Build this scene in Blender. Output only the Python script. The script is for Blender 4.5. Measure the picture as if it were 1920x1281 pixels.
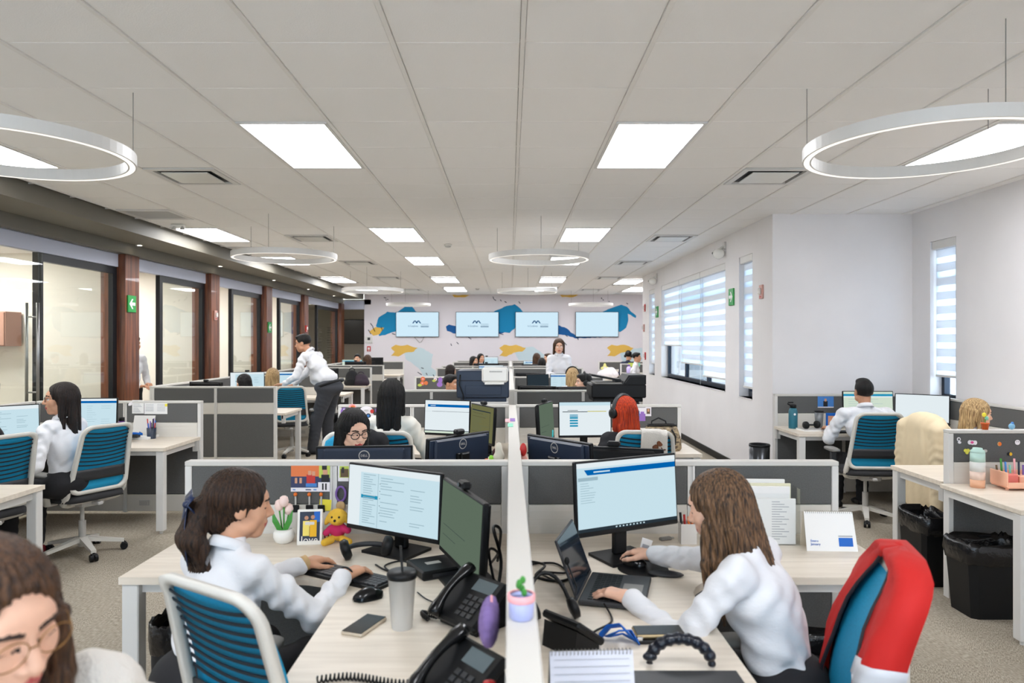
import bpy, math, random
import numpy as np
from mathutils import Vector, Matrix
random.seed(7)
for _o in list(bpy.data.objects): bpy.data.objects.remove(_o)
SC = bpy.context.scene
COL = SC.collection
PI = math.pi
# ------------------------------------------------------------------ camera, world, exposure
CZ, F, CX, CY = 1.64, 1350.0, 955.5, 640.0
cd = bpy.data.cameras.new('camera'); cam = bpy.data.objects.new('camera', cd); COL.objects.link(cam)
cam.location = (0, 0, CZ); cam.rotation_euler = (PI/2, 0, 0)
cd.sensor_width = 36.0; cd.lens = F/1920*36.0; cd.shift_x = 4.5/1920; cd.clip_start = 0.02
cd.dof.use_dof = True; cd.dof.focus_distance = 5.0; cd.dof.aperture_fstop = 3.2
SC.camera = cam
SC.view_settings.view_transform = 'Standard'; SC.view_settings.look = 'None'
SC.view_settings.exposure = 0.60; SC.view_settings.gamma = 1.0; SC.view_settings.use_curve_mapping = False
SC.cycles.diffuse_bounces = 6; SC.cycles.glossy_bounces = 3; SC.cycles.transmission_bounces = 4; SC.cycles.max_bounces = 8
world = bpy.data.worlds.new('daylight'); SC.world = world; world.use_nodes = True
_bg = world.node_tree.nodes['Background']; _bg.inputs[0].default_value = (0.78, 0.89, 1.0, 1); _bg.inputs[1].default_value = 5.0
PANEL_STRENGTH = 13.0

# ------------------------------------------------------------------ helpers
def lin(c):
    r = []
    for v in c[:3]:
        v = v/255.0
        r.append(v/12.92 if v <= .04045 else ((v+.055)/1.055)**2.4)
    return (r[0], r[1], r[2], 1.0)
MATS = {}
def mat(name, rgb, rough=.5, metal=0., var=0., vscale=8., vstretch=(1, 1, 1), bump=0., bscale=60., bstretch=(1, 1, 1),
        emit=0., spec=.5, alpha=1., trans=0., sheen=0., rgb2=None, sss=0., coat=0.):
    if name in MATS: return MATS[name]
    m = bpy.data.materials.new(name); m.use_nodes = True; nt = m.node_tree; N = nt.nodes; L = nt.links
    b = N['Principled BSDF']; c = lin(rgb)
    b.inputs['Base Color'].default_value = c; b.inputs['Roughness'].default_value = rough; b.inputs['Metallic'].default_value = metal
    b.inputs['Specular IOR Level'].default_value = spec; b.inputs['Alpha'].default_value = alpha
    b.inputs['Transmission Weight'].default_value = trans; b.inputs['Sheen Weight'].default_value = sheen
    b.inputs['Coat Weight'].default_value = coat
    if sss:
        b.inputs['Subsurface Weight'].default_value = sss; b.inputs['Subsurface Radius'].default_value = (.012, .004, .002)
    if emit:
        b.inputs['Emission Color'].default_value = c; b.inputs['Emission Strength'].default_value = emit
    tc = N.new('ShaderNodeTexCoord')
    if var or rgb2:
        mp = N.new('ShaderNodeMapping'); mp.inputs['Scale'].default_value = vstretch; L.new(tc.outputs['Object'], mp.inputs[0])
        nz = N.new('ShaderNodeTexNoise'); nz.inputs['Scale'].default_value = vscale; nz.inputs['Detail'].default_value = 5
        L.new(mp.outputs[0], nz.inputs[0])
        mx = N.new('ShaderNodeMix'); mx.data_type = 'RGBA'
        c2 = lin(rgb2) if rgb2 else tuple(max(0, v*(1-var)) for v in c[:3])+(1,)
        c1 = c if rgb2 else tuple(min(1, v*(1+var*.6)) for v in c[:3])+(1,)
        mx.inputs[6].default_value = c1; mx.inputs[7].default_value = c2
        rp = N.new('ShaderNodeMapRange'); rp.inputs[1].default_value = .35; rp.inputs[2].default_value = .65
        L.new(nz.outputs[0], rp.inputs[0]); L.new(rp.outputs[0], mx.inputs[0]); L.new(mx.outputs[2], b.inputs['Base Color'])
    if bump:
        mp = N.new('ShaderNodeMapping'); mp.inputs['Scale'].default_value = bstretch; L.new(tc.outputs['Object'], mp.inputs[0])
        nz = N.new('ShaderNodeTexNoise'); nz.inputs['Scale'].default_value = bscale; nz.inputs['Detail'].default_value = 4
        L.new(mp.outputs[0], nz.inputs[0])
        bp = N.new('ShaderNodeBump'); bp.inputs['Strength'].default_value = bump; bp.inputs['Distance'].default_value = .01
        L.new(nz.outputs[0], bp.inputs['Height']); L.new(bp.outputs[0], b.inputs['Normal'])
    MATS[name] = m
    return m
def emitmat(name, rgb, s=1.0):
    if name in MATS: return MATS[name]
    m = bpy.data.materials.new(name); m.use_nodes = True; nt = m.node_tree
    nt.nodes.remove(nt.nodes['Principled BSDF'])
    e = nt.nodes.new('ShaderNodeEmission'); e.inputs[0].default_value = lin(rgb); e.inputs[1].default_value = s
    nt.links.new(e.outputs[0], nt.nodes['Material Output'].inputs[0]); MATS[name] = m
    if s < 2: m.cycles.emission_sampling = 'NONE'
    return m
def glassmat(name, tint=(250, 253, 251), refl=1.45):
    # clear architectural pane: mirror reflection by Fresnel over plain transparency
    if name in MATS: return MATS[name]
    m = bpy.data.materials.new(name); m.use_nodes = True; nt = m.node_tree; N = nt.nodes; L = nt.links
    N.remove(N['Principled BSDF'])
    t = N.new('ShaderNodeBsdfTransparent'); t.inputs[0].default_value = lin(tint)
    g = N.new('ShaderNodeBsdfGlossy'); g.inputs['Roughness'].default_value = .01
    lw = N.new('ShaderNodeLayerWeight'); pw = N.new('ShaderNodeMath'); pw.operation = 'POWER'; pw.inputs[1].default_value = 4.5
    L.new(lw.outputs['Facing'], pw.inputs[0]); fr = N.new('ShaderNodeMath'); fr.operation = 'MULTIPLY_ADD'; fr.inputs[1].default_value = .9
    fr.inputs[2].default_value = ((refl-1)/(refl+1))**2; L.new(pw.outputs[0], fr.inputs[0])
    mx = N.new('ShaderNodeMixShader'); L.new(fr.outputs[0], mx.inputs[0]); L.new(t.outputs[0], mx.inputs[1]); L.new(g.outputs[0], mx.inputs[2])
    L.new(mx.outputs[0], N['Material Output'].inputs[0]); MATS[name] = m
    return m

def rotz(a): return Matrix.Rotation(a, 3, 'Z')
class MB:
    """collects faces of one mesh"""
    def __init__(s): s.v = []; s.f = []; s.mi = []; s.cur = 0
    def add(s, vs, fs):
        o = len(s.v); s.v += [tuple(p) for p in vs]
        for f in fs: s.f.append(tuple(i+o for i in f)); s.mi.append(s.cur)
        return s
    def m(s, i): s.cur = i; return s
    def box(s, x0, x1, y0, y1, z0, z1, R=None, c=None):
        vs = [(x0, y0, z0), (x1, y0, z0), (x1, y1, z0), (x0, y1, z0), (x0, y0, z1), (x1, y0, z1), (x1, y1, z1), (x0, y1, z1)]
        if R is not None: vs = [tuple(R @ Vector(p) + Vector(c or (0, 0, 0))) for p in vs]
        return s.add(vs, [(3, 2, 1, 0), (4, 5, 6, 7), (0, 1, 5, 4), (1, 2, 6, 5), (2, 3, 7, 6), (3, 0, 4, 7)])
    def cbox(s, c, d, R=None): # centre, full dims
        h = [x/2 for x in d]
        if R is None: return s.box(c[0]-h[0], c[0]+h[0], c[1]-h[1], c[1]+h[1], c[2]-h[2], c[2]+h[2])
        return s.box(-h[0], h[0], -h[1], h[1], -h[2], h[2], R, c)
    def rbox(s, x0, x1, y0, y1, z0, z1, b=.004, R=None, c=(0, 0, 0)):
        # chamfered box
        X, Y, Z = (x0, x1), (y0, y1), (z0, z1); V = {}; vs = []
        for i in (0, 1):
            for j in (0, 1):
                for k in (0, 1):
                    sx, sy, sz = 1-2*i, 1-2*j, 1-2*k
                    for ax in range(3):
                        p = [X[i]+sx*b, Y[j]+sy*b, Z[k]+sz*b]
                        p[ax] = (X[i], Y[j], Z[k])[ax]
                        V[i, j, k, ax] = len(vs); vs.append(p)
        fs = []
        for ax in range(3):
            o = [a for a in range(3) if a != ax]
            for sd in (0, 1):
                q = []
                for (u, w) in ((0, 0), (1, 0), (1, 1), (0, 1)):
                    id_ = [0, 0, 0]; id_[ax] = sd; id_[o[0]] = u; id_[o[1]] = w
                    q.append(V[id_[0], id_[1], id_[2], ax])
                fl = (sd == 0) ^ (ax == 1)
                fs.append(tuple(q[::-1] if fl else q))
        for ax in range(3): # edges along ax
            o = [a for a in range(3) if a != ax]
            for u in (0, 1):
                for w in (0, 1):
                    a = [0, 0, 0]; a[o[0]] = u; a[o[1]] = w
                    b2 = a[:]; b2[ax] = 1
                    fs.append((V[a[0], a[1], a[2], o[0]], V[b2[0], b2[1], b2[2], o[0]], V[b2[0], b2[1], b2[2], o[1]], V[a[0], a[1], a[2], o[1]]))
        for i in (0, 1):
            for j in (0, 1):
                for k in (0, 1): fs.append((V[i, j, k, 0], V[i, j, k, 1], V[i, j, k, 2]))
        if R is not None: vs = [tuple(R @ Vector(p) + Vector(c)) for p in vs]
        return s.add(vs, fs)
    def lathe(s, prof, n=20, c=(0, 0, 0), R=None, cap=True):
        vs = []; fs = []
        for (r, z) in prof:
            for i in range(n):
                a = 2*PI*i/n; p = Vector((r*math.cos(a), r*math.sin(a), z))
                if R is not None: p = R @ p
                vs.append(p+Vector(c))
        m = len(prof)
        for j in range(m-1):
            for i in range(n): fs.append((j*n+i, j*n+(i+1) % n, (j+1)*n+(i+1) % n, (j+1)*n+i))
        if cap:
            fs.append(tuple(range(n))[::-1]); fs.append(tuple((m-1)*n+i for i in range(n)))
        return s.add(vs, fs)
    def cyl(s, p, q, r0, r1=None, n=12):
        p = Vector(p); q = Vector(q); r1 = r0 if r1 is None else r1
        R = (q-p).to_track_quat('Z', 'Y').to_matrix()
        return s.lathe([(r0, 0), (r1, (q-p).length)], n, p, R)
    def tube(s, pts, r, n=8, closed=False, sq=None):
        # swept tube; r number or list; sq=(a,b) flattens
        P = [Vector(p) for p in pts]; m = len(P); vs = []; fs = []
        up = Vector((0, 0, 1)); prev = None
        for i in range(m):
            a = P[(i-1) % m] if (closed or i > 0) else P[i]; b = P[(i+1) % m] if (closed or i < m-1) else P[i]
            t = (b-a); t = t.normalized() if t.length > 1e-9 else Vector((0, 0, 1))
            if prev is None:
                x = t.cross(up if abs(t.z) < .95 else Vector((1, 0, 0))).normalized()
            else:
                x = prev - t*prev.dot(t); x = x.normalized() if x.length > 1e-6 else t.cross(up).normalized()
            prev = x; y = t.cross(x)
            rr = r[i] if isinstance(r, (list, tuple)) else r
            ax, ay = (rr*sq[0], rr*sq[1]) if sq else (rr, rr)
            for k in range(n):
                an = 2*PI*k/n; vs.append(P[i]+x*math.cos(an)*ax+y*math.sin(an)*ay)
        for i in range(m if closed else m-1):
            j = (i+1) % m
            for k in range(n): fs.append((i*n+k, i*n+(k+1) % n, j*n+(k+1) % n, j*n+k))
        if not closed:
            fs.append(tuple(range(n))[::-1]); fs.append(tuple((m-1)*n+k for k in range(n)))
        return s.add(vs, fs)
    def prism(s, poly, z0, z1, M=None):
        n = len(poly); vs = [(p[0], p[1], z0) for p in poly]+[(p[0], p[1], z1) for p in poly]
        if M is not None: vs = [tuple(M @ Vector(v)) for v in vs]
        fs = [tuple(range(n))[::-1], tuple(range(n, 2*n))]+[(i, (i+1) % n, n+(i+1) % n, n+i) for i in range(n)]
        return s.add(vs, fs)
    def sphere(s, c, r, nu=14, nv=9, R=None):
        r = (r, r, r) if not isinstance(r, (tuple, list)) else r
        vs = []; fs = []
        for j in range(nv+1):
            th = PI*j/nv
            for i in range(nu):
                a = 2*PI*i/nu; p = Vector((r[0]*math.sin(th)*math.cos(a), r[1]*math.sin(th)*math.sin(a), r[2]*math.cos(th)))
                if R is not None: p = R @ p
                vs.append(p+Vector(c))
        for j in range(nv):
            for i in range(nu): fs.append((j*nu+i, (j+1)*nu+i, (j+1)*nu+(i+1) % nu, j*nu+(i+1) % nu))
        return s.add(vs, fs)
    def quad(s, a, b, c, d): return s.add([a, b, c, d], [(0, 1, 2, 3)])
    def sheet(s, rows, thick=0., close_u=False):
        # rows: list of equal-length point lists -> surface (double sided when thick)
        nr = len(rows); nc = len(rows[0]); V = [Vector(p) for r in rows for p in r]
        fs = []
        for j in range(nr-1):
            for i in range(nc-(0 if close_u else 1)):
                fs.append((j*nc+i, j*nc+(i+1) % nc, (j+1)*nc+(i+1) % nc, (j+1)*nc+i))
        if not thick: return s.add(V, fs)
        nrm = [Vector() for _ in V]
        for f in fs:
            n_ = (V[f[1]]-V[f[0]]).cross(V[f[3]]-V[f[0]])
            for i in f: nrm[i] += n_
        W = [v-(n_.normalized() if n_.length > 0 else Vector((0, 0, 1)))*thick for v, n_ in zip(V, nrm)]
        o = len(V); allf = list(fs)+[tuple(i+o for i in f[::-1]) for f in fs]
        from collections import Counter
        ec = Counter()
        for f in fs:
            for a, b in zip(f, f[1:]+f[:1]): ec[(a, b)] += 1
        for (a, b) in list(ec):
            if (b, a) not in ec: allf.append((b, a, a+o, b+o))
        return s.add(list(V)+W, allf)
    def xf(s, R, t):
        s.v = [tuple(R @ Vector(p)+Vector(t)) for p in s.v]; return s
def mesh(name, mb, mats, smooth=False):
    me = bpy.data.meshes.new(name); me.from_pydata(mb.v, [], mb.f); me.update()
    for m in (mats if isinstance(mats, (list, tuple)) else [mats]): me.materials.append(m)
    if any(mb.mi): me.polygons.foreach_set('material_index', mb.mi)
    if smooth: me.polygons.foreach_set('use_smooth', [True]*len(me.polygons))
    return me
def obj(name, mb, mats, parent=None, smooth=False, loc=None, rz=0.):
    me = mb if isinstance(mb, bpy.types.Mesh) else mesh(name, mb, mats, smooth)
    o = bpy.data.objects.new(name, me); COL.objects.link(o)
    if parent is not None: o.parent = parent
    if loc is not None: o.location = loc
    if rz: o.rotation_euler = (0, 0, rz)
    return o
def tag(o, label, cat, group=None):
    o['label'] = label; o['category'] = cat
    if group: o['group'] = group
    return o
def thing(name, label, cat, loc=(0, 0, 0), rz=0., group=None):
    o = bpy.data.objects.new(name, None); COL.objects.link(o); o.empty_display_size = .1
    o.location = loc; o.rotation_euler = (0, 0, rz)
    return tag(o, label, cat, group)
def struct(o): o['kind'] = 'structure'; return o
def dup(root, loc=None, rz=None, label=None, group=None):
    def rec(o, par):
        c = o.copy(); COL.objects.link(c)
        if par is not None: c.parent = par
        for ch in KIDS[o.name]: rec(ch, c)
        return c
    KIDS = {}
    def walk(o):
        KIDS[o.name] = list(o.children)
        for ch in o.children: walk(ch)
    walk(root)
    r = rec(root, None)
    if loc is not None: r.location = loc
    if rz is not None: r.rotation_euler = (0, 0, rz)
    if label: r['label'] = label
    if group: r['group'] = group
    return r
def at(x, y, Y):
    """photo pixel at a known depth -> world point"""
    return Vector(((x-CX)*Y/F, Y, CZ-(y-CY)*Y/F))
def atz(x, y, Z):
    """photo pixel on a horizontal plane of known height -> world point"""
    Y = F*(CZ-Z)/(y-CY)
    return Vector(((x-CX)*Y/F, Y, Z))
def ang(dx, dy): return math.atan2(dy, dx)-PI/2      # heading whose local +Y points along (dx,dy)
def text_mb(s, size, align='CENTER', depth=.0008):
    c = bpy.data.curves.new('t', 'FONT'); c.body = s; c.size = size; c.align_x = align; c.align_y = 'CENTER'; c.extrude = depth; c.resolution_u = 2
    o = bpy.data.objects.new('t', c); COL.objects.link(o)
    dg = bpy.context.evaluated_depsgraph_get(); me = o.evaluated_get(dg).to_mesh()
    mb = MB().add([v.co.copy() for v in me.vertices], [tuple(p.vertices) for p in me.polygons])
    o.evaluated_get(dg).to_mesh_clear(); bpy.data.objects.remove(o); bpy.data.curves.remove(c)
    return mb

# ------------------------------------------------------------------ materials
M_WHITEPAINT = mat('white_wall_paint', (232, 229, 229), .85, var=.03, vscale=1.5, bump=.03, bscale=90)
M_CREAM = mat('cream_wall_paint', (228, 223, 214), .8, var=.03, vscale=1.5)
M_TILE = mat('ceiling_tile', (243, 241, 238), .95, bump=.12, bscale=140)
M_GRID = mat('ceiling_grid_metal', (236, 233, 228), .6)
M_PLENUM = mat('ceiling_plenum', (120, 116, 110), .9)
M_BEAM = mat('taupe_beam_paint', (118, 113, 101), .6, var=.04, vscale=2)
M_WOOD = mat('walnut_wood', (138, 80, 50), .38, rgb2=(84, 44, 28), vscale=3.0, vstretch=(9, 9, .55), bump=.05, bscale=40, bstretch=(6, 6, .4), coat=.2)
M_BLACKMETAL = mat('black_aluminium', (26, 28, 32), .4, metal=.3)
M_HEADER = mat('pale_blue_header', (196, 200, 216), .6)
M_GLASS = glassmat('clear_glass')
M_GLASSW = glassmat('window_glass', (240, 246, 250), 1.3)
M_WHITE = mat('white_laminate_metal', (217, 215, 211), .42)
M_CAP = mat('white_screen_cap', (206, 203, 197), .5)
M_OFFWHITE = mat('off_white_tile_metal', (216, 212, 204), .5)
M_FABRIC = mat('charcoal_panel_fabric', (94, 94, 93), .95, var=.12, vscale=180, bump=.15, bscale=400)
M_FABRIC2 = mat('navy_panel_fabric', (46, 50, 62), .95, var=.1, vscale=180)
M_TOP = mat('pale_oak_laminate', (230, 219, 203), .38, rgb2=(217, 205, 188), vscale=2.6, vstretch=(1.2, 14, 14), bump=.02, bscale=50)
M_ALU = mat('brushed_aluminium', (178, 178, 178), .35, metal=.8)
M_BLACK = mat('black_plastic', (15, 16, 18), .45, spec=.3)
M_BLACKG = mat('gloss_black_plastic', (11, 12, 14), .2, spec=.4)
M_DKGREY = mat('dark_grey_plastic', (46, 47, 50), .5)
M_GREY = mat('mid_grey_plastic', (128, 126, 122), .5)
M_LTGREY = mat('light_grey_plastic', (190, 188, 184), .45)
M_NAVY = mat('navy_plastic', (36, 48, 68), .4)
M_TEAL = mat('teal_mesh_fabric', (0, 146, 190), .7, var=.12, vscale=220)
M_RIB = mat('dark_rib', (16, 30, 44), .6)
M_CHAIRW = mat('white_chair_plastic', (216, 213, 205), .35)
M_SEAT = mat('charcoal_seat_fabric', (50, 50, 52), .9, var=.1, vscale=200)
M_PAPER = mat('white_paper', (238, 237, 235), .8)
M_PAPER2 = mat('printed_grey', (170, 172, 178), .8)
M_BAG = mat('black_bin_liner', (20, 20, 22), .22, bump=.9, bscale=22)
M_RED = mat('red_plastic', (190, 36, 34), .4)
M_GREEN = mat('exit_sign_green', (30, 150, 66), .4)
M_BLUE = mat('bright_blue', (0, 96, 190), .5)
M_YELLOW = mat('sticky_yellow', (240, 226, 70), .7)
M_ORANGE = mat('orange', (238, 120, 40), .6)
M_PINK = mat('soft_pink', (240, 170, 175), .6)
M_PURPLE = mat('purple', (130, 96, 170), .6)
M_LEAF = mat('leaf_green', (60, 140, 50), .5)
M_CERAMIC = mat('white_ceramic', (240, 238, 232), .15)
M_RIM = mat('chrome', (215, 215, 215), .15, metal=1.)
M_MINT = mat('mint', (130, 205, 180), .6)
M_TAN = mat('tan', (205, 170, 120), .6)

def carpet():
    m = bpy.data.materials.new('carpet_tiles'); m.use_nodes = True; nt = m.node_tree; N = nt.nodes; L = nt.links
    b = N['Principled BSDF']; b.inputs['Roughness'].default_value = .97; b.inputs['Specular IOR Level'].default_value = .1
    tc = N.new('ShaderNodeTexCoord')
    br = N.new('ShaderNodeTexChecker'); br.inputs['Scale'].default_value = 1/.61
    L.new(tc.outputs['Object'], br.inputs[0])
    def strip(ang_):
        mp = N.new('ShaderNodeMapping'); mp.inputs['Rotation'].default_value = (0, 0, ang_); L.new(tc.outputs['Object'], mp.inputs[0])
        mp2 = N.new('ShaderNodeMapping'); mp2.inputs['Scale'].default_value = (1, .2, 1); L.new(mp.outputs[0], mp2.inputs[0])
        nz = N.new('ShaderNodeTexNoise'); nz.inputs['Scale'].default_value = 210; nz.inputs['Detail'].default_value = 2; L.new(mp2.outputs[0], nz.inputs[0])
        return nz
    a, c = strip(.5), strip(-.5)
    mx = N.new('ShaderNodeMix'); mx.data_type = 'FLOAT'; L.new(br.outputs[1], mx.inputs[0]); L.new(a.outputs[0], mx.inputs[2]); L.new(c.outputs[0], mx.inputs[3])
    big = N.new('ShaderNodeTexNoise'); big.inputs['Scale'].default_value = 1.1; L.new(tc.outputs['Object'], big.inputs[0])
    ad = N.new('ShaderNodeMath'); ad.operation = 'MULTIPLY_ADD'; ad.inputs[1].default_value = .18; L.new(big.outputs[0], ad.inputs[0]); L.new(mx.outputs[0], ad.inputs[2])
    cr = N.new('ShaderNodeValToRGB'); e = cr.color_ramp.elements
    e[0].position = .40; e[0].color = lin((128, 119, 105)); e[1].position = .80; e[1].color = lin((186, 176, 160))
    L.new(ad.outputs[0], cr.inputs[0]); L.new(cr.outputs[0], b.inputs['Base Color'])
    bp = N.new('ShaderNodeBump'); bp.inputs['Strength'].default_value = .35; bp.inputs['Distance'].default_value = .004
    L.new(mx.outputs[0], bp.inputs['Height']); L.new(bp.outputs[0], b.inputs['Normal'])
    return m
M_CARPET = carpet()
# ------------------------------------------------------------------ room shell
HC = 3.04; YB = 21.6
struct(obj('floor', MB().box(-9, 6.2, -3.2, 26, -.1, 0), M_CARPET))
def wall_holes(axis, a0, a1, u0, u1, z0, z1, holes):
    """axis 'x': slab a0..a1 in X running along Y (u); axis 'y': slab in Y running along X"""
    mb = MB(); us = sorted({u0, u1, *[h[0] for h in holes], *[h[1] for h in holes]})
    for p, q in zip(us, us[1:]):
        hs = sorted([(h[2], h[3]) for h in holes if h[0] <= p+1e-6 and h[1] >= q-1e-6]); z = z0
        for (b, t) in hs+[(z1, z1)]:
            if b-z > 1e-4:
                if axis == 'x': mb.box(a0, a1, p, q, z, b)
                else: mb.box(p, q, a0, a1, z, b)
            z = t
    return mb
XR, XR2, YJ, YE = 2.90, 4.44, 7.94, 15.7     # window wall, near right wall, jog face, end of window wall
WBIG = (9.68, 13.76, .97, 2.70); WN1 = (8.60, 9.10, .95, 2.70); WN2 = (14.40, 14.97, .97, 2.70); WR = (7.16, 7.60, 1.03, 2.69)
struct(obj('wall_right_window_side', wall_holes('x', XR, XR+.24, YJ, YE, 0, 3.3, [WBIG, WN1, WN2]), M_WHITEPAINT))
struct(obj('wall_right_jog', MB().box(XR+.24, XR2+.24, YJ, YJ+.24, 0, 3.3), M_WHITEPAINT))
struct(obj('wall_right_near', wall_holes('x', XR2, XR2+.24, -3.2, YJ, 0, 3.3, [WR]), M_WHITEPAINT))
struct(obj('wall_right_far', MB().box(XR+.24, 5.2, YE-.24, YE, 0, 3.3).box(5.0, 5.24, YE, YB, 0, 3.3), M_WHITEPAINT))
struct(obj('wall_rear', wall_holes('y', -3.4, -3.2, -5.2, XR2+.24, 0, 3.3, [(-4.2, -1.4, .95, 2.75), (-.6, 2.2, .95, 2.75)]), M_WHITEPAINT))
for i, (a, b) in enumerate(((-4.2, -1.4), (-.6, 2.2))):  # two windows added behind the camera, unseen, to brighten the near room
    w_ = struct(obj('window_%d' % (5+i), MB().box(a, b, -3.33, -3.27, .95, 1.01).box(a, b, -3.33, -3.27, 2.69, 2.75).box(a, a+.05, -3.33, -3.27, 1.01, 2.69).box(b-.05, b, -3.33, -3.27, 1.01, 2.69), M_BLACKMETAL))
    obj('pane', MB().box(a+.05, b-.05, -3.304, -3.296, 1.01, 2.69), M_GLASSW, w_)
wall_back = struct(obj('wall_back', MB().box(-4.36, 5.24, YB, YB+.2, 0, 3.3), mat('mural_wall_paint', (226, 220, 224), .8, var=.02, vscale=1.2)))
struct(obj('baseboard_right', MB().rbox(XR-.014, XR, YJ, YE, 0, .10), M_BLACK))
struct(obj('baseboard_jog', MB().rbox(XR-.014, XR2, YJ-.014, YJ, 0, .10), M_BLACK))
struct(obj('baseboard_back', MB().rbox(-4.36, 5.0, YB-.014, YB, 0, .10), M_BLACK))
# ceiling: slab, T bars, tiles
ceil = struct(obj('ceiling', MB().box(-5.2, 5.24, -3.4, YB+.2, HC+.03, HC+.2), M_PLENUM))
X0, Y0, T = .061, 3.382, .61
def visible_cell(k, j):
    x = X0+T*k+T/2; y = Y0+T*j+T/2
    if y > YJ+.25 and y < YE-.2 and x > XR+.2: return False
    return True
g = MB()
for k in range(-7, 9):
    x = X0+T*k
    if x > 2.9 and x < 4.44: g.box(x-.011, x+.011, -3.2, YJ, HC-.001, HC+.02); g.box(x-.011, x+.011, YE, YB, HC-.001, HC+.02)
    elif x < 2.9: g.box(x-.011, x+.011, -3.2, YB, HC-.001, HC+.02)
for j in range(-11, 30):
    y = Y0+T*j; xr = 4.44 if y < YJ else (2.9 if y < YE else 5.0)
    g.box(-4.3, xr, y-.003, y+.003, HC+.008, HC+.02)
obj('ceiling_grid', g, M_GRID, ceil)
# recessed panel lights and air diffusers sit in grid cells (k, j0, rows)
LIGHTS = {}
for k in (-3, 1):
    for y0 in (4.602, 8.872, 11.922, 15.88, 18.95): LIGHTS[(k, y0)] = 1
for k in (-7,):
    for y0 in (4.602, 8.872, 11.922, 15.88, 18.95): LIGHTS[(k, y0)] = 1
LIGHTS[(5, 4.602)] = 1; LIGHTS[(4, 16.4)] = 1; LIGHTS[(5, 18.95)] = 1
for k in (-7, -3, 1, 5): LIGHTS[(k, -.278)] = 1
cells = set()
def cells_of(k, y0, rows):
    for r in range(rows+1):
        yy = y0+r*T-.001
        j = int(math.floor((yy-Y0)/T+.02))
        if Y0+T*j < y0+rows*T-.03: cells.add((k, j))
m_diff = emitmat('light_panel_diffuser', (248, 250, 255), PANEL_STRENGTH)
fr = MB(); w = T-.024; d = 2*T-.01
for (a, b, c, e) in ((-w/2, w/2, 0, .022), (-w/2, w/2, d-.022, d), (-w/2, -w/2+.022, .022, d-.022), (w/2-.022, w/2, .022, d-.022)): fr.box(a, b, c, e, -.004, .02)
me_fr = mesh('frame', fr, M_WHITE); me_df = mesh('diffuser', MB().box(-w/2+.022, w/2-.022, .022, d-.022, 0, .012), m_diff)
names_l = {-7: 'over the glass walled rooms', -3: 'just left of the middle', 1: 'just right of the middle', 5: 'by the right wall', 4: 'by the far windows'}
ordl = {-.278: 'behind the photographer', 4.602: 'nearest', 8.872: 'second', 11.922: 'third', 15.88: 'fourth', 16.4: 'far', 18.95: 'farthest'}
for (k, y0) in LIGHTS:
    cells_of(k, y0, 2)
    t = thing('ceiling_light', 'bright ceiling panel light, %s in the row %s' % (ordl[y0], names_l[k]), 'ceiling light', (X0+T*k+T/2, y0+.005, HC), 0, 'recessed ceiling panel lights')
    obj('frame', me_fr, None, t); obj('diffuser', me_df, None, t)
me_vf = MB(); w = T-.03
for (a, b, c, e) in ((-w/2, w/2, 0, .05), (-w/2, w/2, w-.05, w), (-w/2, -w/2+.05, .05, w-.05), (w/2-.05, w/2, .05, w-.05)): me_vf.box(a, b, c, e, -.006, .012)
me_vf = mesh('frame', me_vf, M_WHITE)
vp = MB().prism([(-.19, .10), (.19, .10), (.19, .48), (-.19, .48)], -.012, -.004); vp = mesh('plaque', vp, mat('diffuser_plaque', (226, 226, 220), .3))
vr = mesh('throat', MB().box(-w/2+.05, w/2-.05, .05, w-.05, .012, .03), M_DKGREY)
for k, nm in ((-5, 'left'), (3, 'window')):
    for i, y0 in enumerate((5.822, 9.482, 12.532, 15.582, 19.242)):
        od = ('nearest and largest', 'second', 'third', 'fourth', 'fifth and farthest')[i]
        cells_of(k, y0, 1)
        t = thing('air_diffuser', '%s square air diffuser in the ceiling row on the %s side' % (od, nm), 'air vent', (X0+T*k+T/2, y0+.015, HC), 0, 'ceiling air diffusers')
        obj('frame', me_vf, None, t); obj('plaque', vp, None, t); obj('throat', vr, None, t)
for y0, nm in ((7.652, 'nearer'), (10.702, 'farther')):
    cells_of(-7, y0, 1)
    t = thing('return_grille', 'flat grey ceiling return grille beside the dark beam, the %s one' % nm, 'air vent', (X0+T*-7+T/2, y0+.015, HC), 0, 'ceiling return grilles')
    obj('frame', me_vf, None, t)
    for q in range(11):
        obj('slat', MB().box(-.24, .24, .065+q*.042, .085+q*.042, -.002, .012), M_LTGREY, t)
    obj('throat', vr, None, t)
tm = mesh('ceiling_tile', MB().rbox(-.292, .292, -.3018, .3018, .006, .02, .003), M_TILE)
rest = MB(); ntile = 0
for j in range(-11, 30):
    for k in range(-7, 8):
        if (k, j) in cells or not visible_cell(k, j): continue
        x = X0+T*k+T/2; y = Y0+T*j+T/2
        if y > YB-.2: continue
        if -1 <= j <= 16:
            o = obj('ceiling_tile', tm, None, ceil, loc=(x, y, HC)); ntile += 1
        else: rest.rbox(x-.292, x+.292, y-.3018, y+.3018, HC+.006, HC+.02, .003)
o = obj('far_ceiling_tiles', rest, M_TILE, ceil); o['kind'] = 'stuff'
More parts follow.
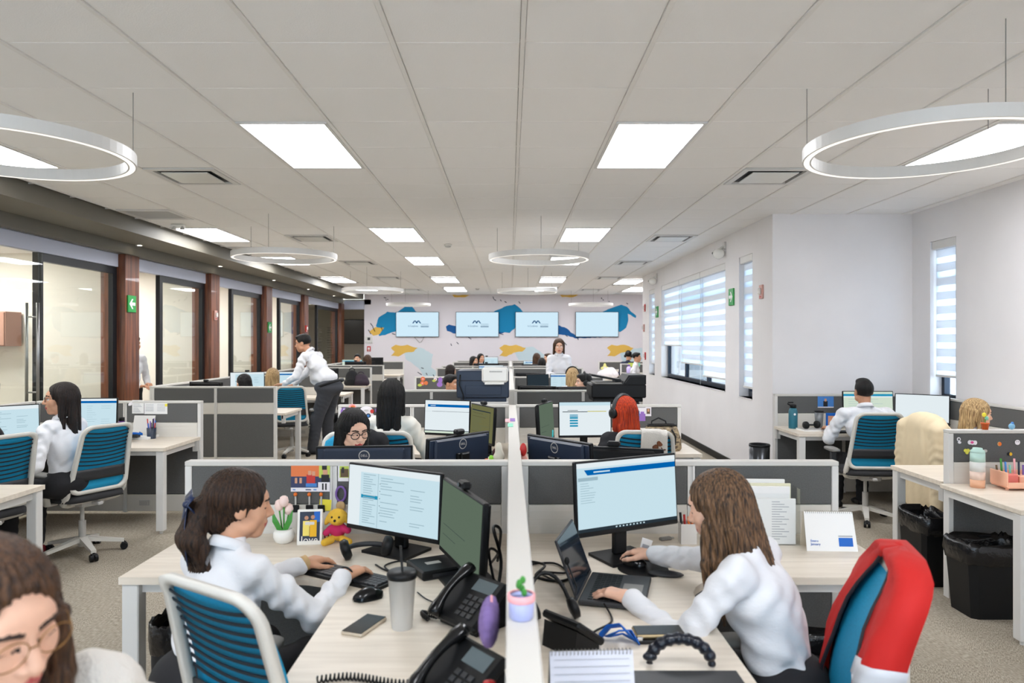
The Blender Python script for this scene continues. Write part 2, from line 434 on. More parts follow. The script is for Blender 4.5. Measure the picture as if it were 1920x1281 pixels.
# ceiling devices
for (x, y, nm) in ((-.89, 10.4, 'nearer'), (-.85, 19.0, 'farther')):
    t = thing('smoke_detector', 'small round white smoke detector on the ceiling tiles, %s one' % nm, 'smoke detector', (x, y, HC), 0, 'smoke detectors')
    obj('base', MB().lathe([(.055, 0), (.058, -.012), (.05, -.018)], 18), M_CERAMIC, t, True)
    obj('head', MB().lathe([(.035, -.018), (.042, -.026), (.036, -.04), (.012, -.045)], 18), M_LTGREY, t, True)
t = thing('emergency_light', 'small white twin emergency light on the ceiling beside a panel light', 'emergency light', (-3.95, 8.62, HC))
obj('housing', MB().rbox(-.10, .06, -.03, .03, -.04, 0, .006), M_CERAMIC, t)
for s in (-1, 1): obj('lamp_head', MB().lathe([(.012, 0), (.03, -.03), (.028, -.035)], 14, (.05*s, -.04, -.03)), M_LTGREY, t, True)

# ------------------------------------------------------------------ left side: beam, columns, glazed rooms
XC = -4.95
bm = MB().box(-4.83, -4.30, -3.2, 21.2, 2.886, 3.06).box(-5.02, -4.90, -3.2, 21.2, 2.767, 3.06).box(-4.90, -4.83, -3.2, 21.2, 2.95, 3.06)
struct(obj('trim_1', bm, M_BEAM))
me_dl = mesh('ring', MB().lathe([(.028, 0), (.045, 0), (.045, -.006), (.028, -.006)], 20, cap=False), M_WHITE)
me_dl2 = mesh('lens', MB().lathe([(.028, .001), (.028, -.004)], 20), emitmat('downlight_lens', (255, 244, 225), 18))
YC = [3.875, 6.575, 9.275, 11.945, 14.67, 17.38, 21.2]
for i, y in enumerate((6.6, 9.3, 11.9, 14.6, 17.1, 19.6)):
    t = thing('downlight', '%s small glowing downlight under the dark beam' % ('nearest', 'second', 'third', 'fourth', 'fifth', 'farthest')[i], 'downlight', (-4.78, y, 2.884), 0, 'beam downlights')
    obj('ring', me_dl, None, t, True); obj('lens', me_dl2, None, t)
wl = MB()
wl.box(-5.2, -5.05, -3.2, 3.9, 0, 3.06); wl.box(-5.12, -5.06, 3.9, 21.2, 2.767, 3.06)
struct(obj('wall_left', wl, M_WHITEPAINT))
for i, y in enumerate(YC):
    if i == 0: continue
    o = struct(obj('trim_%d' % (i+1), MB().rbox(XC-.32, XC, y, y+.35, 0, 2.767, .004), M_WOOD))
ri = MB().box(-8.4, -8.2, 3.7, 25.2, 0, 3.3)
for y in YC[:-1]: ri.box(-8.2, XC-.30, y+.12, y+.22, 0, 3.3)
struct(obj('wall_room_inner', ri, M_CREAM))
struct(obj('ceiling_rooms', MB().box(-8.4, -5.12, 3.7, 21.4, 2.79, 3.0), M_WHITEPAINT))
m_room = emitmat('added_room_light', (252, 250, 246), 20.0)  # unseen panels added to brighten the inside of the glass rooms
for i in range(len(YC)-1):
    ya, yb = YC[i]+.35, YC[i+1]; yd = ya+(yb-ya)*.34
    struct(obj('trim_%d' % (20+i), MB().rbox(-5.12, -5.04, ya, yb, 2.60, 2.767, .004), M_HEADER))
    w_ = struct(obj('window_%d' % (10+i), MB().box(-5.12, -5.06, yd, yd+.09, 0, 2.60).box(-5.12, -5.06, yb-.09, yb, 0, 2.60).box(-5.12, -5.06, yd+.09, yb-.09, 2.51, 2.60).box(-5.12, -5.06, yd+.09, yb-.09, 0, .09), M_BLACKMETAL))
    obj('pane', MB().box(-5.094, -5.086, yd+.09, yb-.09, .09, 2.51), M_GLASS, w_)
    if i <= 1:
        dd = struct(obj('door_%d' % (i+1), MB().box(-5.06, -5.05, ya, yd+.06, .01, 2.60), M_GLASS))
        for s in (-1, 1):
            h = MB().tube([(-5.055+.06*s, yd-.10, .95), (-5.055+.06*s, yd-.10, 2.05)], .016, 10)
            for z in (1.1, 1.9): h.cyl((-5.055, yd-.10, z), (-5.055+.06*s, yd-.10, z), .009)
            obj('door_handle', h, M_ALU, dd, True)
    t = thing('added_room_light', 'added ceiling light inside the %s glass walled room' % ('frontmost', 'second', 'third', 'fourth', 'fifth', 'farthest')[i], 'ceiling light', (-6.6, (ya+yb)/2, 2.79), 0, 'added lights of the glass rooms')
    obj('frame', MB().box(-.32, .32, -.62, .62, -.006, 0), M_WHITE, t); obj('diffuser', MB().box(-.29, .29, -.59, .59, -.012, -.006), m_room, t)
# writing on the far pane
wr = MB(); rnd = random.Random(3)
for c, y0 in enumerate((18.9, 20.1)):
    for r in range(13):
        z = 2.02-r*.07; y = y0
        for q in range(rnd.randint(4, 8)):
            L_ = rnd.uniform(.03, .09); wr.box(-5.0845, -5.0835, y, y+L_, z+rnd.uniform(-.008, .008), z+.016); y += L_+.03
o = obj('marker_writing', wr, M_BLACK, bpy.data.objects['window_15'])
# corridor end beyond the last column
struct(obj('wall_corridor', MB().box(-8.2, -4.0, 25.0, 25.2, 0, 3.3).box(-4.36, -4.16, YB+.2, 25.0, 0, 3.3).box(-8.2, -4.16, 21.6, 25.2, 2.75, 2.9), mat('grey_corridor_paint', (176, 170, 158), .8)))
struct(obj('trim_30', MB().box(-4.95, -4.36, 21.55, 21.65, 2.60, 2.86), M_HEADER))
t = thing('dark_screen', 'switched off black screen on the corridor wall beyond the last column', 'television', (-5.3, 24.96, 1.98))
obj('housing', MB().rbox(-.75, .75, -.05, .03, -.42, .42, .01), M_BLACK, t); obj('screen', MB().box(-.73, .73, -.054, -.05, -.40, .40), M_BLACKG, t)

# ------------------------------------------------------------------ windows with zebra blinds
m_sheer = mat('blind_sheer_band', (236, 242, 250), .8, alpha=.55)
m_opq = mat('blind_fabric_band', (240, 240, 242), .85)
for _m, tw in ((m_sheer, .9), (m_opq, .38)):
    nt = _m.node_tree; tr = nt.nodes.new('ShaderNodeBsdfTranslucent'); tr.inputs[0].default_value = (.86, .9, .95, 1)
    ms = nt.nodes.new('ShaderNodeMixShader'); ms.inputs[0].default_value = tw
    nt.links.new(nt.nodes['Principled BSDF'].outputs[0], ms.inputs[1]); nt.links.new(tr.outputs[0], ms.inputs[2]); nt.links.new(ms.outputs[0], nt.nodes['Material Output'].inputs[0])
def window(n, X, win, mull=(), trans=()):
    y0, y1, z0, z1 = win; xf = X+.15
    mb = MB()
    for a, b, c, d_ in ((y0, y1, z0, z0+.06), (y0, y1, z1-.06, z1), (y0, y0+.05, z0+.06, z1-.06), (y1-.05, y1, z0+.06, z1-.06)): mb.box(xf-.03, xf+.03, a, b, c, d_)
    for m_ in mull: mb.box(xf-.03, xf+.03, m_-.03, m_+.03, z0+.06, z1-.06)
    for z in trans: mb.box(xf-.025, xf+.025, y0+.05, y1-.05, z-.03, z+.03)
    w_ = struct(obj('window_%d' % n, mb, mat('blue_black_frame', (30, 40, 54), .35, metal=.4)))
    ys = [y0+.05]+[v for m_ in mull for v in (m_-.03, m_+.03)]+[y1-.05]
    for a, b in zip(ys[::2], ys[1::2]): obj('pane', MB().box(xf-.004, xf+.004, a, b, z0+.06, z1-.06), M_GLASSW, w_)
    obj('window_sill', MB().rbox(X-.012, X+.13, y0, y1, z0-.012, z0, .003), M_WHITE, w_)
window(1, XR, WBIG, (12.37, 11.0), (2.28,)); window(2, XR, WN1, (), (2.25,)); window(3, XR, WN2, (), (2.25,)); window(4, XR2, WR, (), (2.30,))
def blind(X, y0, y1, ztop, zbot, label, off=0.):
    t = thing('zebra_blind', label, 'window blind', (X+.055, 0, 0), 0, 'zebra roller blinds')
    obj('head_rail', MB().rbox(-.05, .04, y0, y1, ztop-.09, ztop, .006), M_WHITE, t)
    obj('bottom_rail', MB().rbox(-.012, .012, y0, y1, zbot, zbot+.025, .004), M_WHITE, t)
    band = .082; z = ztop-.09; i = 0
    ma = mesh('fabric_band', MB().box(-.002, .002, y0, y1, -band, 0), m_opq); mb_ = mesh('sheer_band', MB().box(-.001, .001, y0, y1, -band*.8, 0), m_sheer)
    while z > zbot+.03:
        h = band if i % 2 == 0 else band*.8
        if z-h < zbot+.02:
            obj('fabric_band' if i % 2 == 0 else 'sheer_band', MB().box(-.0015, .0015, y0, y1, zbot+.02, z), m_opq if i % 2 == 0 else m_sheer, t); break
        obj('fabric_band' if i % 2 == 0 else 'sheer_band', ma if i % 2 == 0 else mb_, None, t, loc=(0, 0, z)); z -= h; i += 1
    ch = MB().tube([(-.03, y0+.02, ztop-.08), (-.03, y0+.02, max(zbot-.5, .9))], .003, 5)
    obj('pull_chain', ch, M_LTGREY, t)
blind(XR, 12.39, 13.74, 2.70, 1.56, 'striped zebra blind at far end of the wide window, pulled lowest least')
blind(XR, 11.02, 12.36, 2.70, 1.27, 'striped zebra blind in the middle of the wide window')
blind(XR, 9.70, 10.99, 2.70, 1.11, 'striped zebra blind nearest on the wide window, drawn furthest down')
blind(XR, 8.62, 9.08, 2.70, 1.06, 'narrow zebra blind in the slit window next to the wall corner')
blind(XR, 14.42, 14.95, 2.70, 1.18, 'narrow zebra blind in the slit window near the mural')
blind(XR2, 7.18, 7.58, 2.69, 1.27, 'narrow zebra blind in the slit window beside the blonde woman')
# neighbouring building outside
t = thing('outside_building', 'pale building with brick pier and dark windows outside the wide window', 'building', (9.0, 13, 0))
obj('wall', MB().box(0, 3, -7, 9, -1, 2.0), mat('outside_render', (190, 196, 205), .8), t)
obj('brick_pier', MB().box(-.25, 0, .2, 1.0, -1, 2.2), mat('outside_brick', (150, 96, 88), .8), t)
for i in range(5): obj('window', MB().box(-.05, .02, -5.5+i*2.6, -4.3+i*2.6, .2, 1.5), M_NAVY, t)

# ------------------------------------------------------------------ wall fittings
def exit_sign(loc, rz, label, flip=1):
    t = thing('exit_sign', label, 'exit sign', loc, rz, 'green exit signs')
    obj('plate', MB().rbox(-.10, .10, -.02, 0, -.11, .11, .004), M_GREEN, t)
    R = Matrix.Rotation(PI/2, 3, 'X')
    a = MB(); pts = [(-.075, 0), (-.01, .065), (.02, .065), (-.015, .02), (.07, .02), (.07, -.02), (-.015, -.02), (.02, -.065), (-.01, -.065)]
    pts = [(x*flip, z) for x, z in pts]
    if flip < 0: pts = pts[::-1]
    a.prism(pts, .0205, .0225); a.xf(R, (0, 0, 0)); obj('arrow', a, M_PAPER, t)
exit_sign((XC, 9.41, 2.13), PI/2, 'green exit sign with white arrow on the nearest wooden column', 1)
exit_sign((XC, 14.82, 1.93), PI/2, 'small green exit sign on the third wooden column', 1)
exit_sign((XR, 9.38, 2.22), -PI/2, 'green exit sign with white arrow between the wide and slit windows', -1)
exit_sign((XR, 14.12, 2.22), -PI/2, 'small green sign beside the far slit window', -1)
def strobe(loc, rz, label, red=False):
    t = thing('fire_strobe', label, 'fire alarm', loc, rz, 'fire alarm strobes')
    obj('back_plate', MB().rbox(-.055, .055, -.02, 0, -.08, .08, .005), M_RED if red else mat('strobe_pink', (206, 158, 146), .4), t)
    obj('lens', MB().rbox(-.03, .03, -.045, -.02, -.03, .045, .008), mat('strobe_lens', (230, 225, 220), .1), t)
    obj('lettering', MB().box(-.03, .03, -.0215, -.02, -.065, -.05), M_RED if not red else M_PAPER, t)
strobe((XC, 12.10, 2.08), PI/2, 'pinkish fire alarm strobe on the second wooden column')
strobe((XC, 17.5, 1.95), PI/2, 'dark red alarm device on the fourth wooden column', True)
strobe((XR, 8.27, 2.21), -PI/2, 'pink and clear fire alarm strobe on the wall right of the slit window')
strobe((XR, 15.4, 2.36), -PI/2, 'red fire bell device high beside the mural corner', True)
strobe((XR, 15.5, 1.93), -PI/2, 'pale alarm strobe at the mural corner below the red one')
strobe((XR, 15.35, 1.33), -PI/2, 'red fire call point low at the mural corner', True)
strobe((-4.22, YB, 1.42), 0, 'red fire call point on mural wall left of the screens', True)
t = thing('wall_controller', 'white square access panel on mural wall above the red call point', 'controller', (-4.22, YB, 1.70))
obj('plate', MB().rbox(-.12, .12, -.02, 0, -.12, .10, .005), M_WHITE, t); obj('display', MB().box(-.04, .04, -.023, -.02, -.02, .06), M_DKGREY, t)
for i in range(4): obj('key', MB().box(-.10+i*.055, -.065+i*.055, -.024, -.02, -.105, -.075), M_LTGREY, t)
for (y, z, nm) in ((9.68, 2.86, 'above the wide window'), (14.15, 2.86, 'above the far slit window')):
    t = thing('wall_camera', 'white dome camera on a short arm %s' % nm, 'camera', (XR, y, z), -PI/2, 'ceiling height cameras')
    obj('bracket', MB().rbox(-.04, .04, -.03, 0, .02, .12, .005).cyl((0, -.02, .06), (0, -.07, .03), .018), M_WHITE, t)
    obj('dome', MB().lathe([(.005, .05), (.05, .04), (.075, .01), (.078, -.03), (.06, -.07), (.02, -.09)], 20, (0, -.09, -.02)), M_CERAMIC, t, True)
    obj('lens', MB().sphere((-.03, -.15, -.03), .022), M_DKGREY, t, True)

# ------------------------------------------------------------------ ring pendants
m_ringemit = emitmat('ring_light_lens', (255, 248, 238), .8)
rg = MB(); n = 72; Ro, Ri, hz = .60, .555, .062
for i in range(n):
    a = 2*PI*i/n; c_, s_ = math.cos(a), math.sin(a)
    rg.v += [(Ro*c_, Ro*s_, hz), (Ro*c_, Ro*s_, 0), (Ri*c_, Ri*s_, 0), (Ri*c_, Ri*s_, hz)]
for i in range(n):
    j = (i+1) % n
    for q in range(4): rg.f.append((i*4+q, j*4+q, j*4+(q+1) % 4, i*4+(q+1) % 4)); rg.mi.append(0)
me_ring = mesh('ring_body', rg, M_WHITE)
rl = MB()
for i in range(n):
    a = 2*PI*i/n; c_, s_ = math.cos(a), math.sin(a); rl.v += [((Ro-.008)*c_, (Ro-.008)*s_, -.001), ((Ri+.008)*c_, (Ri+.008)*s_, -.001)]
for i in range(n):
    j = (i+1) % n; rl.f.append((i*2, j*2, j*2+1, i*2+1)); rl.mi.append(0)
me_rl = mesh('lens', rl, m_ringemit)
wires = [mesh('suspension_wire', MB().tube([(.58*math.cos(a), .58*math.sin(a), .06), (.58*math.cos(a), .58*math.sin(a), HC-2.61)], .0022, 5), M_GREY) for a in (PI*1.5, PI/6, PI*5/6)]
for (x, y, nm) in ((-2.62, 3.76, 'large at the upper left corner'), (2.15, 3.70, 'large at the upper right corner'), (-2.64, 8.46, 'in front of the dark beam'),
                   (.35, 8.6, 'hanging over the middle of the room'), (-2.68, 14.1, 'second one along the beam'), (.35, 14.3, 'second one over the middle'),
                   (-2.74, 19.5, 'farthest one over the first wall screen'), (2.2, 19.5, 'farthest one over the last wall screen')):
    t = thing('ring_pendant', 'slim white ring pendant lamp, %s' % nm, 'pendant lamp', (x, y, 2.61), 0, 'white ring pendant lamps')
    obj('ring_body', me_ring, None, t); obj('lens', me_rl, None, t)
    for w_ in wires: obj('suspension_wire', w_, None, t)

# ------------------------------------------------------------------ mural and wall screens
def mural(pts, rgb, z=0, name='mural_patch', jag=.012, mid=None):
    rr = random.Random(len(pts)*7+int(pts[0][0])); out = []
    for a, b in zip(pts, pts[1:]+pts[:1]):
        A, B = at(a[0], a[1], YB), at(b[0], b[1], YB); L_ = (B-A).length; m_ = max(1, int(L_/.07))
        for q in range(m_):
            p = A.lerp(B, q/m_)
            if 0 < q: p += Vector((rr.uniform(-jag, jag), 0, rr.uniform(-jag, jag)))
            out.append((p.x, p.z))
    M_ = Matrix(((1, 0, 0), (0, 0, -1), (0, 1, 0)))
    mb = MB().prism(out, 0, .002+z*.002, M_).xf(Matrix.Identity(3), (0, YB, 0))
    return obj(name, mb, mid or mat('mural_%d_%d_%d' % rgb, rgb, .8), wall_back)
BL, DB, OC, PB = (0, 132, 182), (0, 86, 150), (226, 182, 84), (198, 216, 222)
mural([(757, 650), (790, 652), (812, 664), (808, 688), (822, 700), (800, 715), (785, 690), (760, 672)], PB)
mural([(960, 652), (1000, 650), (1024, 668), (1000, 690), (975, 680)], PB)
mural([(1160, 655), (1204, 652), (1204, 700), (1185, 700), (1165, 672)], PB)
mural([(743, 586), (760, 574), (771, 572), (779, 583), (800, 590), (800, 628), (745, 620), (722, 628), (711, 630), (705, 610), (710, 595), (726, 584)], BL, 1)
mural([(920, 586), (945, 575), (965, 570), (972, 575), (982, 586), (990, 600), (968, 612), (956, 624), (938, 622), (920, 620)], BL, 1)
mural([(1130, 584), (1150, 576), (1165, 571), (1176, 575), (1182, 583), (1193, 592), (1192, 596), (1177, 588), (1178, 600), (1174, 614), (1163, 622), (1140, 620)], BL, 1)
mural([(836, 612), (842, 608), (860, 612), (935, 604), (960, 620), (910, 632), (850, 625), (838, 620)], DB, 0)
mural([(1040, 608), (1058, 613), (1079, 628), (1130, 632), (1078, 634), (1060, 628), (1040, 626)], DB, 0)
mural([(692, 622), (704, 613), (720, 614), (712, 626), (700, 629)], OC, 2)
for dx in (0, 203, 405):
    mural([(733+dx, 652), (742+dx, 646), (752+dx, 648), (764+dx, 646), (783+dx, 652), (776+dx, 659), (760+dx, 661), (747+dx, 668), (733+dx, 667), (740+dx, 659)], OC, 2)
mural([(848, 552.6), (880, 552.6), (872, 557), (852, 557)], OC, 2); mural([(1050, 552.6), (1084, 552.6), (1074, 557), (1054, 557)], OC, 2)
rr = random.Random(5); ds = MB()
for (x, y) in ((697, 609), (701, 617), (693, 622), (738, 626), (716, 616), (846, 646), (858, 643), (1060, 644), (792, 690), (787, 700), (800, 701), (813, 704), (724, 562), (722, 558), (727, 561), (925, 558), (928, 562), (939, 563), (948, 566), (974, 567), (1128, 559), (1131, 562), (1142, 565), (1176, 569), (940, 626), (1062, 629), (1083, 634), (881, 634)):
    p = at(x, y, YB); a = rr.uniform(.3, 1.3); R = Matrix.Rotation(a, 3, 'Y'); L_ = rr.uniform(.03, .08)*(1 if y > 575 else .5)
    ds.box(-L_, L_, -.004, 0, -.011, .011, R, (p.x, YB-.002, p.z))
o = obj('mural_dashes', ds, mat('mural_dark', (30, 44, 66), .8), wall_back)
m_tv = emitmat('tv_screen', (206, 232, 246), .68); m_logo = emitmat('tv_logo_blue', (20, 80, 130), .6); m_logo2 = emitmat('tv_logo_grey', (110, 140, 165), .6)
RX = Matrix.Rotation(PI/2, 3, 'X')
txt = text_mb('In Cumplimex', .085).xf(RX, (-.02, 0, 0))
for i, xc in enumerate((783, 895, 1006.5, 1119)):
    p = at(xc, 608, YB)
    t = thing('wall_screen', '%s wall mounted screen on the mural, showing %s' % (('first', 'second', 'third', 'fourth')[i], 'a blank pale page' if i == 3 else 'a blue peak logo'), 'television', (p.x, YB, p.z), 0, 'four mural wall screens')
    obj('housing', MB().rbox(-.645, .645, -.06, -.01, -.375, .375, .006), M_BLACK, t)
    obj('bracket', MB().box(-.2, .2, -.01, 0, -.15, .15), M_DKGREY, t)
    s = MB().box(-.632, .632, -.0615, -.06, -.362, .362)
    obj('screen', s, m_tv, t)
    if i < 3:
        lg = MB()
        for (x0_, sgn) in ((-.205, 1), (-.10, 1)):
            lg.prism([(x0_, 0), (x0_+.04, 0), (x0_+.10, .085), (x0_+.06, .085)], 0, .001)
            lg.prism([(x0_+.07, .085), (x0_+.105, .085), (x0_+.165, 0), (x0_+.125, 0)][::-1], 0, .001)
        lg.xf(RX, (.05, -.062, .03)); obj('logo', lg, m_logo, t)
        tx = MB().add(txt.v, txt.f).xf(Matrix.Diagonal((.62, 1, .9)), (-.115, -.0625, -.05)); obj('logo_text', tx, m_logo, t)
        bx = MB().box(.10, .34, -.0625, -.0618, -.055, -.04).box(.10, .34, -.0625, -.0618, 0, .01).box(.10, .34, -.0625, -.0618, -.085, -.065); obj('badge', bx, m_logo2, t)
    if i == 0:
        obj('cable', MB().tube([(-.1, -.03, -.37), (.06, -.03, -.55), (.12, -.03, -.52), (.2, -.03, -.37)], .008, 6), M_GREY, t)
# ------------------------------------------------------------------ partitions, desks
ZT = 1.075
def partition(p, q, label, segs=2, zt=ZT, group=None, splits=None, nearside=None, tall_base=True):
    """low office screen from p=(x,y) to q=(x,y); parts are caps, posts and stacked tiles"""
    p = Vector((p[0], p[1])); q = Vector((q[0], q[1])); L_ = (q-p).length
    t = thing('partition_screen', label, 'partition', (p.x, p.y, 0), math.atan2((q-p).y, (q-p).x), group or 'low office partition screens')
    th = .028
    obj('top_cap', MB().rbox(0, L_, -th-.004, th+.004, zt-.022, zt, .003), M_CAP, t)
    cuts = splits or [L_*i/segs for i in range(segs+1)]
    for i, c in enumerate(cuts):
        if i in (0, len(cuts)-1):
            a, b = (0, .032) if i == 0 else (L_-.032, L_)
            obj('end_post', MB().rbox(a, b, -th-.002, th+.002, 0, zt-.022, .003), M_WHITE, t)
        else: obj('joint_post', MB().box(c-.017, c-.007, -th-.001, th+.001, .02, zt-.022).box(c+.007, c+.017, -th-.001, th+.001, .02, zt-.022).box(c-.007, c+.007, -th+.008, th-.008, .02, zt-.022), M_WHITE, t)
    for i in range(len(cuts)-1):
        a = cuts[i]+(.033 if i == 0 else .018); b = cuts[i+1]-(.033 if i == len(cuts)-2 else .018)
        obj('fabric_tile', MB().rbox(a, b, -th, th, .872, zt-.023, .004), M_FABRIC, t)
        g_ = MB().rbox(a, b, -th+.002, th-.002, .728, .870, .003)
        for z in (.765, .80, .835): g_.box(a, b, -th, th, z, z+.006)
        obj('metal_tile', g_, M_OFFWHITE, t)
        obj('lower_fabric_tile', MB().rbox(a, b, -th+.002, th-.002, .19, .726, .004), M_FABRIC, t)
        obj('raceway', MB().rbox(a, b, -th+.002, th-.002, .03, .187, .003), M_OFFWHITE, t)
        ol = obj('outlet', MB().box(a+.12, a+.22, -th-.006, -th+.003, .085, .135).box(a+.14, a+.20, -th-.008, -th, .095, .125), M_LTGREY, t)
    return t
ZD = .735
def desk_top(poly, z=ZD, th=.028): return MB().prism(poly, z-th, z)
def leg(x, y, z=ZD-.028, s=.032):
    return MB().rbox(x-s, x+s, y-s, y+s, .025, z, .004).cyl((x, y, 0), (x, y, .026), .014)
def arc(cx, cy, r, a0, a1, n=7): return [(cx+r*math.cos(a0+(a1-a0)*i/n), cy+r*math.sin(a0+(a1-a0)*i/n)) for i in range(n+1)]
def ldesk(xs, yp, sx, sy, wid, dep, ret, rw, label, group='L shaped workstation desks'):
    """corner desk: spine at x=xs, screen at y=yp; sx,sy = directions away from the corner (+-1)"""
    t = thing('corner_desk', label, 'desk', (xs, yp, 0), 0, group)
    r = .22
    P = [(0, 0), (wid, 0), (wid, dep)]
    P += [(rw+r-r*math.sin(a), dep+r-r*math.cos(a)) for a in [i*PI/2/6 for i in range(7)]]
    P += [(rw, ret), (0, ret)]
    P = [(sx*x, sy*y) for x, y in P]
    if sx*sy < 0: P = P[::-1]
    obj('worktop', desk_top(P), M_TOP, t)
    obj('leg', leg(sx*(wid-.04), sy*(dep-.04)), M_WHITE, t); obj('leg', leg(sx*(rw-.05), sy*(ret-.05)), M_WHITE, t)
    rail = MB()
    a, b = sorted((sx*(wid-.055), sx*(wid-.03))); c, d_ = sorted((0, sy*(dep-.07))); rail.box(a, b, c, d_, ZD-.078, ZD-.03)
    c, d_ = sorted((sy*(dep-.06), sy*(dep-.04))); a, b = sorted((sx*(rw+r), sx*(wid-.07))); rail.box(a, b, c, d_, ZD-.07, ZD-.03)
    obj('frame_rail', rail, M_WHITE, t)
    obj('bracket', MB().box(*sorted((sx*(wid-.05), sx*(wid-.01))), *sorted((0, sy*.05)), ZD-.13, ZD-.03), M_LTGREY, t)
    return t
# middle bench
SPX = .025
def spine(x, y0, y1, label, n=4):
    return partition((x, y0), (x, y1), label, n, group='bench spines')
spine(SPX, .40, 6.42, 'long white capped spine between the two front desks', 4)
spine(SPX, 8.44, 14.9, 'second spine of the middle bench beyond the printers', 4)
spine(SPX, 16.3, 20.8, 'far spine of the middle bench toward the mural', 3)
for (y, nm, c) in ((3.42, 'behind the two front women', (.70, 1.50)), (6.45, 'behind the red haired woman', (.66, 1.5)), (8.40, 'behind the printers', (.62, 1.5)), (11.6, 'with flower stickers', (.7, 1.5)),
                (15.0, 'across the middle distance', (.7, 1.5)), (16.25, 'just past the middle distance', (.7, 1.5)), (19.4, 'before the mural', (.7, 1.5)), (20.9, 'right below the mural', (.7, 1.5))):
    zt = ZT if y < 15 else 1.09
    partition((-1.53, y), (-.006, y), 'left half of the grey screen %s' % nm, 2, zt, 'cross screens of the middle bench', [0, c[0], 1.524])
    if y == 3.42: partition((.056, y), (1.55, y), 'right half of the grey screen %s' % nm, 2, zt, 'cross screens of the middle bench', [0, .80, 1.494])
    else: partition((.056, y), (1.53, y), 'right half of the grey screen %s' % nm, 2, zt, 'cross screens of the middle bench', [0, .80, 1.474])
def pair(xs, yp, sy, nm):
    ldesk(xs-.03, yp+sy*.03, -1, sy, 1.495, .63, 1.47, .60, 'pale corner desk left of the spine, %s' % nm)
    ldesk(xs+.03, yp+sy*.03, 1, sy, 1.495, .63, 1.47, .60, 'pale corner desk right of the spine, %s' % nm)
pair(SPX, 3.42, -1, 'nearest with the typing women'); pair(SPX, 3.42, 1, 'just behind the front screen'); pair(SPX, 6.45, -1, 'with the red haired woman bay')
pair(SPX, .42, 1, 'cut by the bottom of the picture')
pair(SPX, 8.40, 1, 'beyond the printers'); pair(SPX, 11.6, -1, 'in front of the sticker screen'); pair(SPX, 11.6, 1, 'behind the sticker screen'); pair(SPX, 15.0, -1, 'in the middle distance')
pair(SPX, 16.25, 1, 'past the middle distance'); pair(SPX, 19.4, -1, 'near the mural')
# left bench: spine by the glass rooms, bays only to the right of it
BX = -4.52
spine(BX, 3.85, 6.82, 'spine of the left bench beside the glass rooms, front part', 2)
spine(BX, 9.1, 15.3, 'spine of the left bench beside the glass rooms, middle part', 4)
spine(BX, 16.8, 20.4, 'spine of the left bench beside the glass rooms, far part', 2)
for (y, nm) in ((3.8, 'out at the left edge'), (6.86, 'with pinned papers'), (9.06, 'of full height before the leaning man'), (12.2, 'behind the leaning man'), (15.3, 'behind the two bags'), (16.8, 'beyond the bags'), (20.0, 'at the far left end')):
    partition((BX+.03, y), (-2.93, y), 'grey screen of the left bench %s' % nm, 2, ZT if y < 15 else 1.09, 'cross screens of the left bench', [0, .80, -2.93-BX-.03] if y != 6.86 else [0, .84, -2.93-BX-.03])
def bdesk(yp, sy, nm, wid=1.555, dep=.72): ldesk(BX+.03, yp+sy*.03, 1, sy, wid, dep, 1.45, .62, 'pale corner desk of the left bench %s' % nm)
bdesk(3.8, 1, 'at the picture edge'); bdesk(6.86, -1, 'under the pinned papers'); bdesk(9.06, 1, 'behind the tall screen', 1.66); bdesk(12.2, -1, 'beside the leaning man'); bdesk(12.2, 1, 'behind the leaning man', 1.68)
bdesk(15.3, -1, 'carrying two bags'); bdesk(16.8, 1, 'in the far left bay'); bdesk(20.0, -1, 'at the far left end')
# right bench by the near wall
partition((2.80, 4.62), (4.42, 4.62), 'grey screen with magnets beside the right wall', 2, group='right bench screens', splits=[0, .82, 1.62])
partition((2.84, 7.74), (4.34, 7.74), 'grey screen behind the man in white shirt', 2, group='right bench screens', splits=[0, .74, 1.5])
partition((4.385, 4.68), (4.385, 7.70), 'grey side screen along the right wall', 3, group='right bench screens')
def rect_desk(x0, x1, y0, y1, label, legs):
    t = thing('straight_desk', label, 'desk', ((x0+x1)/2, (y0+y1)/2, 0), 0, 'straight workstation desks'); hx, hy = (x1-x0)/2, (y1-y0)/2
    obj('worktop', MB().rbox(-hx, hx, -hy, hy, ZD-.028, ZD, .003), M_TOP, t)
    for (a, b) in legs: obj('leg', leg(a*(hx-.035), b*(hy-.035)), M_WHITE, t)
    for s in (-1, 1): obj('frame_rail', MB().box(*sorted((s*(hx-.02), s*(hx-.045))), -hy+.07, hy-.02, ZD-.075, ZD-.03), M_WHITE, t)
    return t
rect_desk(2.74, 4.36, 3.86, 4.588, 'pale desk with tumbler and pink organiser by the right wall', ((-1, -1), (1, -1)))
t = ldesk(4.35, 4.652, -1, 1, 1.56, .62, 1.5, .62, 'pale corner desk of the blonde woman by the right wall', 'right bench desks')
t = ldesk(4.35, 7.708, -1, -1, 1.52, .66, 1.42, .62, 'pale corner desk of the man in white shirt', 'right bench desks')
# far right bench
for (y, nm) in ((17.9, 'near'), (19.9, 'far')):
    partition((2.45 if y > 18 else 2.75, y), (4.9, y), '%s grey screen of the bench at far right before the mural' % nm, 3, 1.09, 'far right bench screens')
    rect_desk(2.5 if y > 18 else 2.15, 4.88, y-.74, y-.03, '%s pale desk of the bench at far right' % nm, ((-1, -1), (1, -1)))

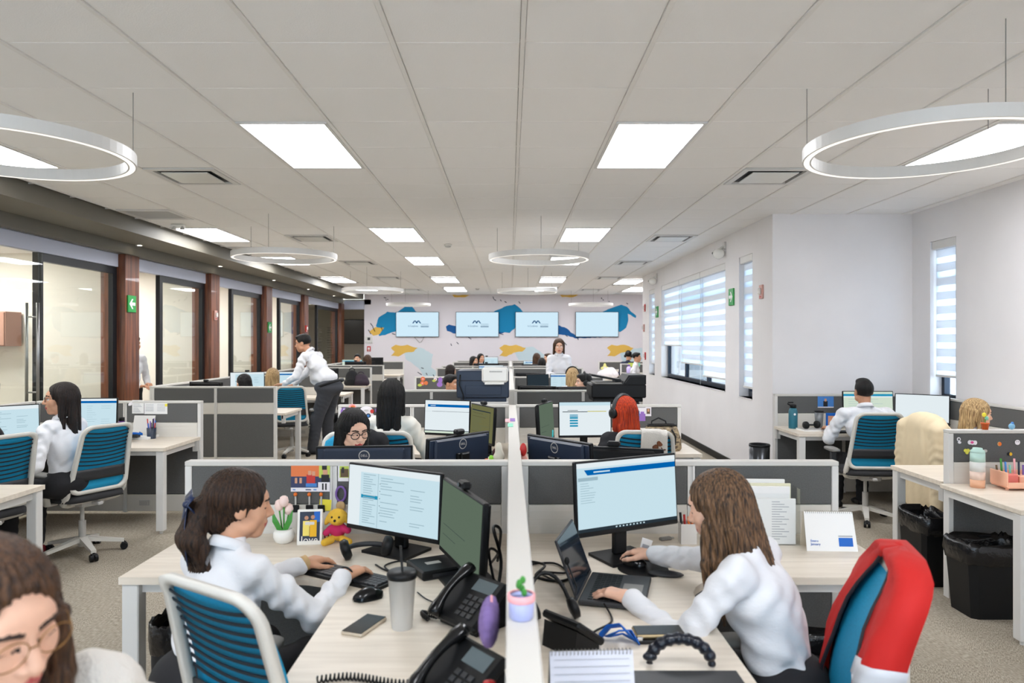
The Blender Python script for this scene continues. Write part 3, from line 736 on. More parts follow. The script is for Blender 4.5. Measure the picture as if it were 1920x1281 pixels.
# ------------------------------------------------------------------ office chair
def rrect(hw0, hw1, z0, z1, r, n=6):
    """rounded trapezoid outline in (u,z): bottom half width hw0, top hw1"""
    P = []
    for (cx_, cz_, a0) in ((hw0-r, z0+r, -PI/2), (hw1-r, z1-r, 0), (-hw1+r, z1-r, PI/2), (-hw0+r, z0+r, PI)):
        P += [(cx_+r*math.cos(a0+PI/2*i/n), cz_+r*math.sin(a0+PI/2*i/n)) for i in range(n+1)]
    return P
def backy(u, z): # chair back surface
    v = (z-.52)/.5
    return -.20-.10*v-.05*v*v*.6+.16*u*u+.03*math.sin(max(0, min(1, v))*PI)
def build_chair():
    t = thing('office_chair', 'x', 'chair', (0, 0, 0), 0, 'teal and white task chairs')
    legm = MB().prism([(-.028, .02), (.028, .02), (.018, .285), (-.018, .285)], 0, .022)
    for i, v in enumerate(legm.v):
        x, y, z = v; legm.v[i] = (x, y, z+.105-.10*(y/.3)*.45+(.012 if z > .01 and y < .1 else 0))
    lm = mesh('base_leg', legm, M_CHAIRW)
    cw = MB()
    for s in (-1, 1): cw.cyl((s*.006, .285, .028), (s*.026, .285, .028), .028, .026, 14)
    cw.cyl((0, .285, .03), (0, .285, .066), .008).rbox(-.02, .02, .268, .302, .036, .058, .004); cm = mesh('caster', cw, M_BLACK)
    for i in range(5):
        obj('base_leg', lm, None, t, rz=2*PI*i/5+.3); obj('caster', cm, None, t, rz=2*PI*i/5+.3)
    obj('hub', MB().lathe([(.04, .085), (.045, .10), (.045, .125), (.03, .135)], 18), M_CHAIRW, t, True)
    obj('gas_column', MB().cyl((0, 0, .06), (0, 0, .26), .026).cyl((0, 0, .26), (0, 0, .40), .015), M_LTGREY, t)
    obj('mechanism', MB().rbox(-.09, .09, -.14, .12, .385, .43, .01).rbox(-.02, .02, -.22, -.12, .40, .425, .005), M_LTGREY, t)
    rows = []
    for (sc, z) in ((.86, .435), (.98, .442), (1.0, .462), (.97, .485), (.80, .494), (.4, .497), (0.02, .498)):
        ring = []
        for i in range(36):
            a = 2*PI*i/36; e = .42
            cx_ = math.copysign(abs(math.cos(a))**e, math.cos(a)); sy_ = math.copysign(abs(math.sin(a))**e, math.sin(a))
            y = .02+.235*sc*sy_; ring.append((.245*sc*cx_, y, z-(.02*max(0, y-.12)/.13)))
        rows.append(ring)
    obj('seat', MB().sheet(rows, close_u=True).add([(0, .02, .435)], []), M_SEAT, t, True)
    obj('seat_pan', MB().rbox(-.20, .20, -.17, .21, .425, .44, .006), M_CHAIRW, t)
    def ringpt(P, off): return [(u, backy(u, z)+off, z) for u, z in P]
    Po, Pi = rrect(.235, .205, .50, 1.02, .075), rrect(.205, .178, .528, .992, .055)
    fo, fi, bo, bi = ringpt(Po, .014), ringpt(Pi, .012), ringpt(Po, -.016), ringpt(Pi, -.014)
    n = len(Po); fb = MB(); fb.v = [tuple(p) for p in fo+fi+bo+bi]
    for i in range(n):
        j = (i+1) % n
        for q in ((i, j, n+j, n+i), (2*n+i, 3*n+i, 3*n+j, 2*n+j), (i, 2*n+i, 2*n+j, j), (n+i, n+j, 3*n+j, 3*n+i)): fb.f.append(q); fb.mi.append(0)
    obj('back_frame', fb, M_CHAIRW, t, True)
    def hw(z): # inner half width at z
        w_ = .205-(.205-.178)*(z-.528)/(.992-.528)+.008; r = .055
        if z > .992-r: w_ -= r-math.sqrt(max(0, r*r-(z-.992+r)**2))
        if z < .528+r: w_ -= r-math.sqrt(max(0, r*r-(.528+r-z)**2))
        return w_
    rows = []
    for j in range(15):
        z = .528+.464*j/14; w_ = hw(z); rows.append([(w_*(i/6-1), backy(w_*(i/6-1), z)+.004, z) for i in range(13)])
    mp = obj('mesh_back', MB().sheet(rows, .010), M_TEAL, t, True)
    for k in range(9):
        z = .965-k*.030; w_ = hw(z)-.004
        r_ = [[(w_*(i/6-1), backy(w_*(i/6-1), z+dz)-.009, z+dz-.016*(1-(i/6-1)**2)) for i in range(13)] for dz in (-.0045, .0045)]
        obj('rib', MB().sheet(r_, .004), M_RIB, mp)
    r_ = [[(hw(z)*(i/6-1)*1.0, backy(hw(z)*(i/6-1), z)-.016, z) for i in range(13)] for z in (.60, .63, .66, .685)]
    obj('lumbar_band', MB().sheet(r_, .008), M_DKGREY, t, True)
    for s in (-1, 1):
        obj('back_support', MB().tube([(s*.222, backy(.222, .60), .60), (s*.226, -.16, .50), (s*.215, -.10, .435), (s*.15, -.04, .41), (s*.06, -.02, .405)], [.014, .02, .022, .02, .016], 8, sq=(1, 1.5)), M_CHAIRW, t, True)
        ar = obj('armrest', MB().tube([(s*.20, .02, .425), (s*.27, .0, .43), (s*.285, -.01, .50), (s*.285, .0, .635)], [.02, .022, .02, .018], 8, sq=(1.5, .8)), M_CHAIRW, t, True)
        obj('arm_sleeve', MB().rbox(s*.285-.022, s*.285+.022, -.035, .03, .52, .63, .006), M_DKGREY, ar)
        pr = []
        for (sc, z) in ((.7, .632), (1, .638), (1, .656), (.75, .664), (.05, .665)):
            ring = []
            for i in range(20):
                a = 2*PI*i/20; ring.append((s*.285+.046*sc*math.copysign(abs(math.cos(a))**.6, math.cos(a)), .03+.125*sc*math.copysign(abs(math.sin(a))**.6, math.sin(a)), z))
            pr.append(ring)
        obj('arm_pad', MB().sheet(pr, close_u=True), M_GREY, ar, True)
    return t
CHAIR0 = build_chair(); _used = []
def chair(x, y, dx, dy, label):
    rz = ang(dx, dy)
    if not _used:
        _used.append(1); CHAIR0.location = (x, y, 0); CHAIR0.rotation_euler = (0, 0, rz); CHAIR0['label'] = label; return CHAIR0
    return dup(CHAIR0, (x, y, 0), rz, label)
chair(-.615, 2.12, .55, .83, 'teal mesh task chair of the woman with the hair bow')
chair_vest = chair(.76, 2.09, -.95, .27, 'teal task chair with red vest over its back')
chair(-3.30, 5.56, -.90, .43, 'white framed teal chair of the woman in front of pinned papers')
chair(-3.64, 4.93, -.9, .35, 'teal chair cut by the left picture edge')
chair(3.26, 6.60, .08, 1, 'teal chair of the man in white shirt at right')
chair_coat = chair(3.62, 5.74, .97, .1, 'chair with a cream coat over its back beside the blonde woman')
chair(-3.13, 10.35, -.25, 1, 'empty teal chair in front of the leaning man')
chair(.98, 5.35, .1, 1, 'chair with pale blanket behind the red haired woman')
chair(-.88, 5.3, 0, 1, 'chair under the woman with straight black hair')
chair(-1.05, 4.62, .06, -1, 'chair under the woman with black glasses')
# ------------------------------------------------------------------ screens
SCR = [emitmat('screen_pale', (200, 226, 236), 0.65), emitmat('screen_blue_bar', (0, 108, 190), 0.54), emitmat('screen_text', (166, 194, 206), 0.58), emitmat('screen_white', (228, 238, 242), 0.65),
       emitmat('screen_green', (122, 142, 122), 0.37), emitmat('screen_olive', (142, 142, 96), 0.37), emitmat('screen_dark', (60, 74, 84), 0.34), emitmat('screen_cyan', (40, 160, 200), 0.54), emitmat('screen_yellow', (214, 204, 60), 0.54), emitmat('screen_mint', (214, 230, 212), 0.61)]
def screen_mb(kind, w, h):
    """flat picture on a screen; x right, z up, faces -Y"""
    mb = MB(); rr = random.Random(hash(kind) % 97 if not isinstance(kind, int) else kind)
    def q(x0, x1, z0, z1, m, d=.0): mb.m(m).quad(((x0-.5)*w, -d, (z0-.5)*h), ((x1-.5)*w, -d, (z0-.5)*h), ((x1-.5)*w, -d, (z1-.5)*h), ((x0-.5)*w, -d, (z1-.5)*h))
    e = .0004
    bg = {'portal': 0, 'mail': 0, 'green': 4, 'olive': 5, 'sheet': 3, 'rows': 3, 'plain': 3, 'bluebar': 0, 'mint': 9, 'off': 6}[kind]
    q(0, 1, 0, 1, bg)
    if kind == 'portal':
        q(0, 1, .93, 1, 3, e); q(.10, 1, .82, .90, 1, e); mb.m(1).add([((.07-.5)*w, -e, .40*h), ((.10-.5)*w, -e, .32*h), ((.10-.5)*w, -e, .40*h)], [(0, 1, 2)])
        q(.16, .32, .85, .87, 0, 2*e); q(.01, .20, .74, .79, 2, e)
        for i in range(9): q(.03, .05+rr.uniform(.05, .13), .70-i*.035, .708-i*.035, 2, e)
        q(0, 1, 0, .05, 6, e)
        for i in range(9): q(.36+i*.035, .375+i*.035, .015, .035, 0, 2*e)
    if kind == 'mail':
        q(0, 1, .90, 1, 3, e); q(0, .14, 0, .90, 3, e); q(.34, .345, 0, .9, 2, e)
        for i in range(22): q(.17, .2+rr.uniform(.03, .12), .86-i*.038, .872-i*.038, 2, e)
        q(.15, .34, .47, .53, 7, .5*e)
        for c in range(2):
            for i in range(17):
                if rr.random() < .7: q(.37+c*.33, .40+c*.33+rr.uniform(.05, .25), .83-i*.044, .842-i*.044, 2, e)
        for i in range(5): q(.36, .368, .25+i*.12, .262+i*.12, 6, e)
    if kind in ('green', 'olive'):
        for i in range(14): q(.08, .3+rr.uniform(.1, .5), .82-i*.05, .826-i*.05, 6 if rr.random() < .3 else 4, e)
        if kind == 'olive': q(.06, .88, .84, .87, 6, e); q(.86, .87, .1, .84, 6, e)
    if kind == 'sheet':
        q(0, 1, .9, 1, 0, e); q(.06, .55, .70, .72, 6, e); q(.55, .92, .71, .73, 8, e)
        for i, z in enumerate((.62, .58, .52, .44, .36, .28)): q(.20, .36, z-.02, z+(.006 if i < 2 else .03), 7, e)
        q(.16, .36, .745, .76, 6, e)
    if kind == 'rows':
        q(.06, 1, .80, .88, 1, e); q(.12, .24, .83, .85, 0, 2*e); q(0, .06, .82, .825, 2, e); q(.16, 1, .66, .668, 6, e); q(0, .13, .66, .665, 2, e)
        q(0, 1, .06, .085, 6, e); q(0, 1, 0, .055, 9, 2*e)
    if kind == 'bluebar':
        q(.0, 1, .86, .93, 1, e); q(0, 1, .93, 1, 3, e)
        for i in range(10):
            for c in range(3):
                if rr.random() < .7: q(.08+c*.3, .12+c*.3+rr.uniform(.05, .18), .76-i*.07, .768-i*.07, 2, e)
    if kind == 'mint':
        q(0, 1, .84, .92, 7, e); q(0, 1, .80, .84, 3, e)
        for i in range(8): q(.1, .3+rr.uniform(.1, .5), .72-i*.08, .73-i*.08, 2, e)
    return mb
LOGO = text_mb('DELL', .017).xf(RX, (0, 0, 0))
_scr = {}
def monitor(x, y, dx, dy, zb, kind, label, w=.525, h=.300, zdesk=ZD, tilt=.06, logo=False, stand=True, cam_=False):
    """(dx,dy) = direction the picture faces; zb = height of the lower edge"""
    t = thing('monitor', label, 'monitor', (x, y, zdesk), ang(-dx, -dy), 'desk monitors')
    z0 = zb-zdesk; zc = z0+h/2; R = Matrix.Rotation(-tilt, 3, 'X'); C = Vector((0, 0, zc))
    hb = MB().rbox(-w/2, w/2, -.012, .010, -h/2, h/2, .004).xf(R, C)
    obj('housing', hb, M_BLACK, t)
    bk = MB().rbox(-w*.42, w*.42, .010, .034, -h*.40, h*.47, .010).rbox(-w/2+.01, w/2-.01, .010, .016, -h/2+.01, h/2-.01, .003).xf(R, C)
    bo = obj('back_cover', bk, M_NAVY if logo else M_BLACK, t)
    if logo:
        ring = MB()
        for i in range(28):
            a = 2*PI*i/28; ring.v += [(.030*math.cos(a), .0355, .030*math.sin(a)), (.0255*math.cos(a), .0355, .0255*math.sin(a))]
        for i in range(28): j = (i+1) % 28; ring.f.append((2*i, 2*i+1, 2*j+1, 2*j)); ring.mi.append(0)
        tx = MB().add([(-v[0], v[1]+.0358, v[2]) for v in LOGO.v], LOGO.f); ring.add(tx.v, tx.f)
        ring.xf(R, C+R @ Vector((0, 0, h*.34))); obj('logo', ring, M_LTGREY, bo)
    key = (kind, w, h, tilt)
    if key not in _scr: _scr[key] = mesh('screen', screen_mb(kind, w-.016, h-.028).xf(Matrix.Identity(3), (0, -.0126, .006)).xf(R, (0, 0, 0)), SCR)
    obj('screen', _scr[key], None, t, loc=C)
    if stand:
        obj('neck', MB().rbox(-.032, .032, .036, .066, .012, zc+.05, .006).rbox(-.05, .05, .030, .05, zc-.05, zc+.05, .004), M_BLACK, t)
        obj('stand_base', MB().prism([(-.12, -.07), (.12, -.07), (.11, .12), (-.11, .12)], 0, .012), M_BLACK, t)
    if cam_:
        wc = obj('webcam', MB().rbox(-.035, .035, -.02, .018, h/2+.003, h/2+.032, .008).xf(R, C), M_BLACK, t); obj('webcam_lens', MB().cyl((0, -.021, h/2+.018), (0, -.026, h/2+.018), .009).xf(R, C), M_BLACKG, wc)
    return t
def mon2(pl, pr, zb, kind, label, **k):
    """monitor given by left and right plan points as seen from its front"""
    pl, pr = Vector(pl), Vector(pr); d = pr-pl; c = (pl+pr)/2
    return monitor(c.x, c.y, d.y, -d.x, zb, kind, label, w=d.length, **k)
mon2((-.717, 3.22), (-.275, 2.94), .812, 'mail', 'black monitor showing a pale mail page before the bow woman', h=.288)
mon2((-.268, 2.93), (-.085, 2.45), .795, 'green', 'black monitor seen edge on with dim greenish picture by the spine', h=.292, cam_=True)
mon2((.257, 2.87), (.716, 3.115), .856, 'portal', 'black monitor with wide blue banner before the brunette woman', h=.302, cam_=False)
# far side of front screen, seen from behind
monitor(-.80, 3.98, -.10, 1, .765, 'bluebar', 'dark monitor back with round logo behind the front screen, left bay', logo=True)
monitor(-.30, 4.18, -.75, .66, .80, 'bluebar', 'dark monitor back turned aside next to the spine, left bay', logo=True, w=.50, cam_=True)
monitor(.28, 4.02, .75, .60, .80, 'bluebar', 'dark curved looking monitor back with logo by the spine, right bay', logo=True)
monitor(.56, 3.86, .30, .95, .775, 'bluebar', 'dark monitor back behind the blue banner monitor, right bay', cam_=True)
# on the second screen
mon2((-.72, 6.12), (-.325, 5.98), .85, 'rows', 'monitor with a blue stripe right of the woman with straight hair', h=.300)
mon2((-.315, 5.97), (-.115, 5.55), .83, 'olive', 'monitor with an olive picture turned toward the straight haired woman', h=.300, cam_=True)
mon2((.41, 6.06), (.86, 6.10), .83, 'sheet', 'monitor with a spreadsheet in front of the red haired woman', h=.305)
mon2((.225, 5.72), (.35, 6.08), .83, 'green', 'monitor seen edge on beside the spreadsheet monitor', h=.31, w_=0) if False else mon2((.225, 5.68), (.36, 6.06), .83, 'green', 'monitor seen edge on beside the spreadsheet monitor', h=.31, cam_=True)
# left bench
mon2((-4.30, 5.63), (-3.93, 6.02), .80, 'mail', 'large lit monitor at the left picture edge beside the woman in glasses', h=.32)
mon2((-3.86, 6.30), (-3.45, 6.34), .845, 'bluebar', 'lit monitor with blue bar behind the woman in glasses', h=.30)
mon2((-3.55, 11.55), (-3.28, 11.62), .87, 'portal', 'lit monitor beside the dark haired woman of the left bench', h=.29) if False else None
mon2((-4.36, 11.22), (-3.90, 11.45), .86, 'mail', 'lit monitor behind the dark haired head of the left bench', h=.30, cam_=True)
mon2((-3.86, 11.47), (-3.36, 11.52), .86, 'portal', 'lit monitor with blue top behind the blonde back', h=.30)
monitor(-4.05, 9.62, .3, 1, .80, 'bluebar', 'dark monitor back over the tall left screen', cam_=True)
mon2((-4.3, 12.9), (-4.0, 13.3), .84, 'bluebar', 'lit monitor by the glass wall beyond the leaning man', h=.28) if False else None
mon2((-2.99, 11.62), (-2.55, 11.72), .88, 'portal', 'x') if False else None
monitor(-3.35, 13.0, 0, 1, .86, 'bluebar', 'dark monitor back seen past the shoulder of the leaning man')
monitor(-3.7, 17.3, .1, 1, .86, 'mail', 'dark monitor back in the far left bay', cam_=True)
monitor(-4.2, 19.2, .2, -1, .86, 'mint', 'pale lit monitor in the far left bay')
monitor(-3.6, 19.0, -.2, 1, .92, 'mail', 'blue grey monitor back in the far left bay')
# right bench
mon2((3.43, 7.42), (3.94, 7.40), .82, 'mint', 'lit monitor with teal stripe in front of the man in white shirt', h=.31)
mon2((3.95, 7.38), (4.32, 7.06), .80, 'plain', 'blank pale monitor right of the man in white shirt', h=.31)
# middle bench beyond the printers
monitor(.34, 8.95, .5, 1, .79, 'bluebar', 'dark monitor back behind the printers, beside the spine')
monitor(.86, 8.95, -.1, 1, .78, 'bluebar', 'long dark monitor back below the blonde head', w=.62)
mon2((.62, 11.0), (1.04, 11.0), .84, 'bluebar', 'lit pale monitor left of the blonde head', h=.31)
mon2((.26, 10.9), (.60, 11.05), .83, 'off', 'dim monitor between spine and pale monitor', h=.31)
monitor(.36, 12.3, .2, 1, .80, 'bluebar', 'dark blue monitor back near the standing woman'); monitor(.95, 12.35, 0, 1, .76, 'bluebar', 'dark monitor back under the standing woman')
monitor(-.55, 12.4, 0, 1, .84, 'bluebar', 'dark monitor back behind the left printer')
mon2((-.62, 14.4), (-.12, 14.4), .86, 'bluebar', 'lit monitor edge over the left printer', h=.31)
monitor(.55, 17.1, 0, 1, .80, 'bluebar', 'dark monitor back at far right of the spine'); monitor(-.55, 17.1, 0, 1, .82, 'bluebar', 'wide dark monitor back at far left of the spine', w=.62, cam_=True)
mon2((.36, 18.8), (.90, 18.8), .84, 'portal', 'bright blue monitor by the far heads', h=.30); mon2((-.9, 18.8), (-.3, 18.8), .92, 'mail', 'far lit monitor with a webcam left of the spine', h=.32, cam_=True)
# ------------------------------------------------------------------ sculpting with smooth distance fields
def V3(*a): return np.array(a, dtype=float)
def nrmz(v): v = np.asarray(v, float); l = np.linalg.norm(v); return v/l if l > 1e-9 else v
def cap(a, b, ra, rb=None, c=0, sub=False, wr=0., k=None): return dict(t='c', a=np.asarray(a, float), b=np.asarray(b, float), ra=ra, rb=ra if rb is None else rb, c=c, sub=sub, wr=wr, k=k)
def ell(p, r, R=None, c=0, sub=False, k=None): return dict(t='e', p=np.asarray(p, float), r=np.asarray(r, float), R=np.eye(3) if R is None else np.asarray(R, float), c=c, sub=sub, k=k)
def pdist(q, P):
    if q['t'] == 'c':
        a, b = q['a'], q['b']; ab = b-a; d = P-a; L2 = max(ab @ ab, 1e-12)
        t = np.clip((d @ ab)/L2, 0, 1); e = d-t[..., None]*ab
        r = q['ra']+(q['rb']-q['ra'])*t
        if q['wr']:
            L_ = math.sqrt(L2); r = r+q['wr']*np.sin(t*L_*95+3*np.sin(e[..., 2]*60)+2*np.sin(e[..., 0]*45))*np.sin(np.clip(t, .04, .96)*PI)
        return np.sqrt((e*e).sum(-1))-r
    d = (P-q['p']) @ q['R']; r = q['r']           # R columns = local axes
    k0 = np.sqrt(((d/r)**2).sum(-1)); k1 = np.sqrt(((d/(r*r))**2).sum(-1))
    return np.where(k1 > 1e-9, k0*(k0-1)/np.maximum(k1, 1e-9), -r.min())
def pbox(q, m):
    if q['t'] == 'c':
        r = max(q['ra'], q['rb'])+m+abs(q['wr']); return np.minimum(q['a'], q['b'])-r, np.maximum(q['a'], q['b'])+r
    e = np.sqrt(((q['R']*q['r'])**2).sum(1))+m; return q['p']-e, q['p']+e
def sculpt(prims, h, k=.02, warp=None, smooth_cols=True):
    """surface nets over the smooth union -> verts, quads, colour index per vertex"""
    adds = [q for q in prims if not q['sub']]
    lo = np.min([pbox(q, 3*h)[0] for q in adds], 0); hi = np.max([pbox(q, 3*h)[1] for q in adds], 0)
    n = np.ceil((hi-lo)/h).astype(int)+2
    ax = [lo[i]+h*np.arange(n[i]) for i in range(3)]
    D = np.full(n, .5, np.float32)
    for q in adds+[q for q in prims if q['sub']]:
        kk = q['k'] or k
        b0, b1 = pbox(q, max(kk*1.2, 3*h))
        i0 = np.maximum(0, np.floor((b0-lo)/h).astype(int)); i1 = np.minimum(n, np.ceil((b1-lo)/h).astype(int)+1)
        if np.any(i1 <= i0): continue
        sl = tuple(slice(i0[i], i1[i]) for i in range(3))
        P = np.stack(np.meshgrid(ax[0][sl[0]], ax[1][sl[1]], ax[2][sl[2]], indexing='ij'), -1)
        d = pdist(q, P).astype(np.float32); a = D[sl]
        if q['sub']:
            hh = np.clip(.5-.5*(a+d)/kk, 0, 1); D[sl] = a*(1-hh)-d*hh+kk*hh*(1-hh)
        else:
            hh = np.clip(.5+.5*(a-d)/kk, 0, 1); D[sl] = a*(1-hh)+d*hh-kk*hh*(1-hh)
    if warp is not None:
        near = np.abs(D) < .03
        idx = np.argwhere(near); P = lo+idx*h; D[near] += warp(P).astype(np.float32)
    D[0] = D[-1] = .5; D[:, 0] = D[:, -1] = .5; D[:, :, 0] = D[:, :, -1] = .5
    S = D < 0
    c8 = [(i, j, l) for i in (0, 1) for j in (0, 1) for l in (0, 1)]
    def sh(A, o): return A[o[0]:A.shape[0]-1+o[0], o[1]:A.shape[1]-1+o[1], o[2]:A.shape[2]-1+o[2]]
    cnt = sum(sh(S, o).astype(np.int8) for o in c8); act = (cnt > 0) & (cnt < 8)
    I = np.argwhere(act); acc = np.zeros((len(I), 3)); m = np.zeros(len(I))
    val = {o: D[I[:, 0]+o[0], I[:, 1]+o[1], I[:, 2]+o[2]].astype(float) for o in c8}
    for o in c8:
        for axi in range(3):
            if o[axi]: continue
            p = list(o); p[axi] = 1; p = tuple(p); va, vb = val[o], val[p]; x = (va < 0) != (vb < 0)
            t = np.where(x, va/np.where(np.abs(va-vb) > 1e-12, va-vb, 1), 0)
            pt = np.tile(np.array(o, float), (len(I), 1)); pt[:, axi] += t; acc += pt*x[:, None]; m += x
    Vt = lo+(I+acc/np.maximum(m, 1)[:, None])*h
    ids = np.full(act.shape, -1, np.int64); ids[tuple(I.T)] = np.arange(len(I)); F_ = []
    for axi in range(3):
        u, w_ = (axi+1) % 3, (axi+2) % 3
        sa = [slice(1, s-1) for s in S.shape]; sb = list(sa)
        sa[axi] = slice(0, S.shape[axi]-1); sb[axi] = slice(1, S.shape[axi])
        A, B = S[tuple(sa)], S[tuple(sb)]; E = np.argwhere(A != B)
        if not len(E): continue
        flip = A[tuple(E.T)]
        off = np.ones(3, int); off[axi] = 0; E = E+off
        q = []
        for (du, dw) in ((-1, -1), (0, -1), (0, 0), (-1, 0)):
            e = E.copy(); e[:, u] += du; e[:, w_] += dw; q.append(ids[tuple(e.T)])
        Q = np.stack(q, 1); Q[~flip] = Q[~flip][:, ::-1]; F_.append(Q)
    Fc = np.concatenate(F_); ok = (Fc >= 0).all(1); Fc = Fc[ok]
    cs = sorted({q['c'] for q in adds}); C = np.zeros(len(Vt), int)
    if len(cs) > 1:
        best = np.full(len(Vt), 9.)
        for q in adds:
            d = pdist(q, Vt); u = d < best-(0 if q['c'] == 0 else -.0015)
            best = np.where(u, d, best); C = np.where(u, q['c'], C)
    else: C[:] = cs[0]
    return Vt, Fc, C
class Sculpt:
    """joins several sculpted pieces into one mesh with per face materials"""
    def __init__(s): s.V = []; s.F = []; s.M = []; s.n = 0
    def put(s, prims, h, k=.02, warp=None):
        Vt, Fc, C = sculpt(prims, h, k, warp); s.V.append(Vt); s.F.append(Fc+s.n)
        s.M.append(np.array([np.bincount(c).argmax() for c in C[Fc]]) if len(set(C)) > 1 else np.full(len(Fc), C[0])); s.n += len(Vt); return s
    def mbadd(s, mb, mi):
        Vt = np.array(mb.v); q = [f if len(f) == 4 else (f+(f[-1],) if len(f) == 3 else None) for f in mb.f]
        return s
    def obj(s, name, mats, parent):
        V_ = np.concatenate(s.V); F_ = np.concatenate(s.F); me = bpy.data.meshes.new(name)
        me.vertices.add(len(V_)); me.vertices.foreach_set('co', V_.ravel()); me.loops.add(F_.size); me.loops.foreach_set('vertex_index', F_.ravel())
        me.polygons.add(len(F_)); me.polygons.foreach_set('loop_start', np.arange(0, F_.size, 4)); me.polygons.foreach_set('loop_total', np.full(len(F_), 4))
        for m_ in mats: me.materials.append(m_)
        me.polygons.foreach_set('material_index', np.concatenate(s.M).astype(np.int32)); me.polygons.foreach_set('use_smooth', np.ones(len(F_), bool))
        me.update(calc_edges=True); me.validate()
        o = bpy.data.objects.new(name, me); COL.objects.link(o); o.parent = parent
        return o
def frame(yaw, pitch=0., roll=0.):
    """columns: right, forward, up; yaw = heading angle of forward measured from +Y counter clockwise"""
    R = Matrix.Rotation(yaw, 3, 'Z') @ Matrix.Rotation(pitch, 3, 'X') @ Matrix.Rotation(roll, 3, 'Y')
    return np.array(R)
def skin(name, rgb): return mat('skin_'+name, rgb, .5, var=.06, vscale=30, spec=.35)
SK = {'light': skin('light', (226, 178, 152)), 'mid': skin('mid', (212, 158, 126)), 'tan': skin('tan', (194, 142, 112)), 'brown': skin('brown', (150, 96, 68))}
M_LIP = mat('lips', (186, 84, 82), .4); M_LIPR = mat('lips_red', (172, 48, 46), .4); M_BROW = mat('brows', (52, 36, 28), .8); M_EYEW = mat('eye_white', (232, 226, 222), .2); M_IRIS = mat('iris', (40, 26, 20), .15); M_LASH = mat('lashes', (24, 18, 18), .8)
def hairmat(name, a, b): return mat('hair_'+name, a, .40, rgb2=b, vscale=22, vstretch=(7, 7, .35), bump=.55, bscale=60, bstretch=(6, 6, .3), spec=.28)
H_BLACK = hairmat('black', (20, 17, 16), (7, 6, 6)); H_DKBROWN = hairmat('dark_brown', (44, 31, 25), (15, 11, 10)); H_BROWN = hairmat('brown', (92, 64, 44), (40, 27, 20))
H_BALAYAGE = hairmat('brown_highlights', (126, 94, 66), (34, 26, 22)); H_BLONDE = hairmat('blonde', (212, 180, 130), (120, 90, 58)); H_RED = hairmat('orange_red', (206, 66, 20), (120, 24, 8))
M_SHIRT = mat('white_shirt_cotton', (226, 226, 229), .85, bump=.5, bscale=14, bstretch=(1, 1, 1.6), sheen=.1)
M_SHIRT2 = mat('cream_blouse', (226, 222, 212), .8, bump=.4, bscale=10)
M_BLACKCL = mat('black_cloth', (26, 26, 30), .85, bump=.25, bscale=14); M_GREYCL = mat('charcoal_trousers', (62, 64, 70), .85, bump=.2, bscale=12); M_NAVYCL = mat('navy_cloth', (40, 48, 70), .85)
M_KNIT = mat('cream_knit', (226, 220, 212), .95, bump=.8, bscale=160, bstretch=(1, 1, .5)); M_SHOE = mat('black_shoe', (20, 20, 22), .3); M_SHOER = mat('red_shoe', (110, 20, 30), .2)

def head_prims(O, R, eyes='open', male=False, sm=1.0):
    """face shapes in head coordinates -> world (O origin at head centre); colour 0 skin 1 lips 2 brow 3 eye 4 iris 5 lash"""
    def W(x, y, z): return O+R @ (np.array([x, y, z])*sm)
    def E(x, y, z, r, c=0, sub=False, k=None, Rl=None): return ell(W(x, y, z), np.array(r)*sm, R if Rl is None else R @ Rl, c, sub, k)
    def C(a, b, ra, rb, c=0, k=None): return cap(W(*a), W(*b), ra*sm, rb*sm, c, k=k)
    jw = 1.06 if male else .93
    p = [E(0, -.018, .032, (.074, .094, .082)), E(0, .022, -.030, (.058*jw, .066, .082)), E(0, .060, -.092, (.026*jw, .024, .022)),
         E(.034, .052, -.022, (.030, .028, .034)), E(-.034, .052, -.022, (.030, .028, .034)), E(0, .066, .030, (.050, .026, .032)),
         E(.046*jw, .015, -.066, (.022, .034, .026)), E(-.046*jw, .015, -.066, (.022, .034, .026)), E(0, .072, -.058, (.026, .022, .024)),
         C((0, .084, .012), (0, .106, -.026), .0085, .0115, k=.012), E(.012, .094, -.031, (.009, .010, .008), k=.008), E(-.012, .094, -.031, (.009, .010, .008), k=.008),
         E(.030, .094, .006, (.017, .010, .010), sub=True, k=.012), E(-.030, .094, .006, (.017, .010, .010), sub=True, k=.012)]
    for s in (-1, 1):
        p += [E(s*.075, -.012, -.004, (.009, .021, .030), k=.008), E(s*.070, .0, -.022, (.008, .008, .010), k=.008)]
        p.append(E(s*.030, .074, .005, (.0140, .0125, .0118), 3 if eyes == 'open' else 0, k=.003))
        if eyes == 'open': p.append(E(s*.030, .0815, .004, (.0062, .0062, .0062), 4, k=.001))
        zl = .010 if eyes == 'open' else .003
        p.append(E(s*.030, .0765, zl+.003, (.0155, .0120, .0075), 0, k=.004))
        p.append(C((s*.016, .0865, zl-.003), (s*.046, .078, zl-.003), .0018, .0016, 5, k=.002))
        p.append(C((s*.014, .0905, .0255), (s*.032, .0885, .030), .0035, .0032, 2, k=.003)); p.append(C((s*.032, .0885, .030), (s*.050, .074, .026), .0030, .0016, 2, k=.003))
    p += [C((-.019, .0835, -.0600), (0, .0920, -.0570), .0030, .0048, 1, k=.004), C((0, .0920, -.0570), (.019, .0835, -.0600), .0048, .0030, 1, k=.004),
          C((-.013, .0855, -.0655), (.013, .0855, -.0655), .0052, .0052, 1, k=.004)]
    return p
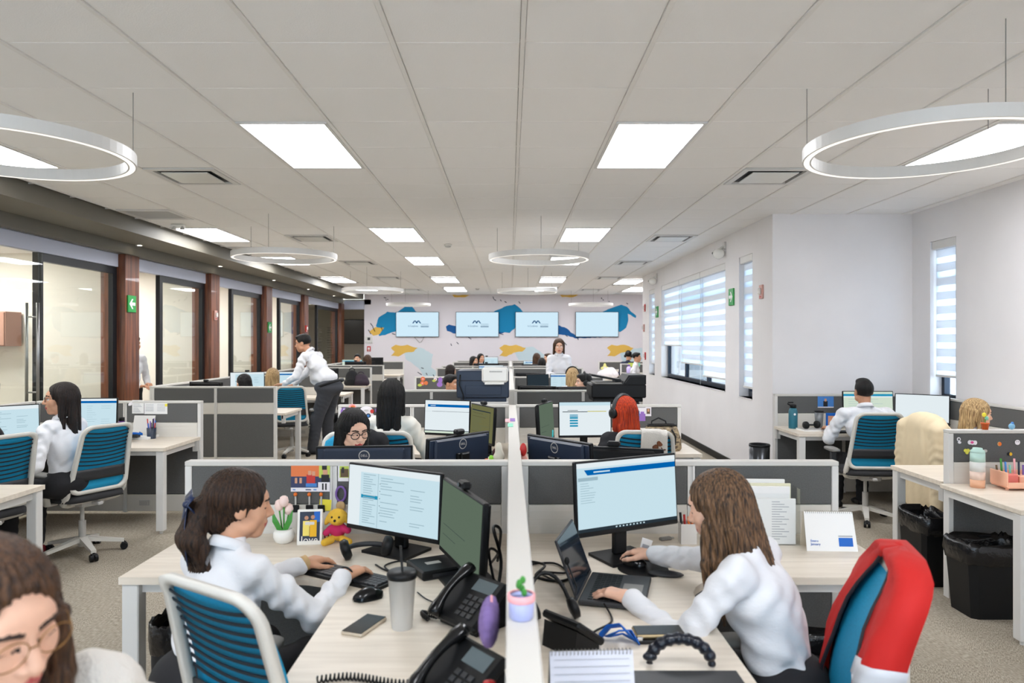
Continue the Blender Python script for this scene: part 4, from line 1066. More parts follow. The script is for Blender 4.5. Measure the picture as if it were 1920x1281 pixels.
def hand_prims(w, d, u, side, curl=.35, sc=1.0):
    """w wrist, d pointing, u back of the hand, side +1 when the thumb lies to cross(d,u)"""
    d = nrmz(d); u = nrmz(u-d*(u @ d)); s = np.cross(d, u)*side; p = []
    kn = []
    for i, (o, L_, r) in enumerate(((.027, .072, .0088), (.009, .080, .0092), (-.009, .074, .0088), (-.026, .058, .0078))):
        K = w+(d*(.088-.006*abs(i-1))+s*o+u*.004)*sc; kn.append(K)
        p.append(cap(w+s*o*.55*sc+d*.012*sc, K, .0155*sc, .0115*sc, k=.014))
        a = .25+.1*i*.3; q = K; dr = nrmz(d+s*o*2.2)
        for j, f in enumerate((.45, .30, .25)):
            th = curl*(.7, 1.3, .9)[j]+(.12 if j == 0 else 0)
            dr = nrmz(dr*math.cos(th)-u*math.sin(th)*1.0)
            e = q+dr*L_*f*sc*1.05; p.append(cap(q, e, r*(1-.1*j)*sc, r*(.9-.1*j)*sc, k=.004)); q = e
    t0 = w+(d*.022+s*.022)*sc; t1 = w+(d*.052+s*.048-u*.012)*sc; t2 = t1+(d*.032+s*.012-u*.008)*sc; t3 = t2+(d*.026-s*.002-u*.006)*sc
    p += [cap(t0, t1, .0145*sc, .0115*sc, k=.012), cap(t1, t2, .0105*sc, .0095*sc, k=.004), cap(t2, t3, .0095*sc, .0075*sc, k=.004)]
    p.append(cap(w-d*.012*sc, w+d*.02*sc, .020*sc, .021*sc, k=.012))
    return p
def ik(a, c, l1, l2, pole):
    a, c = np.asarray(a, float), np.asarray(c, float); d = c-a; L_ = np.linalg.norm(d); L_ = min(L_, (l1+l2)*.995); n = nrmz(d)
    x = (l1*l1-l2*l2+L_*L_)/(2*L_); h = math.sqrt(max(0, l1*l1-x*x)); p = np.asarray(pole, float); p = nrmz(p-n*(p @ n)); return a+n*x+p*h
def folds(P):
    x, y, z = P[:, 0], P[:, 1], P[:, 2]
    a = np.sin(z*46+x*30+2.2*np.sin(x*21+y*17)+1.5*np.sin(z*19)); b = np.sin(x*58-z*37+y*41+2*np.sin(z*27+y*11))
    return .0052*a*np.clip(.35+.9*np.sin(x*13+z*9+y*7), 0, 1)+.0026*b
def hairwarp(O, R, amp=.003, freq=34, seed=0):
    def f(P):
        d = (P-O) @ R; th = np.arctan2(d[:, 0], d[:, 1]+.02); r = np.sqrt(d[:, 0]**2+d[:, 1]**2)
        w_ = np.clip(r/.05, 0, 1)
        return amp*w_*(np.sin(th*freq+seed+4*np.sin(d[:, 2]*9+th*3))*.6+np.sin(th*freq*2.3+seed*2+d[:, 2]*16)*.4)
    return f
def hair_prims(style, O, R, sm=1.0, g=None):
    """hair volume in head coordinates; g = point function for hanging parts (defaults to head frame)"""
    def W(x, y, z): return O+R @ (np.array([x, y, z])*sm)
    def E(x, y, z, r, sub=False, k=None): return ell(W(x, y, z), np.array(r)*sm, R, 0, sub, k)
    def C(a, b, ra, rb, k=None): return cap(W(*a), W(*b), ra*sm, rb*sm, k=k)
    capE = E(0, -.022, .036, (.088, .106, .094))
    face = [E(0, .115, -.030, (.070, .090, .122), True, .012)]
    if style == 'short':
        return [E(0, -.020, .044, (.083, .100, .088)), E(0, .045, .090, (.06, .045, .03)), E(0, .10, -.020, (.085, .085, .088), True, .012), E(0, -.03, -.10, (.10, .12, .075), True, .015), E(.08, .03, -.045, (.05, .05, .06), True, .01), E(-.08, .03, -.045, (.05, .05, .06), True, .01)]
    if style == 'bald_fade':
        return [E(0, -.018, .032, (.079, .100, .092)), E(0, .02, .098, (.06, .06, .032)), E(0, .10, -.01, (.09, .08, .09), True, .01), E(0, -.03, -.118, (.10, .12, .075), True, .012), E(.085, .03, -.045, (.03, .05, .05), True, .01), E(-.085, .03, -.045, (.03, .05, .05), True, .01)]
    if style == 'tied':
        return [capE, E(0, -.105, -.005, (.045, .03, .045))]+face+[E(.085, .045, -.045, (.04, .062, .062), True, .012), E(-.085, .045, -.045, (.04, .062, .062), True, .012), E(0, -.02, -.15, (.1, .12, .07), True, .02)]
    L_ = {'long': .30, 'medium': .20, 'bob': .13, 'straight': .24, 'verylong': .36}[style]
    p = [capE]
    zb = -L_
    p += [C((0, -.075, .0), (0, -.105, zb), .058, .030)]
    for s in (-1, 1):
        p += [C((s*.050, -.055, .0), (s*.062, -.085, zb*1.0), .046, .026), C((s*.074, -.01, .02), (s*.083, -.015, zb*.85), .024, .016), C((s*.068, .004, .05), (s*.082, .002, -.12 if L_ > .15 else -.09), .018, .014)]
    return p+face
def person(name, label, hip, yaw, lean=.12, head_yaw=0., head_pitch=0., head_roll=0., hands=(None, None), legs='sit', skin_='mid', hair=('long', H_DKBROWN), shirt=M_SHIRT, pants=M_BLACKCL,
           h=.006, hh=.004, sm=1.0, eyes='open', male=False, glasses=None, lip=None, torso=.47, shoes=M_SHOE, twist=0., side=0., upper_only=False, tuck=True, sleeves=True, hand_curl=.26, hairfn=None, lean_head=None, feet=None, bare=False, wide=1.0, collar=True, hand_up=None, chest=None, belly=0., poles=(None, None), head_at=None):
    t = thing(name, label, 'person', (0, 0, 0), 0, None)
    Rb = frame(yaw); r, f, u = Rb[:, 0], Rb[:, 1], Rb[:, 2]
    P = np.asarray(hip, float); d = nrmz(u*math.cos(lean)+f*math.sin(lean)+r*side)
    Rt = frame(yaw+twist); r2, f2 = Rt[:, 0], Rt[:, 1]
    d2 = nrmz(d+f2*.10); NB = P+d*torso*.62*sm+d2*torso*.42*sm
    CH = P+d*torso*.66*sm
    sw = (.148 if not male else .178)*sm*wide
    S = {-1: NB-d*.055*sm-r2*sw, 1: NB-d*.055*sm+r2*sw}
    Rh = frame(yaw+head_yaw, head_pitch, head_roll)
    hl = lean_head if lean_head is not None else lean*.9
    nd = nrmz(u*math.cos(hl)+(f*math.sin(hl)))
    HO = NB+nd*.155*sm+Rh[:, 1]*.012*sm
    if head_at is not None:
        D_ = np.asarray(head_at, float)-HO
        if legs == 'stand': D_[2] = 0
        P = P+D_; NB = NB+D_; CH = CH+D_; HO = HO+D_; S = {k_: v_+D_ for k_, v_ in S.items()}
    l1, l2 = .285*sm, .245*sm; arms = {}
    for i, s in ((0, -1), (1, 1)):
        tg = hands[i]
        if tg is None: tg = P+r*s*.14*sm+f*.30*sm+u*.10*sm
        tg = np.asarray(tg, float)
        hd = nrmz((tg-S[s])*np.array([1, 1, 0])+np.array([0, 0, 1e-3]))
        wr = tg-nrmz(hd)*.05*sm
        pole = poles[i] if poles[i] is not None else (r*s*.55-u*1.0-f*.3)
        el = ik(S[s], wr, l1, l2, pole); wr2 = el+nrmz(wr-el)*l2; arms[s] = (el, wr2, tg)
    hipw = .09*sm; K = {}; A = {}; Hp = {}
    for s in (-1, 1):
        Hp[s] = P+r*s*hipw
        if legs == 'sit':
            K[s] = Hp[s]+f*.40*sm+r*s*.03+u*-.01; A[s] = K[s]+f*.02-u*(K[s][2]-.075)
        else:
            K[s] = Hp[s]+f*.03-u*(P[2]*.47)+r*s*.015; A[s] = Hp[s]+r*s*.02-u*(P[2]-.085)-f*.02
    if feet:
        for s, q in zip((-1, 1), feet): A[s] = np.asarray(q, float)+np.array([0, 0, .075]); K[s] = ik(Hp[s], A[s], .42*sm, .42*sm, f)
    def torso_prims(e):
        p = [ell(P+d*.03, np.array([.150+min(e, 0), .110+min(e, 0), .10])*sm, Rb, k=.05), ell(P+d*.17*sm+f*.01, np.array([.118+e+belly*.5, .088+e+belly, .13])*sm, Rb, k=.06), ell(CH+f2*.005, np.array([.138+e+(.02 if male else 0), .092+e, .14])*sm*np.array([wide, 1, 1]), np.stack([r2, nrmz(f2-d2*(f2 @ d2)), d2], 1), k=.06)]
        if not male: 
            for s in (-1, 1): p.append(ell(CH+f2*.062*sm+r2*s*.060*sm-d*.01, np.array([.052+e, .046+e, .056+e])*sm, Rt, k=.04))
        p.append(cap(NB-d*.04*sm, NB+nd*.030*sm-f2*.006, .050*sm+e*.5, .042*sm+e*.5, k=.03))
        for s in (-1, 1): p.append(cap(NB-d*.03*sm+r2*s*.03, S[s]-r2*s*.02*sm, .040*sm+e, .043*sm+e, k=.04))
        return p
    def arm_prims(e, end=1.0, wr=0.):
        p = []
        for s in (-1, 1):
            el, w2, _ = arms[s]
            m_ = .006 if male else 0; p += [cap(S[s], el, (.043+m_)*sm+e, (.034+m_)*sm+e, wr=wr, k=.02), cap(el, el+(w2-el)*end, (.033+m_)*sm+e, .024*sm+e*1.1, wr=wr, k=.018)]
        return p
    # body: one skin coloured figure (trunk and limbs under the clothes, head and hands finer)
    B = Sculpt(); bh = max(h*1.6, .011)
    bp = torso_prims(-.014)+arm_prims(-.012)
    if not upper_only:
        for s in (-1, 1): bp += [cap(Hp[s], K[s], .066*sm, .045*sm, k=.03), cap(K[s], A[s], .045*sm, .030*sm, k=.03)]
    B.put(bp, bh, .03)
    neck = [cap(NB-nd*.01*sm, HO+Rh @ (np.array([0, -.022, -.055])*sm), .047*sm, (.055 if male else .047)*sm, k=.02)]
    B.put(head_prims(HO, Rh, eyes, male, sm)+neck, hh, .018)
    for i, s in ((0, -1), (1, 1)):
        if hands[i] is None and h > .009: continue
        el, w2, tg = arms[s]; dd = tg-w2; dd = nrmz(dd+1e-6) if np.linalg.norm(dd) > .02 else nrmz(w2-el)
        hu = hand_up if hand_up is not None else np.array([0, 0, 1.])
        B.put(hand_prims(w2, dd, hu, -s, hand_curl, sm*.98), max(.0028, hh*.8), .006)
    B.obj('body', [SK[skin_], lip or M_LIP, M_BROW, M_EYEW, M_IRIS, M_LASH], t)
    # clothing
    if shirt is not None:
        s_ = Sculpt(); e = .012
        nh = [cap(NB+nd*.085, NB+nd*.18, .050*sm, .050*sm, sub=True, k=.006)]
        s_.put(torso_prims(e)+arm_prims(e, .93, .0035)+nh, h, .03, folds)
        so = s_.obj('shirt', [shirt], t)
        if collar:
            cm = MB(); na = nrmz(nd+d2); a0 = np.stack([r2, nrmz(f2-na*(f2 @ na)), na], 1)
            rows = []
            for (rad, z) in ((.060, .006), (.057, .040), (.064, .038), (.080, .004)):
                rows.append([tuple(NB+a0 @ (np.array([rad*math.sin(a), rad*1.05*math.cos(a)-.004, z+.012*(-math.cos(a))-.01*(1 if abs(a) < .35 else 0)])*sm)) for a in [(-PI+.0)+2*PI*i/24+PI for i in range(1, 24)]])
            obj('collar', cm.sheet(rows, .002), shirt, so, True)
        for s in (-1, 1):
            if sleeves and h < .009:
                el, w2, tg = arms[s]; dd = nrmz(w2-el); Rr = np.array(Vector(dd).to_track_quat('Z', 'Y').to_matrix())
                cf = MB().lathe([(.033*sm, -.06), (.036*sm, -.055), (.0345*sm, .0), (.031*sm, .0), (.030*sm, -.05)], 18, tuple(el+(w2-el)*.97), Matrix(Rr.tolist()), cap=False)
                obj('cuff', cf, shirt, so, True)
    if not upper_only:
        q = Sculpt(); pp = [ell(P+d*.03, np.array([.172*(wide if legs == 'stand' else 1), .136+belly*.6, .12])*sm, Rb, k=.04)]
        for s in (-1, 1):
            lw = sm*(wide if legs == 'stand' else 1); pp += [cap(Hp[s], K[s], .088*lw, .064*lw, wr=.002, k=.035), cap(K[s], A[s]+u*.02, .064*lw, .054*lw, wr=.003, k=.03)]
        q.put(pp, max(h*1.3, .009), .03); q.obj('trousers', [pants], t)
        for s in (-1, 1):
            sh = Sculpt(); a_ = A[s]-u*.035
            sh.put([cap(a_-f*.05-u*.008, a_+f*.14-u*.012, .034, .030, k=.02), ell(a_+f*.16-u*.014, np.array([.042, .05, .026]), Rb, k=.02), cap(a_, a_+u*.05, .036, .034, k=.02), ell(a_+f*.05-u*.062, np.array([.06, .2, .028]), Rb, sub=True, k=.004)], .008, .02)
            sh.obj('shoe', [shoes], t)
    # hair
    if hair and hair[0]:
        hs = Sculpt(); hp = hairfn(HO, Rh) if hairfn else hair_prims(hair[0], HO, Rh, sm)
        hs.put(hp, max(hh, .0035), .022, hairwarp(HO, Rh, .0032 if hair[0] not in ('short', 'bald_fade') else .0016)); hs.obj('hair', [hair[1]], t)
    if glasses:
        gm = MB(); rad, th, mt = glasses
        def W(x, y, z): return tuple(HO+Rh @ (np.array([x, y, z])*sm))
        for s in (-1, 1):
            gm.tube([W(s*.033+rad*1.1*math.cos(a), .098-.10*max(0, abs(s*.033+rad*1.1*math.cos(a))-.035), .002+rad*.88*math.sin(a)) for a in [2*PI*i/24 for i in range(24)]], th, 6, closed=True)
            gm.tube([W(s*(.033+rad*1.1), .093, .008), W(s*.076, .06, .008), W(s*.080, -.005, .006)], th, 6)
        gm.tube([W(-.033+rad*1.1, .099, .004), W(0, .104, .008), W(.033-rad*1.1, .099, .004)], th, 6)
        go = obj('glasses', gm, mt, t, True)
    return t, dict(NB=NB, HO=HO, Rh=Rh, S=S, arms=arms, P=P, r=r, f=f, u=u, CH=CH, K=K)
# ------------------------------------------------------------------ people
heading = ang
DN = np.array([0, 0, -1.])
def tail(pts, rads, k=.02): return [cap(pts[i], pts[i+1], rads[i], rads[i+1], k=k) for i in range(len(pts)-1)]
def bow_hair(O, R):
    def W(x, y, z): return O+R @ np.array([x, y, z])
    p = hair_prims('tied', O, R)[:-1]+[ell(W(0, -.07, -.045), np.array([.058, .045, .05]), R), ell(W(0, -.01, -.16), np.array([.1, .14, .055]), R, sub=True, k=.015)]
    b = W(0, -.125, -.005)
    for i in range(9):
        a = (i-4)*.35; o = R[:, 0]*.05*math.sin(a)+R[:, 1]*-.02*math.cos(a)
        p += tail([b+o*.3, b+DN*.10+o*1.1-R[:, 1]*.02, b+DN*.20+o*1.2+R[:, 1]*(.0+.006*i), b+DN*(.34+.02*math.sin(i*2.1))+o*1.35+R[:, 1]*.012*math.sin(i)], (.026, .031, .026, .006), .014)
    return p
t_bow, b = person('person', 'woman with a navy hair bow typing in a white blouse at front left desk', (-.83, 2.17, .545), heading(.47, .88), head_at=at(452, 948, 2.44), lean=.26, head_yaw=-.60, head_pitch=-.10,
    hands=((-.775, 2.83, .775), (-.585, 2.70, .775)), skin_='mid', hair=('tied', hairmat('brown_tips', (70, 48, 34), (24, 17, 14))), h=.0055, hh=.003, hairfn=bow_hair, torso=.44, eyes='down', sm=.95)
O, R = b['HO'], b['Rh']; W = lambda x, y, z: Vector(O+R @ np.array([x, y, z])*.95)
bw = MB(); c = W(0, -.142, .005)
for s in (-1, 1):
    c = W(0, -.158, .005); e = c+Vector(R[:, 0])*s*.078+Vector((0, 0, .012))
    bw.sheet([[c+Vector((0, 0, .010)), c+(e-c)*.5+Vector((0, 0, .022)), e+Vector((0, 0, .026))], [c-Vector(R[:, 1])*.016, c+(e-c)*.5-Vector(R[:, 1])*.024, e-Vector(R[:, 1])*.02], [c-Vector((0, 0, .010)), c+(e-c)*.5-Vector((0, 0, .016)), e-Vector((0, 0, .024))]], .004)
    bw.sheet([[c+Vector(R[:, 0])*s*(.004+.022*q)+Vector((0, 0, -.19*q))-Vector(R[:, 1])*(.02+.01*math.sin(q*3)) for q in (0, .35, .7, 1)], [c+Vector(R[:, 0])*s*(.030+.055*q)+Vector((0, 0, -.18*q))-Vector(R[:, 1])*(.022+.01*math.sin(q*3)) for q in (0, .35, .7, 1)]], .003)
bw.sphere(c-Vector(R[:, 1])*.02, .013)
obj('hair_bow', bw, mat('navy_satin', (28, 44, 78), .35), t_bow, True)
for s, col_, nm in ((-1, M_TAN, 'wrist_watch'), (1, M_BLACK, 'bracelet')):
    el, w2, tg = b['arms'][s]; dd = nrmz(w2-el); Rr = Matrix(np.array(Vector(dd).to_track_quat('Z', 'Y').to_matrix()).tolist())
    obj(nm, MB().lathe([(.026, -.012 if s < 0 else -.004), (.030, -.010 if s < 0 else -.003), (.030, .010 if s < 0 else .003), (.026, .012 if s < 0 else .004)], 20, tuple(w2+dd*.012), Rr, cap=False), col_, t_bow, True)
# brunette at front right desk
def brun_hair(O, R):
    p = hair_prims('verylong', O, R, .97)
    def W(x, y, z): return O+R @ (np.array([x, y, z])*.97)
    for i in range(8):
        x = -.085+.024*i; b0 = W(x, -.06, -.08)
        p += tail([b0, b0+DN*.14-R[:, 1]*.03, b0+DN*(.27+.03*math.sin(i*1.7))-R[:, 1]*(.01+.03*math.sin(i))], (.024, .018, .004), .015)
    for i in range(4):
        b0 = W(-.075, .03-.02*i, -.05); p += tail([b0, b0+DN*.12-R[:, 0]*.01, b0+DN*(.24+.03*i)+R[:, 1]*.02*math.sin(i*2)], (.018, .014, .004), .015)
    return p
t_br, b2 = person('person', 'woman with long brown hair in a white shirt using laptop and mouse', (.90, 2.25, .55), heading(-.80, .60), head_at=at(1345, 950, 2.42), lean=.27, head_yaw=.05, head_pitch=-.30,
    hands=((.365, 2.46, .775), (.505, 2.93, .785)), skin_='light', hair=('verylong', H_BALAYAGE), h=.0055, hh=.0032, hairfn=brun_hair, torso=.47, eyes='down', lean_head=.62, sm=.97, collar=False)
# face close to the camera, bottom left
def near_hair(O, R):
    def W(x, y, z): return O+R @ np.array([x, y, z])
    p = hair_prims('long', O, R)
    for s in (-1, 1):
        for i in range(4): 
            b0 = W(s*(.072+.006*i), .045-.028*i, .0); p += tail([b0, b0+DN*.10+R[:, 0]*s*.008, b0+DN*.22+R[:, 0]*s*.004, b0+DN*.34], (.016, .016, .014, .006), .012)
    return p
t_nr, b3 = person('person', 'brown haired woman with thin round glasses looking down, close at bottom left corner', (-.93, 1.50, .70), heading(.45, -.89), head_at=at(-14, 1168, 1.09), lean=.40, head_yaw=.70, head_pitch=-.24, head_roll=.10,
    hands=((-.50, 1.20, .80), (-.62, .95, .80)), skin_='light', hair=('long', H_BROWN), h=.007, hh=.0026, hairfn=near_hair, torso=.45, eyes='down', shirt=M_KNIT, collar=False, glasses=(.024, .0011, mat('gold_wire', (150, 110, 60), .3, metal=.8)), sleeves=False, lean_head=.62)
# left bench woman in profile
t_lf, b4 = person('person', 'woman with glasses in profile, long dark hair, sitting before two lit monitors', (-3.20, 5.36, .56), heading(-.97, .24), head_at=at(113, 748, 5.38), lean=.06, head_yaw=.85, head_pitch=.0,
    hands=((-3.62, 5.22, .775), (-3.60, 5.52, .775)), skin_='mid', hair=('long', H_DKBROWN), h=.008, hh=.004, glasses=(.021, .0014, M_BLACK), lip=M_LIPR, shoes=M_SHOER, torso=.47, sm=1.0)
person('person', 'dark clothed person almost hidden at the left picture edge', (-3.70, 4.97, .55), heading(-.9, .3), lean=.1, hands=((-4.0, 4.95, .78), (-3.95, 5.2, .78)), hair=('short', H_BLACK), h=.012, hh=.008, shirt=M_BLACKCL, collar=False, male=True, sleeves=False)
# woman with black glasses behind the front screen
t_gl, b5 = person('person', 'woman with black framed glasses and shoulder length black hair behind the front screen', (-1.06, 4.66, .54), heading(.30, -.95), head_at=at(664, 806, 4.22), lean=.30, head_yaw=.32, head_pitch=-.26, head_roll=.03,
    hands=((-.72, 4.25, .775), (-.98, 4.2, .775)), skin_='light', hair=('medium', H_BLACK), h=.008, hh=.0032, eyes='down', glasses=(.024, .0024, M_BLACK), lip=M_LIPR, torso=.45, sm=.97)
t_jk = thing('black_jacket', 'black jacket hanging over the chair back behind the woman in black glasses', 'jacket', (-1.03, 4.93, 0))
j = Sculpt(); j.put([ell((.02, -.02, .94), (.17, .06, .11), k=.05), ell((.02, .0, .72), (.19, .05, .2), k=.05), cap((.15, 0, .96), (.19, .02, .62), .05, .04)], .009, .04, folds); j.obj('jacket_body', [M_BLACKCL], t_jk)
# straight black hair seen from behind
def str_hair(O, R):
    p = hair_prims('straight', O, R)
    for i in range(9):
        b0 = O+R @ np.array([-.08+.02*i, -.075-.02*math.cos((i-4)*.4), -.10]); p += tail([b0, b0+DN*.12, b0+DN*(.175+.012*math.sin(i*2.3))], (.016, .014, .008), .012)
    return p
person('person', 'woman with straight black hair seen from behind, cream blouse, before a lit monitor', (-.90, 5.32, .585), heading(.12, .99), head_at=at(736, 741, 5.4), lean=.08, head_yaw=-.1, hands=((-.98, 5.75, .775), (-.62, 5.75, .775)), hair=('straight', H_BLACK), h=.0075, hh=.0038, hairfn=str_hair, shirt=M_SHIRT2, torso=.50, sm=1.02, collar=False)
# red hair with headphones
def red_hair(O, R):
    p = hair_prims('straight', O, R)
    for i in range(9):
        b0 = O+R @ np.array([-.085+.021*i, -.07-.02*math.cos((i-4)*.4), -.10]); p += tail([b0, b0+DN*.10, b0+DN*(.15+.03*(8-i)/8)+R[:, 0]*.01], (.018, .016, .006), .012)
    return p
t_rd, b6 = person('person', 'woman with straight orange red hair wearing black headphones and a black jacket', (1.00, 5.36, .54), heading(-.22, .97), head_at=at(1168, 773, 5.55), lean=.14, head_yaw=.30, head_pitch=-.05, hands=((.58, 5.62, .78), (.86, 5.8, .775)), skin_='light', hair=('straight', H_RED), hairfn=red_hair, h=.0075, hh=.0038, shirt=M_BLACKCL, torso=.45, collar=False, sm=.97)
def headphones_on(t, b, sm=1.0, m_=M_DKGREY):
    O, R = b['HO'], b['Rh']
    W = lambda x, y, z: tuple(O+R @ (np.array([x, y, z])*sm))
    mb = MB().tube([W(.100*math.cos(a), -.012, .012+.128*math.sin(a)) for a in [PI*i/14 for i in range(15)]], .011, 8, sq=(1.6, .7))
    hp = obj('headphones', mb, m_, t, True)
    for s in (-1, 1):
        Rr = Matrix((R @ np.array(Matrix.Rotation(PI/2, 3, 'Y'))).tolist())
        obj('ear_cup', MB().lathe([(.010, -.024), (.036, -.020), (.040, 0), (.034, .014), (.012, .016)], 20, W(s*.100, -.012, -.002), Rr), M_BLACK, hp, True)
headphones_on(t_rd, b6)
# man at right and blonde woman
t_mn, b7 = person('person', 'man with short faded hair seen from behind in a white shirt at right desk', (3.26, 6.72, .565), heading(.06, 1), head_at=at(1619, 734, 6.85), lean=.10, hands=((3.17, 7.18, .78), (3.80, 7.05, .78)), skin_='tan', hair=('bald_fade', H_BLACK), h=.008, hh=.004, male=True, torso=.50, wide=1.12, poles=((-.5, -.3, -.8), (.8, -.2, -.5)))
t_bl, b8 = person('person', 'blonde woman in profile facing the right wall behind the magnet screen', (3.52, 5.66, .52), heading(.98, -.10), head_at=at(1833, 776, 5.6), lean=.10, head_pitch=-.10, hands=((3.9, 5.8, .78), (3.9, 5.5, .78)), skin_='light', hair=('bob', H_BLONDE), h=.008, hh=.0035, torso=.43, sm=.95, collar=False)
# left bench beyond the tall screen
t_sm, b9 = person('person', 'standing man in white shirt and grey trousers leaning over a colleague', (-2.80, 10.62, .95), heading(-.98, .16), head_at=at(568, 668, 10.55), lean=.50, head_yaw=.10, head_pitch=-.12, hands=((-3.30, 10.35, 1.02), (-3.26, 10.62, .98)), legs='stand', skin_='tan', hair=('short', H_BLACK), h=.009, hh=.0045, male=True, pants=M_GREYCL, torso=.55, wide=1.3, belly=.09, glasses=(.02, .002, M_BLACK), lean_head=.6, sm=1.07, feet=((-2.86, 10.45, 0), (-2.72, 10.78, 0)))
obj('belt', MB().lathe([(.236, -.02), (.240, -.02), (.240, .02), (.236, .02)], 28, tuple(b9['P']+b9['u']*.07-b9['f']*.0), Matrix(frame(heading(-.98, .16), -.35).tolist()) @ Matrix.Diagonal((1.02, .86, 1)), cap=False), M_BLACK, t_sm, True)
person('person', 'woman with long blonde hair seen from behind below the leaning man', (-3.62, 10.85, .55), heading(0, 1), head_at=at(512, 705, 10.9), lean=.1, hair=('long', H_BLONDE), h=.011, hh=.005, shirt=M_SHIRT2, torso=.46, upper_only=True, collar=False, sleeves=False)
person('person', 'dark haired woman whose head shows over the tall left screen', (-3.78, 10.12, .50), heading(-1, .3), head_at=at(456, 717, 10.2), lean=.15, hair=('medium', H_BLACK), h=.011, hh=.005, torso=.44, upper_only=True, head_pitch=-.15, sleeves=False, sm=.97)
person('person', 'person in white shirt partly hidden behind the nearest wooden column', (-5.50, 10.45, .92), heading(.95, -.3), lean=.03, hands=((-5.22, 10.42, 1.02), (-5.24, 10.3, 1.0)), legs='stand', hair=('short', H_BLACK), h=.010, hh=.005, male=True, torso=.50, hand_curl=.6)
# standing woman in the distance
person('person', 'standing woman with long light brown hair and white shirt in the far middle', (.88, 12.40, .92), heading(-.06, -1), head_at=at(1048, 657, 12), lean=.10, head_pitch=-.22, head_yaw=.08, hands=((.86, 11.70, 1.08), (.78, 11.70, 1.09)), legs='stand', poles=((.25, 0, -1), (-.25, 0, -1)), hair=('medium', H_BROWN), h=.011, hh=.0055, torso=.48, lip=M_LIPR, skin_='light', wide=1.0)
# heads beyond
def far(label, x, Y, y_top, yaw, hair, **k):
    p = at(x, y_top, Y); sm = k.pop('sm', .97); lean = k.pop('lean', .08)
    # head top is about .745*sm above the hip for torso .47
    f = Vector((math.cos(yaw+PI/2), math.sin(yaw+PI/2)))
    return person('person', label, (p.x, p.y, .55), yaw, head_at=(p.x, p.y, p.z-.118*sm), lean=lean, hair=hair, h=.013, hh=k.pop('hh', .007), sm=sm, upper_only=True, sleeves=False, collar=k.pop('collar', False), **k)
far('man with dark hair facing the camera in the far left bay', 670, 17.9, 664, heading(.1, -1), ('short', H_BLACK), male=True)
far('brown haired woman seen from behind in the far left bay', 690, 17.5, 665, heading(.3, 1), ('medium', H_BROWN))
far('long dark haired woman beside the far monitors left of the spine', 889, 17.7, 668, heading(.8, -.6), ('long', H_BLACK))
far('second dark haired woman behind the first left of the spine', 902, 18.6, 663, heading(.5, -.8), ('medium', H_BLACK))
far('woman with long brown hair behind the left printer', 846, 13.9, 684, heading(.6, .6), ('long', H_DKBROWN))
far('man with dark hair half hidden by the left printer', 846, 9.55, 703, heading(.95, -.45), ('short', H_BLACK), male=True, skin_='tan', hh=.005)
far('brown haired head by the bright blue far monitor', 1007, 18.4, 662, heading(.5, .8), ('medium', H_BROWN))
far('dark haired head seen from behind in front of the bright blue monitor', 1016, 16.9, 671, heading(0, 1), ('medium', H_BLACK))
far('person with tied hair facing left beside the standing woman', 1027, 17.6, 663, heading(-.9, -.3), ('short', H_BROWN))
far('brown haired head seen from behind below the standing woman', 1051, 13.3, 686, heading(-.2, 1), ('bob', H_DKBROWN))
_, b10 = far('woman with wavy blonde hair and dark headband seen from behind', 1073, 10.6, 690, heading(-.1, 1), ('medium', H_BLONDE), hh=.005)
t_hs, b11 = far('dark haired person in profile with headset beside the right printer', 1094, 9.45, 701, heading(-1, -.12), ('short', H_BLACK), hh=.005, skin_='light')
headphones_on(t_hs, b11, 1.0, M_BLACK)
t_h2, b12 = far('person in navy with a headset at far right bench', 1179, 18.9, 659, heading(.6, .6), ('short', H_BLACK), shirt=M_NAVYCL, male=True); headphones_on(t_h2, b12)
far('dark haired person in white at far right bench', 1194, 17.2, 661, heading(.9, -.3), ('short', H_BLACK))
O, R = b10['HO'], b10['Rh']
obj('headband', MB().tube([tuple(O+R @ np.array([.094*math.cos(a), -.0, .03+.105*math.sin(a)])) for a in [PI*i/12 for i in range(13)]], .012, 8), M_BLACK, _, True)
# ------------------------------------------------------------------ machines
def printer_left():
    t = thing('copier', 'large copier with dark back, white tray unit and white cabinet beside the spine', 'printer', (-.255, 7.62, 0))
    obj('cabinet', MB().rbox(-.27, .24, -.25, .28, .03, 1.02, .008), M_WHITE, t)
    for z in (.30, .55, .78): obj('drawer', MB().rbox(-.26, .23, -.262, -.25, z-.11, z+.10, .004), M_OFFWHITE, t)
    bdy = obj('scanner_body', MB().rbox(-.29, .25, -.24, .28, 1.06, 1.34, .012).rbox(-.25, .22, -.22, .26, 1.02, 1.06, .004), M_NAVY, t)
    obj('back_panel', MB().rbox(-.20, .17, -.250, -.24, 1.09, 1.19, .004), M_NAVY, bdy)
    obj('seam', MB().box(-.285, .245, -.2415, -.24, 1.235, 1.242), M_BLACK, bdy)
    obj('paper_feeder', MB().rbox(-.03, .24, -.28, .10, 1.22, 1.375, .02).rbox(0, .2, -.285, -.2, 1.20, 1.22, .004), M_CERAMIC, t)
    for i in range(12): obj('vent_slot', MB().box(.05+i*.011, .056+i*.011, -.2815, -.279, 1.325, 1.34), M_GREY, t)
    obj('power_cord', MB().tube([(-.25, -.25, 1.30), (-.26, -.27, 1.2), (-.22, -.27, 1.10), (-.21, -.27, .9), (-.22, -.27, .3)], .008, 6), M_BLACK, t, True)
printer_left()
t = thing('copier', 'wide black copier with slanted scanner lid on dark legs near window wall', 'printer', (1.10, 7.62, 0))
obj('body', MB().rbox(-.26, .30, -.25, .25, 1.06, 1.20, .012).rbox(-.24, .27, -.22, .22, 1.02, 1.06, .006), M_BLACK, t)
